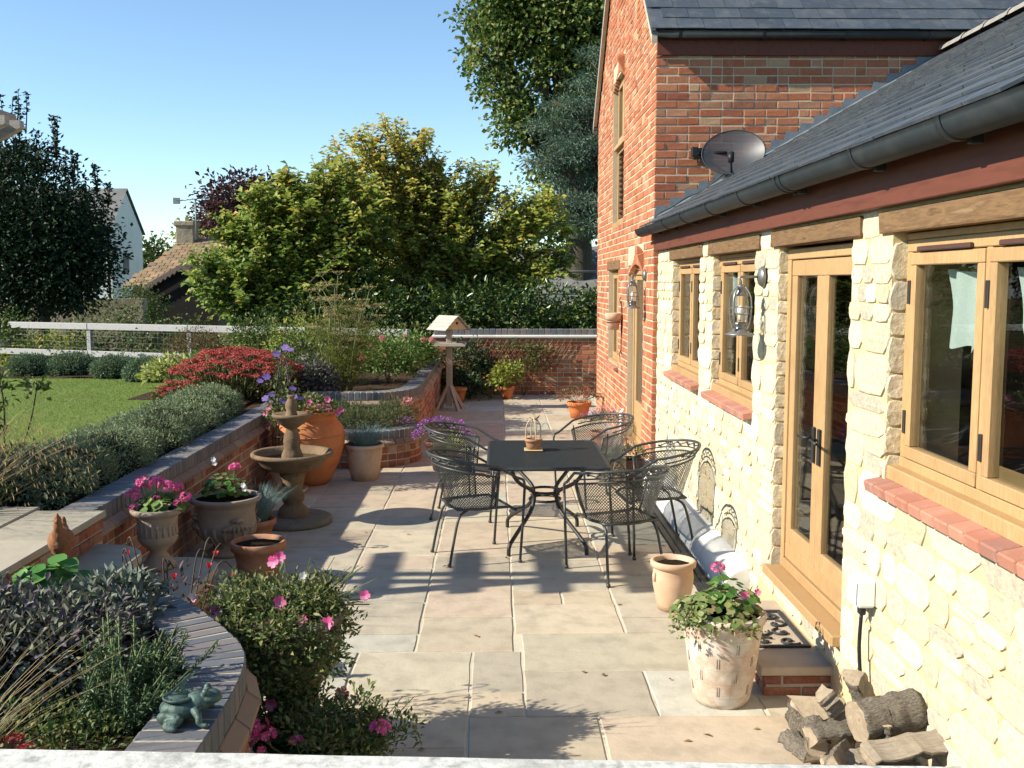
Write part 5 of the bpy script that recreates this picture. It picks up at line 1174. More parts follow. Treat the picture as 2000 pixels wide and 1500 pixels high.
b.grid(lambda u, v: M @ Vector((-1.6 + 2.8 * u, -.05 + .10 * v, .0015 * random.random())), n, 4, False); b.grid(lambda u, v: M @ Vector((-1.6 + 2.8 * u, .05 + .002 * random.random(), -.09 * v)), n, 2, False); b.grid(lambda u, v: M @ Vector((-1.6 + 2.8 * u, -.05, -.09 + .09 * v)), n, 1, False); b.grid(lambda u, v: M @ Vector((-1.6 + 2.8 * u, .05 - .1 * v, -.09)), n, 1, False); b.grid(lambda u, v: M @ Vector((1.2, -.05 + .1 * u, -.09 * v)), 1, 1, False)
b.part("rail", m_rail, rl, world=True)
for x in (-1.3, .9):
    b = MB(); b.cbox(x - .04, x + .04, 1.2, 1.28, .0, 1.35, .006); b.part("post", m_rail, rl, world=True)

b = MB(); b.tube([(HX - .035, 13.02, .0), (HX - .035, 13.02, .42), (HX + .0, 13.02, .45)], .024, 8); b.thing("waste_pipe", m_white, "short white pipe at the foot of the brick gable", "pipe")
# ================================================================ leaf materials: colour of each leaf by its own number r
def leafmat(name, cols, trans=.3, rough=.55, spec=.3, gain=1.4): return mat(name, [tuple(min(.8, q * (gain if max(c) < .4 else 1)) for q in c) for c in cols], 'attr', rough=rough, bump=0, trans=trans, spec=spec)
lf_hazy = leafmat("yellowing_hazel_leaf", [(.06, .10, .018), (.115, .15, .026), (.17, .185, .034), (.23, .205, .042), (.31, .20, .05)], gain=2.05, trans=.38)
lf_hazg = leafmat("green_hazel_leaf", [(.04, .08, .014), (.08, .125, .022), (.125, .16, .03), (.18, .185, .038), (.27, .19, .045)], gain=2.05, trans=.38)
lf_apple = leafmat("dark_orchard_leaf", [(.008, .018, .010), (.013, .028, .013), (.022, .042, .017), (.035, .06, .022)], trans=.1, gain=1.2, spec=.2)  # tone by chance per leaf; the palest is put in for sunlit leaves
lf_maple = leafmat("maple_leaf", [(.028, .055, .014), (.055, .09, .022), (.085, .12, .03), (.16, .15, .04)], trans=.3, gain=1.8)
lf_cedar = leafmat("blue_cedar_needle", [(.045, .08, .055), (.075, .115, .08), (.105, .145, .10)], trans=.15, gain=1.7)
lf_laurel = leafmat("laurel_leaf", [(.014, .035, .008), (.028, .06, .012), (.05, .085, .018), (.12, .13, .025)], trans=.15, rough=.35, spec=.5)
lf_copper = leafmat("copper_leaf", [(.035, .016, .02), (.06, .028, .03), (.085, .045, .035)], trans=.2)
lf_shrub = leafmat("shrub_leaf", [(.03, .06, .014), (.055, .09, .022), (.085, .12, .032), (.14, .13, .04)], trans=.25)
lf_lav = leafmat("lavender_leaf", [(.07, .095, .048), (.115, .145, .076), (.165, .19, .11)], trans=.15, rough=.8, gain=2.0)
lf_ball = leafmat("clipped_ball_leaf", [(.045, .075, .04), (.075, .11, .06), (.105, .14, .08)], trans=.15, rough=.8, gain=1.9)
lf_sage = leafmat("purple_sage_leaf", [(.055, .035, .06), (.06, .06, .055), (.085, .09, .065), (.13, .14, .095)], trans=.15, rough=.75, gain=1.75)
lf_rose = leafmat("rosemary_needle", [(.03, .06, .025), (.06, .10, .045), (.10, .145, .075)], trans=.1)
lf_straw = leafmat("straw_blade", [(.24, .17, .08), (.34, .26, .13), (.42, .33, .19)], trans=.2, rough=.7)
lf_gold = leafmat("golden_oat_spikelet", [(.28, .19, .08), (.38, .28, .13), (.46, .36, .20)], trans=.3)
lf_fenn = leafmat("fennel_frond", [(.10, .13, .03), (.155, .175, .04), (.21, .205, .045), (.085, .12, .035)], trans=.3)
lf_fesc = leafmat("blue_fescue_blade", [(.06, .115, .115), (.10, .165, .16), (.15, .21, .18)], trans=.15)
lf_ger = leafmat("geranium_leaf", [(.035, .085, .015), (.06, .125, .025), (.10, .17, .04), (.16, .17, .05)], trans=.25)
lf_pet = leafmat("petunia_leaf", [(.035, .065, .018), (.075, .105, .03), (.12, .14, .045), (.20, .18, .085)], trans=.25)
lf_nast = leafmat("nasturtium_leaf", [(.05, .15, .03), (.08, .20, .045), (.11, .24, .06)], trans=.35)
lf_chart = leafmat("yellow_green_blade", [(.20, .24, .05), (.30, .32, .10), (.40, .40, .2)], trans=.3)
lf_ivy = leafmat("variegated_ivy_leaf", [(.05, .09, .02), (.10, .14, .04), (.22, .24, .10), (.14, .10, .05)], trans=.2)
lf_sedl = leafmat("sedum_leaf", [(.07, .09, .03), (.12, .13, .04), (.13, .06, .03)], trans=.2)
fl_pink = leafmat("hot_pink_petal", [(.70, .07, .27), (.80, .14, .36), (.85, .30, .48)], trans=.35, rough=.6)
fl_rose = leafmat("pale_pink_petal", [(.70, .28, .30), (.78, .42, .42)], trans=.35)
fl_purp = leafmat("purple_petal", [(.12, .07, .27), (.19, .12, .37), (.30, .22, .48)], trans=.35)
fl_viol = leafmat("violet_petal", [(.22, .05, .32), (.33, .10, .42), (.42, .22, .50)], trans=.35)
fl_red = leafmat("scarlet_petal", [(.55, .02, .03), (.68, .06, .05)], trans=.35)
fl_white = leafmat("white_petal", [(.75, .74, .72), (.82, .81, .80)], trans=.35)
m_sedum = leafmat("sedum_head", [(.17, .022, .022), (.26, .05, .042), (.34, .09, .07)], trans=.15, rough=.85, gain=1.6)
m_sedum2 = leafmat("bright_sedum_head", [(.28, .015, .025), (.40, .045, .055)], trans=.1, rough=.85, gain=1.1)
m_twig = mat("twig_bark", [(.06, .045, .03), (.10, .08, .055)], scale=12, rough=.9, bump=.5, bscale=40)
m_gstem = mat("green_stem", [(.09, .12, .04), (.14, .16, .06)], scale=10, rough=.7, bump=0)
m_trunk = mat("tree_bark", [(.045, .035, .026), (.085, .068, .05), (.06, .048, .036)], scale=6, stretch=(5, 5, 1), rough=.95, bump=.8, bscale=9, bdist=.03)
m_twig_shade = mat("shaded_inner_twigs", [(.020, .022, .012), (.035, .036, .02)], scale=30, rough=1, bump=.8, bscale=50, bdist=.03, spec=.05)  # near black: shade between the inner twigs is put into the colour
def cat_leaves(parts): return [np.concatenate(p) for p in zip(*parts)]

def blades(name, parent, n, base_r, L, spread, mt, z=0.0, w=.006, c=(0, 0), droop=.5, seg=4, wander=.3, lean=(0, 0)):
    """grass: every blade a curved ribbon that arches outwards (local coordinates)"""
    V, F, rr = [], [], []; k = 0
    for i in range(n):
        a = random.uniform(0, 2 * math.pi); r0 = base_r * math.sqrt(random.random()); l = L * random.uniform(.6, 1.1); sp = spread * random.uniform(.2, 1.1); da = a + random.uniform(-wander, wander)
        d = Vector((math.cos(da), math.sin(da), 0)) + Vector((lean[0], lean[1], 0)); p = Vector((c[0] + r0 * math.cos(a), c[1] + r0 * math.sin(a), z)); s = Vector((-math.sin(da), math.cos(da), 0)); q = random.random()
        for j in range(seg + 1):
            t = j / seg; pt = p + d * (l * sp * t ** 1.4) + Vector((0, 0, l * (t - droop * sp * t * t))); ww = w * (1 - t * .85) * .5
            V += [pt - s * ww, pt + s * ww]
            if j: b0 = k + 2 * (j - 1); F += [(b0, b0 + 1, b0 + 3), (b0, b0 + 3, b0 + 2)]; rr += [q, q]
        k += 2 * (seg + 1)
    me = tri_mesh(name, np.array([tuple(v) for v in V]), np.array(F), np.array(rr), mt); o = bpy.data.objects.new(name, me); COL.objects.link(o); o.parent = parent; o["kind"] = "stuff"; return o

# flower meshes shared by all copies
def petal_flower(name, mt, n=5, r=.03, cup=.3, notch=True):
    V, F, rr = [], [], []; k = 0
    for i in range(n):
        a = 2 * math.pi * i / n; h = math.pi / n * .95
        P = [(0, 0, -r * cup), (r * .75 * math.cos(a - h), r * .75 * math.sin(a - h), 0), (r * math.cos(a - h * .45), r * math.sin(a - h * .45), r * .05), (r * .93 * math.cos(a), r * .93 * math.sin(a), 0), (r * math.cos(a + h * .45), r * math.sin(a + h * .45), r * .05), (r * .75 * math.cos(a + h), r * .75 * math.sin(a + h), 0)]
        V += P; F += [(k, k + j, k + j + 1) for j in range(1, 5)]; rr += [random.random()] * 4; k += 6
    return tri_mesh(name, np.array(V), np.array(F), np.array(rr), mt)
def head_mesh(name, mt, R0=.045, n=26, pr=.016, flat=.75):
    V, F, rr = [], [], []; k = 0
    for i in range(n):
        u = rand_dirs(1)[0]; u[2] = abs(u[2]) * 1.2 - .25; u /= np.linalg.norm(u); c = u * R0 * np.array([1, 1, flat]); t = np.cross(u, [0.3, .5, .8]); t /= np.linalg.norm(t); s = np.cross(u, t)
        for j in range(5):
            a = 2 * math.pi * j / 5; d = t * math.cos(a) + s * math.sin(a); e = t * math.cos(a + .5) + s * math.sin(a + .5); g = t * math.cos(a - .5) + s * math.sin(a - .5)
            V += [tuple(c - u * .004), tuple(c + e * pr * .8 + u * .002), tuple(c + d * pr * 1.05 + u * .004), tuple(c + g * pr * .8 + u * .002)]; F += [(k, k + 1, k + 2), (k, k + 2, k + 3)]; q = random.random(); rr += [q, q]; k += 4
    return tri_mesh(name, np.array(V), np.array(F), np.array(rr), mt)
PET = petal_flower("flower", fl_pink, 5, .028); HEAD = [head_mesh("flower_head", fl_pink) for _ in range(3)]; ROSE = head_mesh("rose_bloom", fl_rose, .03, 18, .022); CLEM = petal_flower("flower", fl_purp, 6, .05, .1); WHT = petal_flower("flower", fl_white, 5, .016)
def flower(me, parent, loc, aim=(0, -1, .4), s=1.0, name="flower"):
    o = bpy.data.objects.new(name, me); COL.objects.link(o); o.parent = parent; o.location = loc; o.scale = (s, s, s)
    v = Vector(aim) + Vector((random.uniform(-.4, .4), random.uniform(-.4, .4), random.uniform(-.2, .3))); o.rotation_euler = v.to_track_quat('Z', 'Y').to_euler(); return o
def plant(name, label, loc, cat="plant", group=None): return root(name, label, cat, loc, group=group)
def bush_leaves(parent, blobs, n, L, W, mt, flat=1.0, hol=.45, droop=.1, name="foliage", fold=.25, clump=0, crad=.1, up=.3, rr=None):
    """blobs [(centre, (rx,ry,rz))] local; leaves on and in the blobs, in small clumps if clump > 0"""
    vol = np.array([b[1][0] * b[1][1] + b[1][1] * b[1][2] + b[1][0] * b[1][2] for b in blobs]); pr = vol / vol.sum(); out = []
    for (c, r), k in zip(blobs, rng.multinomial(n if not clump else max(1, n // clump), pr)):
        if k == 0: continue
        u = rand_dirs(k); u[:, 2] = np.where(u[:, 2] < -.35, -u[:, 2] * .6, u[:, 2]); rad = (hol + (1 - hol) * rng.random(k) ** .5)[:, None]; C = np.asarray(c)[None] + u * np.asarray(r)[None] * rad
        if clump:
            C = np.repeat(C, clump, axis=0); u = np.repeat(u, clump, axis=0); o = rng.normal(size=C.shape) * crad; C = C + o; u = norm_rows(u + norm_rows(o) * .7)
        D = u + rng.normal(size=C.shape) * .55; D[:, 2] += up - droop; out.append((C, D, u * .6 + np.array([[0, 0, .8]]) + rng.normal(size=C.shape) * .45))
    C, D, N = cat_leaves(out); m = len(C)
    return leaf_obj(name, C, D, N, L * (.65 + .7 * rng.random(m)), W * (.65 + .7 * rng.random(m)), mt, parent, rr=rr, fold=fold, world=False)
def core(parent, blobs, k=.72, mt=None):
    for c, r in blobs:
        b = MB(); b.ball(c, 1, 14, 9, tuple(q * k for q in r), .12); b.part("shaded_twig_core", mt or m_twig_shade, parent)  # solid dark ball for the twigs and painted shade inside the bush
def stems(parent, segs, mt, name="stem", n=5):
    """segs: list of (points, radii)"""
    b = MB()
    for p, r in segs: b.tube(p, r, n)
    return b.part(name, mt, parent, kind="stuff")

# ---- lavender hedge along the retaining wall: one bush after the other
for i in range(10):
    y = 6.55 + i * .50; x = -2.93 - .06 * (i % 2) - (.1 if i > 7 else 0); r = .30 + .03 * ((i * 7) % 3)
    o = plant("lavender_bush", f"grey green lavender mound, {['nearest the landing', 'second from the landing', 'third from the landing', 'fourth from the landing', 'fifth from the landing', 'sixth from the landing', 'fourth from the red sedum', 'third from the red sedum', 'second from the red sedum', 'nearest the red sedum'][i]} in the hedge on the wall", (x, y, .66), group="lavender hedge above the retaining wall")
    bl = [((0, 0, .12), (r * .98, r * .82, .17 + .035 * (i % 3))), ((-.24, .1, .10), (r * .8, r * .8, .17)), ((.15, -.12, .08), (r * .55, r * .7, .13)), ((-.1, -.2, .1), (r * .5, r * .5, .15))]
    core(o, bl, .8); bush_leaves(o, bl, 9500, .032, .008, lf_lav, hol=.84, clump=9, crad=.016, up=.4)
# ---- clipped balls before the fence
for i, (x, y) in enumerate(((-7.75, 16.9), (-7.05, 16.9), (-6.2, 16.5), (-5.42, 15.8))):
    o = plant("clipped_ball", f"clipped grey green ball shrub, {['leftmost', 'second from the left', 'third from the left', 'rightmost'][i]} of the four before the fence", (x, y, lawn_z(x, y) - .03), "shrub", "clipped ball shrubs edging the lawn")
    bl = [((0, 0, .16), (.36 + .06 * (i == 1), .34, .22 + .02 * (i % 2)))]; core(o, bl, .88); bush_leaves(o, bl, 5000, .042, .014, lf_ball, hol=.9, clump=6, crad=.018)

# ---- sedum with flat red heads
def sedum(label, loc, spread, n, hr, mt, zt, leaves=True):
    o = plant("sedum_plant", label, loc); k_ = 150; u_ = rand_dirs(k_); u_[:, 2] = np.abs(u_[:, 2]) * .9 - .1; C_ = u_ * np.array([[1, 1, .4]]) * (.75 + .25 * rng.random((k_, 1))); V_, F_ = leaf_arrays(C_, u_ * .4 + rng.normal(size=(k_, 3)) * .5 + np.array([[0, 0, .5]]), u_ + np.array([[0, 0, .6]]), np.full(k_, .26), np.full(k_, .22), .1)
    me = tri_mesh("flower_head", V_, F_, np.repeat(rng.random(k_), 2), mt); st = []
    for i in range(n):
        a = i * 2.39996; t = math.sqrt((i + .5) / n); x, y = spread[0] * t * math.cos(a), spread[1] * t * math.sin(a); z = zt * (1 - .42 * t ** 2) + random.uniform(-.05, .04); r = hr * random.uniform(.7, 1.25)
        h = bpy.data.objects.new("flower_head", me); COL.objects.link(h); h.parent = o; h.location = (x, y, z); h.scale = (r, r * random.uniform(.8, 1.1), r * random.uniform(.7, 1)); h.rotation_euler = (random.uniform(-.25, .25) - .3 * y / max(spread[1], .1), random.uniform(-.25, .25), random.uniform(0, 6))
        st.append(([(x * .45, y * .45, 0), (x * .85, y * .85, z * .6), (x, y, z)], .007))
    stems(o, st, m_gstem, n=4)
    if leaves: bush_leaves(o, [((0, 0, zt * .35), (spread[0] * .95, spread[1] * .95, zt * .45))], 900, .08, .04, lf_sedl, hol=.5)
    return o
sedum("wide clump of dark red flat headed sedum at the end of the lavender hedge", (-3.2, 12.45, .64), (.78, .7), 210, .066, m_sedum, .62)
sedum("low spray of red sedum leaning over the lawn edge", (-3.62, 11.6, .66), (.3, .3), 30, .055, m_sedum, .28)
sedum("bright red sedum cushion just above the balustrade rail", (-1.36, 2.50, .66), (.21, .16), 46, .036, m_sedum2, .27)
o = plant("yellow_green_perennial", "yellow green leafy perennial between the ball shrubs and the sedum", (-4.55, 14.5, .6)); bush_leaves(o, [((0, 0, .18), (.5, .4, .25))], 1100, .10, .05, lf_chart, hol=.4)
o = plant("blue_green_perennial", "pale blue green leafy clump behind the red sedum", (-3.95, 13.6, .62)); bush_leaves(o, [((0, 0, .22), (.3, .3, .3))], 500, .10, .05, lf_nast, hol=.4)
o = plant("brown_shrub", "brownish seed headed shrub before the fence", (-5.1, 17.3, .45)); bush_leaves(o, [((0, 0, .45), (.55, .45, .42))], 2600, .05, .014, leafmat("brown_seedhead", [(.07, .06, .025), (.12, .09, .04), (.16, .11, .05)]), hol=.3, clump=6, crad=.04)

# ---- near bed: purple sage, rosemary, dry grass, nasturtium, fuchsia
o = plant("purple_sage", "large purple sage bush filling the near bed", (-1.95, 3.62, .66))
bl = [((-.62, .38, .17), (.42, .36, .27)), ((.1, .02, .08), (.5, .42, .20)), ((-.25, -.3, .08), (.55, .4, .20)), ((.36, .32, .02), (.22, .2, .15)), ((-.95, 0, .15), (.45, .6, .28)), ((-.2, .4, .06), (.3, .2, .16))]
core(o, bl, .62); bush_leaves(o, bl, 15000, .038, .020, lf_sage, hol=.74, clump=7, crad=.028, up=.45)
o = plant("grey_sage", "grey green sage sprigs beside the steps", (-1.58, 4.12, .68)); bush_leaves(o, [((0, 0, .08), (.2, .16, .14))], 420, .06, .022, leafmat("grey_sage_leaf", [(.11, .14, .11), (.16, .19, .15)], .1, .8, .3, 1.0), hol=.5, up=.5)
o = plant("rosemary_bush", "green rosemary bush leaning over the near coping", (-1.27, 3.28, .66)); st, C, D = [], [], []
for i in range(85):
    a = random.uniform(0, 6.28); l = random.uniform(.12, .28); lean = random.uniform(.25, 1.3); d = Vector((math.cos(a) * .7 + .4, math.sin(a) * .7 + .12, 0)) * lean + Vector((0, 0, 1)); d.normalize(); p0 = Vector((random.uniform(-.12, .12), random.uniform(-.16, .16), 0))
    st.append(([p0, p0 + d * l * .5, p0 + d * l + Vector((0, 0, .02))], .003))
    for k in range(80):
        t = .02 + .98 * k / 80; q = rand_dirs(1)[0]; C.append(tuple(p0 + d * l * t)); D.append((d.x * .9 + q[0], d.y * .9 + q[1], d.z * .9 + q[2]))
stems(o, st, m_gstem, n=4); leaf_obj("foliage", C, D, rand_dirs(len(C)), .028, .0062, lf_rose, o, world=False)
o = plant("dry_grass", "straw coloured dry grass clump in the near corner", (-1.62, 2.72, .66)); blades("blade", o, 170, .14, .46, .75, lf_straw, w=.003, droop=.4, lean=(.45, .25)); blades("green_blade", o, 160, .12, .34, .7, lf_fesc, w=.004, droop=.4)
o = plant("nasturtium", "bright green round leaved nasturtium by the clay hen", (-1.95, 4.34, .70))
def round_leaves(parent, n, rad, blob, mt, name="leaf_mass", nrm_up=.8):
    V, F, rr = [], [], []; k = 0
    for i in range(n):
        u = rand_dirs(1)[0]; u[2] = abs(u[2]); c = np.array(blob[0]) + u * np.array(blob[1]) * random.uniform(.6, 1); nr = u * .6 + np.array([0, -.15, nrm_up]) + rng.normal(size=3) * .25; nr /= np.linalg.norm(nr); t = np.cross(nr, [.2, .9, .1]); t /= np.linalg.norm(t); s = np.cross(nr, t); r = rad * random.uniform(.6, 1.15); V.append(tuple(c - nr * r * .15))
        for j in range(8): a = 2 * math.pi * j / 8; rj = r * (.88 if j % 2 else 1.05); V.append(tuple(c + (t * math.cos(a) + s * math.sin(a)) * rj + nr * r * .06 * random.uniform(-1, 1)))
        F += [(k, k + 1 + j, k + 1 + (j + 1) % 8) for j in range(8)]; q = random.random(); rr += [q] * 8; k += 9
    o = bpy.data.objects.new(name, tri_mesh(name, np.array(V), np.array(F), np.array(rr), mt)); COL.objects.link(o); o.parent = parent; o["kind"] = "stuff"; return o
round_leaves(o, 52, .045, ((0, 0, .07), (.17, .13, .14)), lf_nast)
o = plant("nasturtium", "blue green trailing nasturtium below the purple sage", (-1.72, 4.02, .70)); round_leaves(o, 34, .035, ((0, 0, .05), (.2, .12, .1)), lf_ger)
o = plant("fuchsia", "thin stemmed fuchsia with hanging red flowers by the steps", (-1.52, 4.62, .0)); st = []
for i in range(9):
    a = random.uniform(0, 6.28); p = Vector((.12 * math.cos(a), .1 * math.sin(a), .5)); q = p + Vector((.1 * math.cos(a), .1 * math.sin(a), .28 + .12 * random.random())); st.append((smooth_path([(0, 0, 0), (p.x * .6, p.y * .6, .3), p, q, q + Vector((.05 * math.cos(a), .05, -.03))], 4), .0035))
    if i % 2 == 0: flower(petal_flower("flower", fl_red, 4, .015, 1.9), o, q + Vector((.05 * math.cos(a), .05, -.06)), (0, 0, 1))
stems(o, st, m_twig, n=4); bush_leaves(o, [((0, 0, .62), (.2, .16, .2))], 90, .035, .014, lf_copper, hol=.3)
o = plant("creeping_thyme", "low dark green creeping plant covering the soil under the rosemary", (-1.45, 2.95, .66)); bush_leaves(o, [((-.1, 0, .0), (.34, .5, .09)), ((.16, -.1, .0), (.16, .5, .07)), ((-.4, .2, .02), (.3, .4, .1))], 5200, .022, .012, lf_shrub, hol=.4, clump=6, crad=.025)
# ---- oat grass and dark perennials in the bed left of the lavender
o = plant("oat_grass", "golden oat grass arching over the bed by the landing", (-3.35, 5.95, .66)); blades("stem", o, 120, .3, .95, 1.0, lf_straw, w=.006, droop=.38, lean=(.55, .0)); blades("leaf_blade", o, 260, .35, .42, .8, lf_shrub, w=.008, droop=.5); C, D = [], []
for i in range(520):
    a = random.uniform(-1.2, 1.2); r = random.uniform(.2, .85); C.append((r * math.cos(a) + .1, r * math.sin(a) * .9, .62 - .75 * (r - .35) ** 2 - random.random() * .25)); D.append((.4 * math.cos(a), .3 * math.sin(a), -.9))
leaf_obj("spikelet", C, D, rand_dirs(len(C)), .032, .006, lf_gold, o, world=False)
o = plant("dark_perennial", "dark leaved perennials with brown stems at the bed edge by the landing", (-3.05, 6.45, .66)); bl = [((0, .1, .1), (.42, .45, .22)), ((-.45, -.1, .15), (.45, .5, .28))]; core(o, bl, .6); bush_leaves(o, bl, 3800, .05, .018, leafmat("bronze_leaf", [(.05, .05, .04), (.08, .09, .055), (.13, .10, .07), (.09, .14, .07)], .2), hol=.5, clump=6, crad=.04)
o = plant("leafy_sapling", "slim dark leaved shrub at the left edge before the lawn", (-4.15, 8.5, .66)); st = [(smooth_path([(0, 0, 0), (.02, 0, .4), (-.03, .02, .75), (.03, 0, 1.12)], 4), .008), (smooth_path([(.1, .1, 0), (.2, .1, .3), (.26, .1, .58)], 4), .006)]; stems(o, st, m_twig); bush_leaves(o, [((0, 0, .95), (.14, .14, .22)), ((-.02, 0, .5), (.12, .12, .3)), ((.24, .1, .48), (.12, .12, .16)), ((-.25, -.2, .25), (.35, .35, .3))], 520, .07, .04, lf_shrub, hol=.2)

# ---- back bed: fennel, roses, clematis, fillers
o = plant("fennel", "tall feathery fennel with yellowing fronds and seed heads in the back bed", (-2.05, 13.35, .64)); st, fr, um = [], [], []
for i in range(16):
    a = random.uniform(0, 6.28); r = random.uniform(.05, .5); h = random.uniform(.6, 1.2) if i > 2 else random.uniform(1.3, 1.6); p = [Vector((r * .4 * math.cos(a), r * .4 * math.sin(a), 0)), Vector((r * .8 * math.cos(a), r * .7 * math.sin(a), h * .5)), Vector((r * 1.2 * math.cos(a) + random.uniform(-.1, .1), r * math.sin(a), h))]; st.append((smooth_path(p, 4), [.011] * 4 + [.007] * 4 + [.005]))
    for k in range(3):
        q = p[1].lerp(p[2], random.uniform(.1, .9)); e = q + Vector((random.uniform(-.28, .28), random.uniform(-.2, .2), random.uniform(.12, .3))); st.append(([q, q.lerp(e, .5) + Vector((0, 0, -.03)), e], .004)); um.append(e)
    um.append(p[2])
    for k in range(5): fr.append((tuple(p[0].lerp(p[2], random.uniform(.1, .75)) + Vector((random.uniform(-.18, .18), random.uniform(-.15, .15), 0))), (random.uniform(.14, .26),) * 2 + (random.uniform(.14, .24),)))
stems(o, st, m_gstem, n=5); bush_leaves(o, fr, 10500, .06, .0035, lf_fenn, hol=.05, clump=12, crad=.03, name="frond")
sg = []; C, D = [], []
for e in um:
    for k in range(9):
        a = 2 * math.pi * k / 9; t = Vector(e) + Vector((.07 * math.cos(a), .07 * math.sin(a), .05)); sg.append(([e, t], .0018))
        for q in range(7): C.append(tuple(t + Vector((random.uniform(-.015, .015), random.uniform(-.015, .015), random.uniform(-.005, .012))))); D.append(tuple(rand_dirs(1)[0]))
stems(o, sg, m_gstem, "umbel_ray", 3); leaf_obj("seed_head", C, D, rand_dirs(len(C)), .014, .008, lf_gold, o, world=False)
for i, (x, y, z, n) in enumerate(((-1.55, 14.4, .64, 5), (-1.35, 16.0, .62, 4))):
    o = plant("rose_bush", ["leafy rose bush with pale pink blooms at the wall corner", "leafy rose bush further along the curving wall"][i], (x, y, z), group="rose bushes in the back bed"); bl = [((0, 0, .32), (.42, .5, .38)), ((.12, .4, .22), (.35, .5, .28))]; bush_leaves(o, bl, 2300, .055, .034, lf_ger, hol=.35, clump=5, crad=.04); stems(o, [([(0, 0, 0), (.1 * math.cos(k), .1 * math.sin(k), .35), (.3 * math.cos(k), .25 * math.sin(k), .6)], .006) for k in range(6)], m_twig)
    for k in range(n): flower(ROSE, o, (random.uniform(-.35, .35), random.uniform(-.45, .1), random.uniform(.35, .72)), s=1.25, name="rose_bloom")
for i, (x, y, r, h, m_, lab) in enumerate(((-2.7, 14.6, .55, .55, lf_shrub, "green bushy shrub behind the fennel"), (-3.1, 16.6, .7, .6, lf_hazg, "yellow flecked shrub before the fence rail"), (-2.0, 16.8, .7, .5, lf_shrub, "dark green shrub near the fence end"), (-2.35, 12.95, .28, .32, lf_sage, "grey leaved filler plant behind the wall corner"), (-4.1, 17.6, .6, .62, lf_shrub, "dense green shrub at the fence left of the fennel"))):
    o = plant("border_shrub", lab, (x, y, .6), "shrub", "shrubs of the back border"); bl = [((0, 0, h * .6), (r, r, h)), ((r * .5, -r * .3, h * .4), (r * .6, r * .6, h * .7))]; bush_leaves(o, bl, 2600, .06, .03, m_, hol=.3, clump=6, crad=.05)
o = plant("clematis", "purple clematis on a metal obelisk rising from the clay pot behind the fountain", (-2.10, 9.98, .28)); st = []
for k in range(4): a = R(45 + 90 * k); st.append(([(.11 * math.cos(a), .11 * math.sin(a), 0), (.10 * math.cos(a), .10 * math.sin(a), .7), (.01 * math.cos(a), .01 * math.sin(a), 1.22)], .005))
for z in (.3, .6, .9): rr_ = .105 - .02 * (z > .8) - .03 * (z > .8); st.append(([(rr_ * math.cos(t), rr_ * math.sin(t), z) for t in np.linspace(0, 6.28, 13)], .004))
stems(o, st, m_iron, "obelisk_frame"); stems(o, [(smooth_path([(.1 * math.cos(z * 9 + k), .1 * math.sin(z * 9 + k), z) for z in np.linspace(0, 1.15, 12)], 3), .003) for k in (0, 2, 4)], m_twig, n=4)
bush_leaves(o, [((0, 0, .5), (.16, .16, .5)), ((0, 0, 1.02), (.1, .1, .16))], 380, .05, .028, lf_shrub, hol=.4)
for (x, z, s) in ((.03, 1.18, 1), (-.05, 1.12, 1), (.09, 1.16, .9), (-.14, .9, 1.1), (-.2, .86, .9), (.1, .78, 1), (-.17, .68, 1.1), (-.1, .72, .9), (.02, .66, 1), (.12, .7, 1), (.17, .68, .9), (.02, .45, 1), (.12, .42, 1)): flower(CLEM, o, (x, random.uniform(-.14, -.05), z), (.2, -.8, .9), s * .8)

# ---- potted plants
def potted(name, label, loc, cat="plant", group=None): return plant(name, label, loc, cat, group)
def geranium(label, loc, blob, n, heads, mt=lf_ger, rad=.035):
    o = potted("geranium", label, loc); round_leaves(o, n, rad, blob, mt); st = []
    for (x, y, z, s) in heads:
        st.append(([(x * .4, y * .4, blob[0][2]), (x * .9, y * .9, z * .7), (x, y, z)], .003)); h = bpy.data.objects.new("flower_head", random.choice(HEAD)); COL.objects.link(h); h.parent = o; h.location = (x, y, z); h.scale = (s,) * 3; h.rotation_euler = (random.uniform(-.5, .3), random.uniform(-.3, .3), random.uniform(0, 6))
    stems(o, st, m_gstem, n=4); return o
geranium("pink geranium with large flower heads in the slender stone urn", (-2.16, 6.36, .645), ((.03, 0, .03), (.17, .12, .10)), 85, [(-.14, -.02, .11, 1.0), (-.10, .02, .155, .9), (-.06, -.04, .20, 1.05), (-.01, .04, .19, .95), (-.13, -.06, .04, .6), (.07, -.03, .17, 1.05), (.12, .03, .15, .9), (.19, -.02, .10, .8), (.15, -.05, .07, .6), (.02, -.05, .1, .5)])
g2 = geranium("leafy geranium with one pink head in the broad carved urn", (-2.09, 7.72, .43), ((.0, 0, .04), (.2, .15, .17)), 120, [(.09, -.06, .26, .95)], rad=.03)
for (x, z) in ((-.06, .33), (.17, .10), (.16, .13), (-.05, .30)): flower(WHT, g2, (x, -.1, z), s=1.3)
o = potted("petunias", "pink petunias trailing over the orange terracotta jar", (-1.97, 10.52, .72)); bush_leaves(o, [((0, -.05, .08), (.33, .32, .14)), ((-.34, -.1, -.05), (.12, .12, .2))], 1500, .04, .02, lf_pet, hol=.4)
for (x, y, z) in ((-.36, -.2, .10), (-.40, -.18, .04), (-.34, -.22, .12), (-.37, -.2, -.1), (.22, -.2, .13), (.25, -.22, .10), (.24, -.2, .18), (.33, -.15, .03), (.36, -.12, .06), (.06, -.25, .16), (.15, -.22, .12)): flower(PET, o, (x, y, z), s=1.25)
o = potted("petunias", "large bush of pink petunias spilling from the tall cement urn", (-.90, 4.34, .63)); rb = random.Random(5); bl = [((-.05, 0, .04), (.24, .2, .13)), ((.14, .0, .02), (.12, .15, .12))]
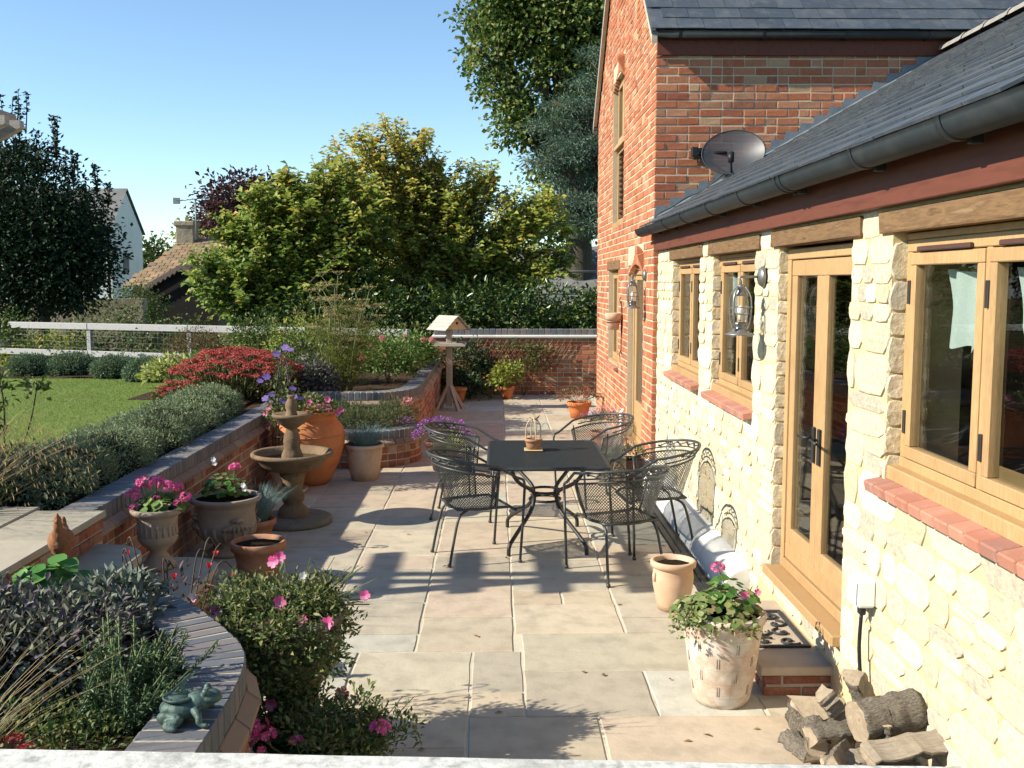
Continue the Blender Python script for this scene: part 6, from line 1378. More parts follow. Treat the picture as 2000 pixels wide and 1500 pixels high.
for k in range(26):
    a = rb.uniform(0, 6.28); t = rb.uniform(.4, 1); bl.append(((-.06 + .30 * t * math.cos(a) - .04, .2 * t * math.sin(a), rb.uniform(-.05, .14) - .05 * t), (rb.uniform(.05, .11), rb.uniform(.05, .1), rb.uniform(.05, .1))))
for k in range(34): t = rb.random(); bl.append(((rb.uniform(-.26, .24) * (1 - .35 * t), -.25 - .06 * rb.random(), .02 - .46 * t), (rb.uniform(.05, .1), .06, rb.uniform(.06, .12))))
bush_leaves(o, bl, 9500, .030, .015, lf_pet, hol=.3, clump=5, crad=.03, up=.3)
sgs = []
for k in range(40):
    a = rb.uniform(0, 6.28); x, y = math.cos(a), math.sin(a); l = rb.uniform(.2, .4); sgs.append((smooth_path([(0, 0, 0), (x * l * .5, y * l * .35, .1), (x * l, y * l * .6, .14 + rb.uniform(-.1, .12))], 3), .002))
stems(o, sgs, m_gstem, n=3)
stems(o, [([(0, 0, 0), (.2 * math.cos(k * 1.1), .18 * math.sin(k * 1.1), .06), (.34 * math.cos(k * 1.1), .24 * math.sin(k * 1.1), .06 - .05 * (k % 3))], .003) for k in range(14)], m_gstem, n=4)
for (x, y, z, s) in ((-.09, .05, .24, 1.1), (-.06, .05, .26, 1), (-.30, -.12, .07, 1.05), (-.02, -.16, .12, 1.1), (-.06, -.2, .04, .9), (.08, -.18, .05, .9), (.18, -.16, .03, 1.1), (-.02, -.36, -.24, 1), (.26, -.3, -.22, 1.15), (.25, -.32, -.34, 1.15), (-.24, -.14, -.1, .7), (.32, .0, .10, .9), (-.5, .05, .0, .9), (-.46, .1, .06, .7)): flower(PET, o, (x, y, z), s=s)
for (x, z) in ((.07, .22), (-.4, .13)): flower(WHT, o, (x, -.1, z), s=1.1)
o = geranium("dark leaved geranium with pink heads in the front clay pot", (-.70, 3.92, .16), ((-.08, 0, .03), (.22, .16, .13)), 60, [(-.24, -.10, .21, 1.0), (-.20, -.13, .19, .9), (-.22, -.12, .15, .8), (.24, -.1, .20, .9), (-.08, -.14, .17, .6)], leafmat("dark_geranium_leaf", [(.02, .045, .012), (.035, .07, .02)], .2), .045); rb = random.Random(8); bl = []
for k in range(24): a = rb.uniform(0, 6.28); t = rb.uniform(.2, 1); bl.append(((.10 + .26 * t * math.cos(a), .16 * t * math.sin(a), .08 + rb.uniform(-.1, .16) * (1.1 - t * .5)), (rb.uniform(.05, .09),) * 2 + (rb.uniform(.05, .11),)))
bush_leaves(o, bl, 3600, .028, .014, lf_pet, hol=.3, clump=5, crad=.025, up=.4); stems(o, [([(0, 0, 0), (.1 + .12 * math.cos(k), .1 * math.sin(k), .1), (.1 + .28 * math.cos(k), .17 * math.sin(k), .2 + .05 * math.sin(k * 3))], .0025) for k in range(16)], m_gstem, n=3)
o = potted("blue_fescue", "blue fescue grass in the pale clay pot", (-1.41, 10.68, .35)); blades("blade", o, 900, .15, .26, .95, lf_fesc, w=.005, droop=.35)
o = potted("blue_fescue", "small blue grass behind the broad carved urn", (-1.93, 7.98, .19)); blades("blade", o, 500, .1, .32, .8, lf_fesc, w=.005, droop=.3)
o = potted("lobelia", "purple lobelia trailing from the dark red pot", (-.60, 11.2, .30)); bush_leaves(o, [((0, 0, .12), (.26, .22, .16))], 900, .03, .008, lf_shrub, hol=.3); bush_leaves(o, [((-.02, 0, .2), (.27, .2, .1)), ((.22, -.05, .06), (.12, .12, .14)), ((-.2, -.08, .1), (.14, .12, .1))], 620, .022, .018, fl_viol, hol=.75, name="flowers")
o = potted("spider_plant", "yellow green spider plant under the lobelia", (-.48, 10.92, .27)); blades("blade", o, 130, .05, .3, 1.0, lf_chart, w=.014, droop=.75)
o = potted("heather_planting", "feathery green heather and pink sedum in the half round planter", (-1.50, 11.85, .36)); bush_leaves(o, [((0, 0, .08), (.5, .42, .2)), ((.25, .25, .14), (.3, .25, .2)), ((-.3, .2, .1), (.3, .3, .22))], 7000, .05, .006, leafmat("heather_leaf", [(.06, .085, .03), (.10, .12, .045), (.14, .14, .06), (.05, .09, .05)], .15), hol=.4, clump=8, crad=.03, up=.7); bush_leaves(o, [((.42, .28, .26), (.07, .06, .09))], 120, .03, .02, fl_rose, hol=.5, name="flower_spike"); bush_leaves(o, [((.42, -.1, .12), (.12, .15, .06))], 90, .018, .012, fl_viol, hol=.4, name="flowers"); blades("blade", o, 60, .35, .3, .5, lf_fesc, w=.006)
o = potted("shrub", "green leafy shrub in the small orange pot by the far wall", (.19, 18.15, .2), "shrub"); bush_leaves(o, [((0, 0, .22), (.32, .28, .24)), ((-.16, -.1, .1), (.16, .15, .16))], 700, .065, .045, lf_hazg, hol=.3, clump=4, crad=.05)
o = potted("fuchsia", "sparse red fuchsia in the bright orange pot", (1.27, 15.55, .22)); bush_leaves(o, [((0, 0, .1), (.42, .3, .14))], 330, .045, .018, leafmat("fuchsia_leaf", [(.06, .09, .03), (.12, .08, .04), (.16, .05, .04)], .2), hol=.3); bush_leaves(o, [((0, -.05, .06), (.42, .3, .12))], 34, .04, .025, fl_red, hol=.6, name="flowers"); stems(o, [([(0, 0, 0), (.25 * math.cos(k), .2 * math.sin(k), .12), (.42 * math.cos(k), .3 * math.sin(k), .1)], .004) for k in range(9)], m_twig, n=4)
o = potted("heather", "mauve flowered heather by the narrow brick house door", (1.33, 12.55, .2)); bush_leaves(o, [((0, 0, .14), (.28, .25, .16))], 700, .035, .008, lf_pet, hol=.3, up=.6); bush_leaves(o, [((0, 0, .2), (.29, .26, .13))], 260, .02, .014, fl_viol, hol=.7, name="flowers")
for (lab, x, y, z) in (("mauve trailing plant in the dark red trough", 1.43, 10.62, .23), ("trailing plant in the grey scroll planter", 1.19, 10.42, .26)):
    o = potted("trailing_plant", lab, (x, y, z)); bush_leaves(o, [((0, 0, .05), (.16, .16, .1))], 260, .04, .016, lf_pet, hol=.3); bush_leaves(o, [((0, 0, .08), (.17, .17, .1))], 50, .02, .015, fl_viol, hol=.7, name="flowers")
o = potted("ivy_and_geranium", "variegated ivy and geranium spilling over the tall limed pot", (1.13, 4.92, .44)); round_leaves(o, 330, .022, ((-.04, -.03, .0), (.24, .22, .12)), lf_ivy, nrm_up=.6); round_leaves(o, 60, .03, ((.02, 0, .06), (.17, .15, .13)), lf_ger); bush_leaves(o, [((-.18, -.12, -.03), (.1, .1, .1)), ((.0, -.2, -.03), (.16, .05, .06))], 330, .025, .016, lf_ivy, hol=.4); stems(o, [([(.02, 0, .05), (.0, 0, .18), (-.03, -.01, .24)], .003), ([(.1, 0, .05), (.14, -.02, .15)], .003)], m_gstem, n=4)
h = bpy.data.objects.new("flower_head", HEAD[0]); COL.objects.link(h); h.parent = o; h.location = (-.03, -.01, .245); h.scale = (.75,) * 3
flower(PET, o, (.09, -.08, .12), s=.9); flower(PET, o, (.16, -.05, .13), s=.7)
o = potted("tendril_plant", "few trailing stems in the small clay pot on the table", (.30, 8.24, .80)); stems(o, [(smooth_path([(0, 0, 0), (.03, 0, .12), (.01, 0, .22), (.03, .02, .31)], 4), .002), (smooth_path([(0, 0, 0), (.09, -.02, .15), (.13, 0, .1)], 4), .0015), (smooth_path([(0, 0, 0), (-.1, 0, .13), (-.12, 0, .05)], 4), .0015)], m_gstem, n=4); bush_leaves(o, [((0, 0, .17), (.04, .04, .05))], 8, .04, .014, lf_copper, hol=.2)
# ---- climber and trellis on the far wall
tr = root("wall_trellis", "brown diamond trellis fixed to the far brick wall", "trellis", (.1, 18.76, .45)); m_trel = mat("brown_lath", [(.12, .065, .035), (.17, .095, .055)], scale=9, rough=.8, bump=.2)
for k in range(15):
    for s in (-1, 1):
        x0 = -.62 + k * .12; b = MB(); z0, z1 = .46, 1.03
        xa = x0; xb = x0 + s * .34
        b.tube([(xa, 18.77 - .008 * s, z0), (xb, 18.77 - .008 * s, z1)], .007, 4, smooth=False); b.part("lath", m_trel, tr, world=True)
o = plant("wall_climber", "dark leafy climber over the left end of the far wall", (-.55, 18.4, 0)); bl = [((0, 0, .62), (.42, .28, .5)), ((.3, .1, .35), (.4, .25, .35)), ((-.15, -.25, .22), (.4, .35, .26)), ((.1, -.3, .16), (.4, .3, .2))]; bush_leaves(o, bl, 2600, .07, .04, leafmat("climber_leaf", [(.018, .035, .014), (.03, .055, .02), (.05, .08, .03)], .2), hol=.35, clump=5, crad=.06)
o = plant("wall_climber", "thin climbing rose trained over the trellis", (.5, 18.62, 0)); bush_leaves(o, [((-.1, 0, .85), (.5, .1, .18)), ((.3, .02, .75), (.35, .1, .22)), ((.1, 0, .5), (.3, .12, .3))], 420, .07, .03, lf_shrub, hol=.2); stems(o, [(smooth_path([(0, 0, 0), (.1 * k, .05, .4), (.25 * k, .1, .85)], 4), .006) for k in (-2, -1, 1, 2, 3)], m_twig)

# ---- turf blades on the lawn
n = 70000; gx = -11 + 8.3 * rng.random(n) ** .7; gy = 5.2 + 11.4 * rng.random(n); ok = gx < -3.25 - .35 * np.sin(gy * .6); gx, gy = gx[ok], gy[ok]
gzv = np.array([lawn_z(a, c) for a, c in zip(gx, gy)]); C = np.stack([gx, gy, gzv - .003], 1); D = rng.normal(size=C.shape) * .5 + np.array([[.1, 0, 1.0]])
gr = bpy.data.objects.new("grass", None); bpy.data.objects.remove(gr)
V, F = leaf_arrays(C, D, rng.normal(size=C.shape), .014 + .016 * rng.random(len(C)), np.full(len(C), .006), .2)
pn = .5 + .5 * np.sin(gx * 1.7 + .8 * np.sin(gy * 1.1)) * np.sin(gy * 1.3 + gx * .4); rv = np.clip(.55 * rng.random(len(C)) + .45 * pn, 0, 1)
go = bpy.data.objects.new("grass", tri_mesh("grass", V, F, np.repeat(rv, 2), leafmat("turf_blade", [(.085, .13, .028), (.115, .165, .038), (.15, .195, .05), (.21, .21, .075)], .3, .7, .2, 1.6))); COL.objects.link(go); tag(go, "short mown grass covering the lawn", "grass", kind="stuff")

# ---- a few fallen leaves on the paving
n = 70; C = np.stack([-2.0 + 3.4 * rng.random(n), 4.2 + 13 * rng.random(n) ** 1.3, np.full(n, .006)], 1); a = rng.random(n) * 6.28; D = np.stack([np.cos(a), np.sin(a), .12 * rng.random(n)], 1)
V, F = leaf_arrays(C, D, np.tile([[0, 0, 1.0]], (n, 1)) + rng.normal(size=(n, 3)) * .2, .02 + .03 * rng.random(n), .012 + .016 * rng.random(n), .2)
fo_ = bpy.data.objects.new("fallen_leaves", tri_mesh("fallen_leaves", V, F, np.repeat(rng.random(n), 2), leafmat("fallen_leaf", [(.12, .07, .03), (.22, .15, .05), (.08, .05, .03)], .1))); COL.objects.link(fo_); tag(fo_, "scattered fallen leaves on the paving", "leaves", kind="stuff")
# ================================================================ trees
def tree(name, label, base, blobs, n, L, W, mt, trunk=.12, fork=None, clump=14, crad=.22, hol=.35, droop=.15, shoots=None, bark=None, group=None, cat="tree", stems_n=1, up=.2, rr_f=None, limb=True):
    o = root(name, label, cat, base, group=group); bz = Vector(base); blobs = [((c[0] - base[0], c[1] - base[1], c[2] - base[2]), r) for c, r in blobs]
    b = MB(); tops = sorted(blobs, key=lambda q: -q[0][2])
    cz = sum(q[0][2] for q in blobs) / len(blobs); fk = fork if fork is not None else max(.6, cz * .45)
    cx = sum(q[0][0] for q in blobs) / len(blobs); cy = sum(q[0][1] for q in blobs) / len(blobs)
    if stems_n == 1:
        b.tube(smooth_path([(0, 0, -.1), (trunk * .2, 0, fk * .5), (cx * .15, cy * .1, fk)], 5), [trunk * (1.25 - .035 * i) for i in range(11)], 10); start = [Vector((cx * .15, cy * .1, fk))] * len(blobs)
    else: start = [Vector((random.uniform(-.35, .35), random.uniform(-.25, .25), -.1)) for _ in blobs]
    tr = b.part("trunk", bark or m_trunk, o) if stems_n == 1 else None
    for i, (c, r) in enumerate(blobs):
        b = MB(); s = start[i]; c = Vector(c); m = s.lerp(c, .5) + Vector((random.uniform(-.15, .15), random.uniform(-.15, .15), -.1 if stems_n == 1 else .1)); b.tube(smooth_path([s, m, c], 5), [trunk * .62 * (1 - .07 * k) for k in range(11)], 7); lb = b.part("limb", bark or m_trunk, o)
        if limb:
            b = MB()
            for k in range(10):
                u = rand_dirs(1)[0]; e = c + Vector((u[0] * r[0], u[1] * r[1], abs(u[2]) * r[2])) * .95; q = m.lerp(c, random.uniform(.3, 1)); b.tube([q, q.lerp(e, .5) + Vector((0, 0, .05)), e], [trunk * .2, trunk * .13, trunk * .05], 5)
            b.part("twigs", m_twig, lb, kind="stuff")
    out = []; wts = np.array([q[1][0] * q[1][2] + q[1][0] * q[1][1] for q in blobs]); nk = max(1, n // clump)
    for (c, r), k in zip(blobs, rng.multinomial(nk, wts / wts.sum())):
        if not k: continue
        u = rand_dirs(k); rad = (hol + (1 - hol) * rng.random(k) ** .6)[:, None] * (1 + .12 * rng.normal(size=(k, 1))); C0 = np.asarray(c)[None] + u * np.asarray(r)[None] * rad; C = np.repeat(C0, clump, axis=0); uu = np.repeat(u, clump, axis=0); off = rng.normal(size=C.shape) * crad * np.array([[1, 1, .6]]); C = C + off
        D = uu * .5 + norm_rows(off) * .8 + rng.normal(size=C.shape) * .45; D[:, 2] += up - droop * 2; out.append((C, D, uu * .4 + np.array([[0, 0, .8]]) + rng.normal(size=C.shape) * .5))
    if shoots:
        Cs, Ds, sg = [], [], []
        for (x, y, z, h) in shoots:
            p = Vector((x, y, z)) - bz; q = p + Vector((random.uniform(-.12, .12) * h, random.uniform(-.1, .1) * h, h)); sg.append(([p, p.lerp(q, .5) + Vector((.02, 0, 0)), q], [.02, .014, .006]))
            for k in range(int(h * 34)):
                t = random.random() ** .8; a = random.uniform(0, 6.28); Cs.append(tuple(p.lerp(q, t))); Ds.append((math.cos(a), math.sin(a), .5))
        stems(o, sg, m_twig, "shoot", 4); out.append((np.array(Cs), np.array(Ds) + rng.normal(size=(len(Cs), 3)) * .3, rand_dirs(len(Cs)) + np.array([[0, 0, .8]])))
    C, D, N = cat_leaves(out); m = len(C); rr = None
    if rr_f is not None: rr = np.clip(rr_f(C + np.array(base)) + rng.normal(size=m) * .22, 0, 1)
    leaf_obj("crown", C, D, N, L * (.65 + .7 * rng.random(m)), W * (.65 + .7 * rng.random(m)), mt, o, rr=rr, world=False); return o
def W(x, y, Y): return ((x - 970) * Y / 1980, Y, 2.1 + (550 - y) * Y / 1980)    # a far thing's place, from bearing and distance
# yellowing hazel behind the far wall
def bl(lst, Y, dY=0): return [((*W(x, y, Y + random.uniform(-dY, dY)),), (rx, ry, rz)) for x, y, rx, ry, rz in lst]
def hazel(name, label, base, poly, Y, ns, nt, nl, L, Wd, mt, rr_f, group=None, dY=1.1):
    """many stems fanning out of one stool; twigs along each stem carry alternate drooping leaves"""
    o = root(name, label, "tree", base, group=group); rb = random.Random(len(label)); C, D, N, tw = [], [], [], []; n = 0; P = [W(x, y, Y) for x, y in poly]
    def inside(x, z):
        c = False
        for (a, q) in zip(P, P[1:] + P[:1]):
            if (a[2] > z) != (q[2] > z) and x < (q[0] - a[0]) * (z - a[2]) / (q[2] - a[2]) + a[0]: c = not c
        return c
    x0, x1 = min(p[0] for p in P), max(p[0] for p in P); z0, z1 = min(p[2] for p in P), max(p[2] for p in P)
    while n < ns:
        x, z = rb.uniform(x0, x1), z0 + (z1 - z0) * rb.random() ** .75
        if not inside(x, z): continue
        n += 1; s0 = Vector((rb.uniform(-.5, .5), rb.uniform(-.4, .4), -.1)); e = Vector((x - base[0], rb.uniform(-dY, dY) * (1.1 - .5 * (z - z0) / (z1 - z0)), z - base[2])); m = s0.lerp(e, .5) + Vector((-(e.x) * .18, rb.uniform(-.2, .2), .25)); path = smooth_path([s0, m, e], 6)
        b = MB(); b.tube(path, [.045 * (1 - .07 * k) for k in range(len(path))], 5); b.part("stem", m_trunk, o)
        for k in range(nt):
            t = rb.uniform(.22, 1.0); f = t * (len(path) - 1); i0 = min(int(f), len(path) - 2); p = path[i0].lerp(path[i0 + 1], f - i0); d = (path[i0 + 1] - path[i0]).normalized(); u = Vector(tuple(rand_dirs(1)[0])); q = (u - d * u.dot(d)) * .9 + d * .55 + Vector((0, -.1, .25)); q.normalize(); l = rb.uniform(.3, .75) * (1.15 - .5 * t); tip = p + q * l; tw.append(([p, p + q * l * .5 + Vector((0, 0, .03)), tip], [.008, .006, .003]))
            for g in range(nl):
                v = (g + rb.random()) / nl; s = q.cross(Vector((0, 0, 1))); s = s.normalized() if s.length > .01 else Vector((1, 0, 0)); C.append(tuple(p + q * l * v + Vector((rb.uniform(-.03, .03), rb.uniform(-.03, .03), rb.uniform(-.03, .03))))); dd = s * (1 if g % 2 else -1) + q * .5 + Vector((rb.uniform(-.4, .4), rb.uniform(-.4, .4), rb.uniform(-.6, .2))); D.append(tuple(dd)); N.append((rb.uniform(-1.1, .3), rb.uniform(-.9, .2), .8))
    stems(o, tw, m_twig, "twig", 3); C = np.array(C); k = len(C); rr = np.clip(rr_f(C + np.array(base)) + rng.normal(size=k) * .24, 0, 1)
    leaf_obj("crown", C, np.array(D), np.array(N), L * (.6 + .8 * rng.random(k)), Wd * (.6 + .8 * rng.random(k)), mt, o, rr=rr, world=False); return o
hazel("yellow_hazel", "tall yellowing hazel spreading behind the far brick wall", (-1.0, 23.2, .1), [(640, 360), (665, 280), (760, 245), (830, 240), (860, 300), (930, 320), (1010, 335), (1080, 385), (1125, 420), (1110, 520), (1070, 610), (720, 620), (690, 480), (660, 400)], 23.2, 215, 27, 10, .12, .092, lf_hazy, lambda C: .42 + .13 * (C[:, 2] - 3.0) / 1.2)
hazel("green_hazel", "green hazel turning yellow at its tips beyond the fence", (-4.5, 21.4, .1), [(415, 470), (450, 405), (520, 375), (600, 350), (660, 335), (730, 350), (770, 430), (760, 520), (740, 630), (430, 630), (395, 560), (400, 500)], 21.4, 195, 27, 10, .128, .10, lf_hazg, lambda C: .36 + .12 * (C[:, 2] - 2.4))
# dark orchard trees on the left
sh = [(*W(x, y, 26), h) for x, y, h in [(20, 260, 1.1), (45, 270, .9), (75, 270, 1.0), (90, 330, .9), (130, 320, 1.1), (160, 370, .8), (205, 390, .8), (225, 410, .6), (0, 250, .8), (185, 400, .7), (60, 250, .8), (110, 350, .7), (145, 360, .8), (170, 350, .5), (215, 430, .5), (-20, 240, .8), (190, 430, .9), (200, 440, .7), (150, 400, .9), (125, 380, 1.0), (10, 290, 1.2), (35, 290, 1.2), (60, 300, 1.1), (175, 420, .8)]]
tree("dark_orchard_tree", "dark leaved orchard tree at the left edge beyond the fence", (-12.2, 26, .0), bl([(20, 380, 1.9, 1.6, 1.4), (70, 460, 1.9, 1.6, 1.2), (-60, 440, 1.6, 1.6, 1.5), (30, 530, 1.8, 1.6, .8), (40, 310, 1.0, 1, .7), (20, 585, 1.5, 1.2, .5), (70, 340, .8, .9, .6)], 26, .5), 20000, .12, .07, lf_apple, trunk=.16, clump=12, crad=.25, shoots=sh[:10], group="dark orchard trees beyond the fence")
tree("dark_orchard_tree", "dark leaved orchard tree with leaning trunk right of the first one", (-11.3, 25.4, .0), bl([(120, 440, 1.1, 1.3, 1.0), (155, 490, .95, 1.2, .8), (110, 540, 1.2, 1.3, .6), (90, 470, 1.3, 1.2, .9), (170, 430, .5, .8, .5), (180, 520, .6, .8, .5), (130, 580, .9, .9, .4)], 25.4, .4), 15000, .12, .07, lf_apple, trunk=.13, clump=12, crad=.24, shoots=sh[10:] + sh[4:8] + sh[4:8], group="dark orchard trees beyond the fence")
tree("tall_maple", "tall dark green maple rising beside the brick gable", (2.6, 33, 0), bl([(1040, 60, 2.0, 2.0, 1.5), (960, 130, .75, 1.2, 1.1), (1000, 200, .8, 1.2, .8), (1120, 60, 1.9, 2, 1.3), (1090, -60, 2.6, 2.2, 1.6), (1000, -20, 1.3, 1.5, 1.3), (1160, 220, 1.4, 1.4, .9), (1010, 260, .6, .9, .5), (1100, 330, 1.1, 1.2, .9), (1140, 420, .9, 1, .9), (1070, 240, .7, .8, .4), (1170, 120, 1.2, 1.4, 1.2), (1150, 10, 1.6, 1.6, 1.4), (1080, 150, .9, 1, .6), (1170, 330, .9, 1, .9), (960, 60, .7, 1, 1.0), (1060, 440, .7, .8, .6)], 33, .8), 33000, .16, .135, lf_maple, trunk=.4, fork=5.5, clump=12, crad=.28, hol=.35)
tree("blue_cedar", "blue green cedar with layered boughs beside the gable", (3.6, 29, 0), bl([(1140, 215, 1.3, .9, .2), (1110, 255, 1.3, .9, .2), (1150, 290, 1.4, 1, .22), (1100, 320, 1.2, .9, .2), (1150, 360, 1.3, 1, .22), (1120, 400, 1.1, .9, .2), (1180, 170, 1, .8, .2), (1150, 440, 1.0, .8, .25), (1190, 120, .8, .8, .2)], 29, .6), 26000, .14, .022, lf_cedar, trunk=.3, fork=3.2, clump=22, crad=.14, hol=.2)
tree("copper_tree", "purple leaved tree behind the green hazel", (-9.6, 40, 0), bl([(490, 390, 1.6, 1.4, .9), (450, 420, 1.0, 1, .7), (530, 400, 1.0, 1, .7), (470, 450, 1.4, 1.2, .8)], 40, .5), 5500, .2, .13, lf_copper, trunk=.2, clump=9, crad=.3)
tree("far_tree", "rusty leaved tree showing behind the hazels near the far roof", (-11.5, 52, 0), bl([(700, 380, 2.2, 1.6, 1.0), (420, 470, 1.6, 1.4, .9), (640, 420, 2, 1.5, 1)], 52, .5), 4500, .26, .18, lf_hazy, trunk=.25, clump=9, crad=.4)
tree("far_tree", "distant dark green tree between the white house and the cottage", (-20.6, 60, 0), bl([(305, 500, 1.2, 1.2, .9), (315, 530, 1.8, 1.4, 1.0)], 60, .5), 1800, .3, .2, lf_shrub, trunk=.25, clump=9, crad=.4)
# laurel hedge: bushes one after the other behind the far wall
for i, x in enumerate((-3.6, -2.1, -.6, .9, 2.3)):
    tree("laurel_bush", f"glossy dark laurel, {['leftmost', 'second from the left', 'middle one', 'second from the right', 'rightmost'][i]} in the hedge behind the far wall", (x, 20.6, -.05), [((x, 20.5, .9), (.9, .6, .75)), ((x + .3, 20.7, 1.5), (.85, .6, .6)), ((x - .35, 20.4, 1.35), (.7, .5, .55))], 3800, .12, .055, lf_laurel, trunk=.05, stems_n=2, clump=7, crad=.12, hol=.45, group="laurel hedge behind the far wall", cat="shrub", limb=False)
tree("round_bush", "rounded green bush before the old cottage", (-13.2, 31, 0), bl([(275, 590, .75, .7, .55), (265, 615, .9, .8, .5)], 31, .2), 3200, .09, .05, lf_shrub, trunk=.06, stems_n=2, clump=8, crad=.12, cat="shrub", limb=False)
# mixed hedge growing through the fence
for i in range(9):
    t = (i + .5) / 9; p = A.lerp(B2, t); x, y = p.x + .1, p.y + .75; hz = .75 + .22 * ((i * 5) % 3)
    tree("hedge_shrub", f"leafy hedge shrub behind the fence, {['first', 'second', 'third', 'fourth', 'fifth', 'sixth', 'seventh', 'eighth', 'ninth'][i]} from the left end", (x, y, .05), [((x, y, hz * .75), (.85, .5, hz * .65)), ((x + .5, y + .1, hz * .9), (.6, .45, hz * .5)), ((x - .4, y - .35, hz * .5), (.6, .4, hz * .45))], 2400, .085, .045, lf_shrub if i % 3 else lf_hazg, trunk=.04, stems_n=2, clump=8, crad=.13, hol=.3, group="hedge growing behind the fence", cat="shrub", limb=False)
# ================================================================ old buildings beyond the trees
m_wash = mat("whitewashed_wall", [(.62, .64, .62), (.72, .73, .70)], scale=1.5, rough=.9, bump=.2, bscale=8)
m_tile = mat("stone_tile", [(.25, .17, .10), (.31, .21, .125), (.22, .16, .10), (.28, .185, .105)], 'rand', rnd=.25, rough=.95, bump=.5, bscale=14, bdist=.02)
m_old = mat("old_stone", [(.22, .18, .13), (.32, .27, .20), (.27, .22, .16)], scale=2.2, rough=.95, bump=.6, bscale=5, bdist=.05, fine=.4)
m_fslate = mat("far_slate", [(.12, .12, .125), (.16, .155, .155), (.20, .19, .18)], scale=2, rough=.8, bump=.3, bscale=6)
m_porch_shade = mat("painted_porch_shade", [(.012, .009, .008), (.02, .014, .011)], scale=3, rough=.9, bump=0)  # near black colour paints the shade under the porch gable
m_aer = mat("aerial_metal", [(.20, .21, .22), (.26, .27, .28)], scale=4, rough=.5, metal=.5, bump=0)
def aerial(label, p, h, wdt, dirx=1):
    o = root("tv_aerial", label, "aerial", p); b = MB(); b.tube([(0, 0, 0), (0, 0, h)], .03, 5); b.part("mast", m_aer, o); b = MB(); b.tube([(-wdt * .55 * dirx, 0, h - .03), (wdt * .45 * dirx, .1, h + .1)], .018, 4); b.part("boom", m_aer, o)
    for k in range(7): t = k / 6; b = MB(); x = -wdt * .55 * dirx + wdt * dirx * t; b.tube([(x, -.22, h - .03 + .13 * t), (x, .22, h - .03 + .13 * t)], .012, 4); b.part("element", m_aer, o)
    b = MB(); b.box(-wdt * .6 - .12, -wdt * .6 + .12, -.02, .02, h - .14, h + .08); b.part("reflector", m_aer, o)
# whitewashed house, gable end to the right
h1 = root("white_house", "whitewashed house with grey roof behind the dark orchard trees", "house", (-21.5, 52, 0))
x1, x0, y0, y1, ez, rz = -19.5, -27.0, 52.0, 56.6, 4.75, 6.85; ym = (y0 + y1) / 2
b = MB(); b.add([(x0, y0, -1), (x1, y0, -1), (x1, y1, -1), (x0, y1, -1), (x0, y0, ez), (x1, y0, ez), (x1, y1, ez), (x0, y1, ez), (x1, ym, rz), (x0, ym, rz)], [(0, 1, 5, 4), (1, 2, 6, 8, 5), (2, 3, 7, 6), (3, 0, 4, 9, 7)]); b.part("wall", m_wash, h1, world=True)
b = MB()
for ya in (y0 - .25, y1 + .25): b.add([(x0, ya, ez - .1), (x1 + .12, ya, ez - .1), (x1 + .12, ym, rz + .12), (x0, ym, rz + .12)], [(0, 1, 2, 3)])
b.part("roof", m_fslate, h1, world=True)
b = MB(); b.tube([(x0, y0 - .3, ez - .1), (x1 + .1, y0 - .3, ez - .1)], .08, 6); b.tube([(-19.6, y0 - .1, ez - .2), (-19.6, y0 - .1, 0)], .06, 6); b.part("gutter", m_gutter, h1, world=True, kind="stuff")
b = MB(); b.box(x1 - .05, x1 + .03, 53.6, 54.4, 2.6, 3.6); b.part("window", m_fslate, h1, world=True)
# old cottage with hipped stone-tile roof and a scalloped gable
h2 = root("old_cottage", "old cottage with stone tiled hipped roof and scalloped bargeboard beyond the garden", "cottage", (-11, 35, 0))
E0 = Vector(W(243, 560, 34)); E1 = Vector(W(620, 560, 34)); R0 = Vector(W(366, 470, 37)); R1 = Vector(W(540, 470, 37)); bk0 = Vector((E0.x, 40, E0.z)); bk1 = Vector((E1.x, 40, E1.z))
b = MB(); b.add([E0, E1, R1, R0, bk0, bk1], [(0, 1, 2, 3), (4, 0, 3), (1, 5, 2), (5, 4, 3, 2)]); rf = b.part("roof", m_tile, h2, world=True)
up = (R0 + R1 - E0 - E1); up.x = 0; upn = up.normalized(); nrm = Vector((1, 0, 0)).cross(upn)
if nrm.z < 0: nrm = -nrm
rest = []; sl_len = (R0.z - E0.z) / upn.z; tm = []
for v in range(2): b = MB(); b.cbox(-.135, .135, 0, .3, 0, .03, .008); tm.append(b.mesh("stone_tile", m_tile))
Mx = Matrix((Vector((1, 0, 0)), upn, nrm)).transposed()
for r in range(int(sl_len / .2)):
    for c in range(40):
        x = E0.x + .2 + c * .29 + (.14 if r % 2 else 0); t = r * .2 / sl_len
        if x < E0.x + (R0.x - E0.x) * t + .1 or x > E0.x + 5.6: continue
        inst("stone_tile", tm[c % 2], rf, Vector((x, E0.y, E0.z)) + upn * (r * .2) + nrm * .015, (Mx @ Matrix.Rotation(-.06 + random.uniform(-.02, .02), 3, 'X')).to_euler())
b = MB(); b.box(E0.x + .3, E1.x - .3, 34.3, 39.7, -.5, E0.z - .02); b.part("wall", m_old, h2, world=True)
ap = Vector(W(362, 516, 33)); fl_ = Vector(W(282, 562, 33)); fr_ = Vector(W(442, 562, 33)); pr = MB()
pr.add([fl_, fr_, ap, fl_ + Vector((0, 2.5, 0)), fr_ + Vector((0, 2.5, 0)), ap + Vector((0, 2.5, 0))], [(0, 2, 5, 3), (2, 1, 4, 5)]); pr.part("porch_roof", m_tile, h2, world=True)
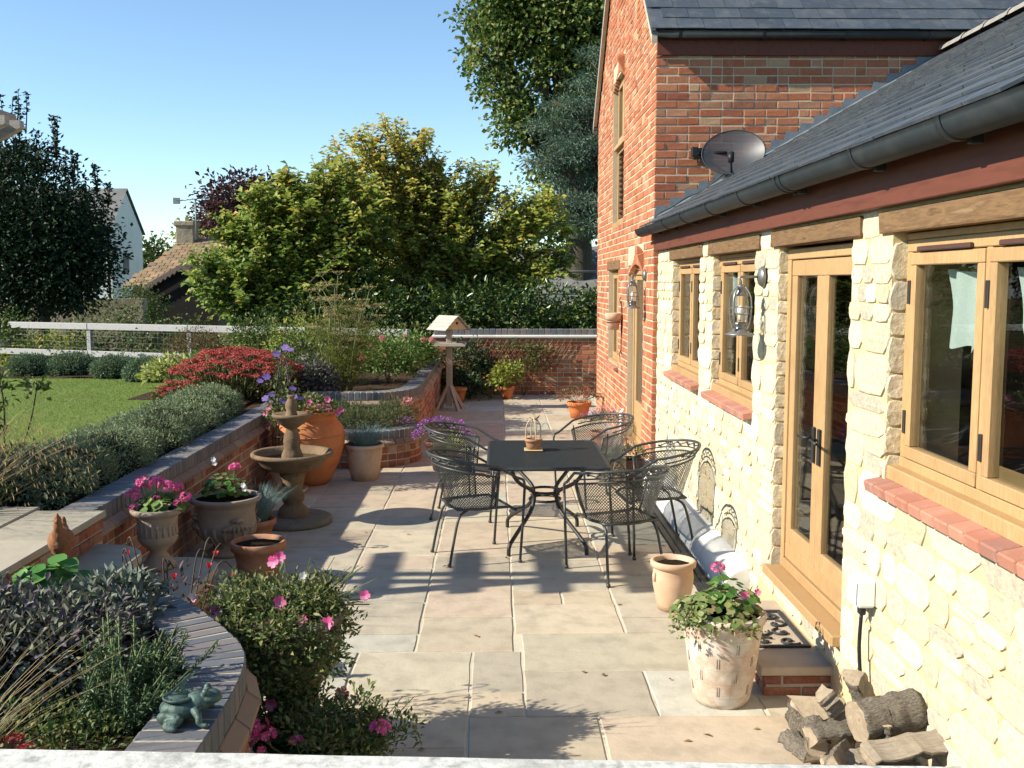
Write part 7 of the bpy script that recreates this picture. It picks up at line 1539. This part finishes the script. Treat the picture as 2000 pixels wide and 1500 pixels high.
b = MB(); b.add([fl_ + Vector((.25, .1, -.05)), fr_ + Vector((-.25, .1, -.05)), ap + Vector((0, .1, -.15)), (fl_.x + .25, 33.1, -.4), (fr_.x - .25, 33.1, -.4)], [(0, 1, 2), (3, 4, 1, 0)]); b.part("porch_shade_panel", m_porch_shade, h2, world=True)  # flat dark panel standing in for the shaded porch recess
m_barge = mat("barge_board", [(.16, .115, .10), (.21, .155, .13)], scale=4, rough=.9, bump=.2)
for (p, q) in ((fl_, ap), (fr_, ap)):
    n = 9
    for k in range(n):
        a_ = p.lerp(q, k / n); c_ = p.lerp(q, (k + 1) / n); m_ = a_.lerp(c_, .5); b = MB(); y = -.05; b.prism([(a_.x, a_.z), (c_.x, c_.z), (c_.x, c_.z - .13), (m_.x, m_.z - .22), (a_.x, a_.z - .13)], 32.93, 32.97, 0, Matrix(((1, 0, 0, 0), (0, 0, 1, 0), (0, 1, 0, 0), (0, 0, 0, 1)))); b.part("barge_scallop", m_barge, h2, world=True)
cw0, cw1 = W(357, 437, 37), W(391, 485, 37)
b = MB(); b.cbox(cw0[0], cw1[0], 36.7, 37.4, cw1[2] - .4, cw0[2], .03); b.cbox(cw0[0] - .05, cw1[0] + .05, 36.65, 37.45, cw0[2] - .14, cw0[2] + .04, .03); b.part("chimney", m_old, h2, world=True)
aerial("tv aerial on the old cottage chimney", (W(392, 440, 36.6)[0], 36.6, W(392, 470, 36.6)[2]), 1.4, 1.1)
# distant slate roof with two chimney pots
h3 = root("far_house", "distant house with slate roof and two chimney pots above the hazels", "house", (-10, 60, 0))
e0, e1, r0 = Vector(W(600, 415, 60)), Vector(W(720, 415, 60)), Vector(W(625, 372, 62)); r1 = Vector(W(700, 376, 62))
b = MB(); b.add([e0, e1, r1, r0], [(0, 1, 2, 3)]); b.add([e0 + Vector((0, 0, 0)), r0, Vector((e0.x, 64, e0.z))], [(0, 1, 2)]); b.part("roof", mat("blue_slate", [(.06, .065, .08), (.08, .085, .10)], scale=2, rough=.7, bump=.2), h3, world=True)
b = MB(); b.box(e0.x + .1, e1.x, 60.3, 64, -1, e0.z); b.part("wall", m_wash, h3, world=True)
c0 = Vector(W(640, 372, 62)); b = MB(); b.box(c0.x - .5, c0.x + .5, 61.7, 62.4, c0.z - 1, c0.z + .1); b.part("chimney", m_old, h3, world=True)
for k in (-.22, .22): b = MB(); b.lathe([(.17, 0), (.15, .3), (.18, .42), (.18, .5)], 10, (c0.x + k, 62, c0.z + .1)); b.part("chimney_pot", m_terra_p, h3, world=True)
aerial("tv aerial on the distant chimney above the hazels", (c0.x + .5, 62, c0.z), 1.5, 1.0, 1)
# long grey roof behind the laurels on the right
h4 = root("slate_barn", "low barn with grey slate roof glimpsed through the trees by the gable", "barn", (3, 33, 0))
p0, p1, p2, p3 = Vector(W(985, 600, 31)), Vector(W(1230, 600, 31)), Vector(W(1230, 478, 35)), Vector(W(1010, 490, 35))
b = MB(); b.add([p0, p1, p2, p3], [(0, 1, 2, 3)]); b.part("roof", m_fslate, h4, world=True); b = MB(); b.box(p0.x, p1.x, 31.2, 35, -.5, p0.z - .01); b.part("wall", m_old, h4, world=True)
q0, q1 = Vector(W(1000, 532, 31.5)), Vector(W(1200, 530, 31.5)); b = MB(); b.tube([q0, q1], .035, 6); b.part("ridge", m_fslate, h4, world=True)
# rubble boundary wall at the left behind the trees
b = MB(); b.box(0, 9.2, -.25, .25, 0, 1.55); b.v = [(p[0], p[1], p[2] + (.25 * math.sin(p[0]) if p[2] > 1 else 0)) for p in b.v]; b.thing("boundary_wall", m_old, "old rubble boundary wall behind the dark orchard trees", "wall", (-19.5, 29.5, 0), R(3))
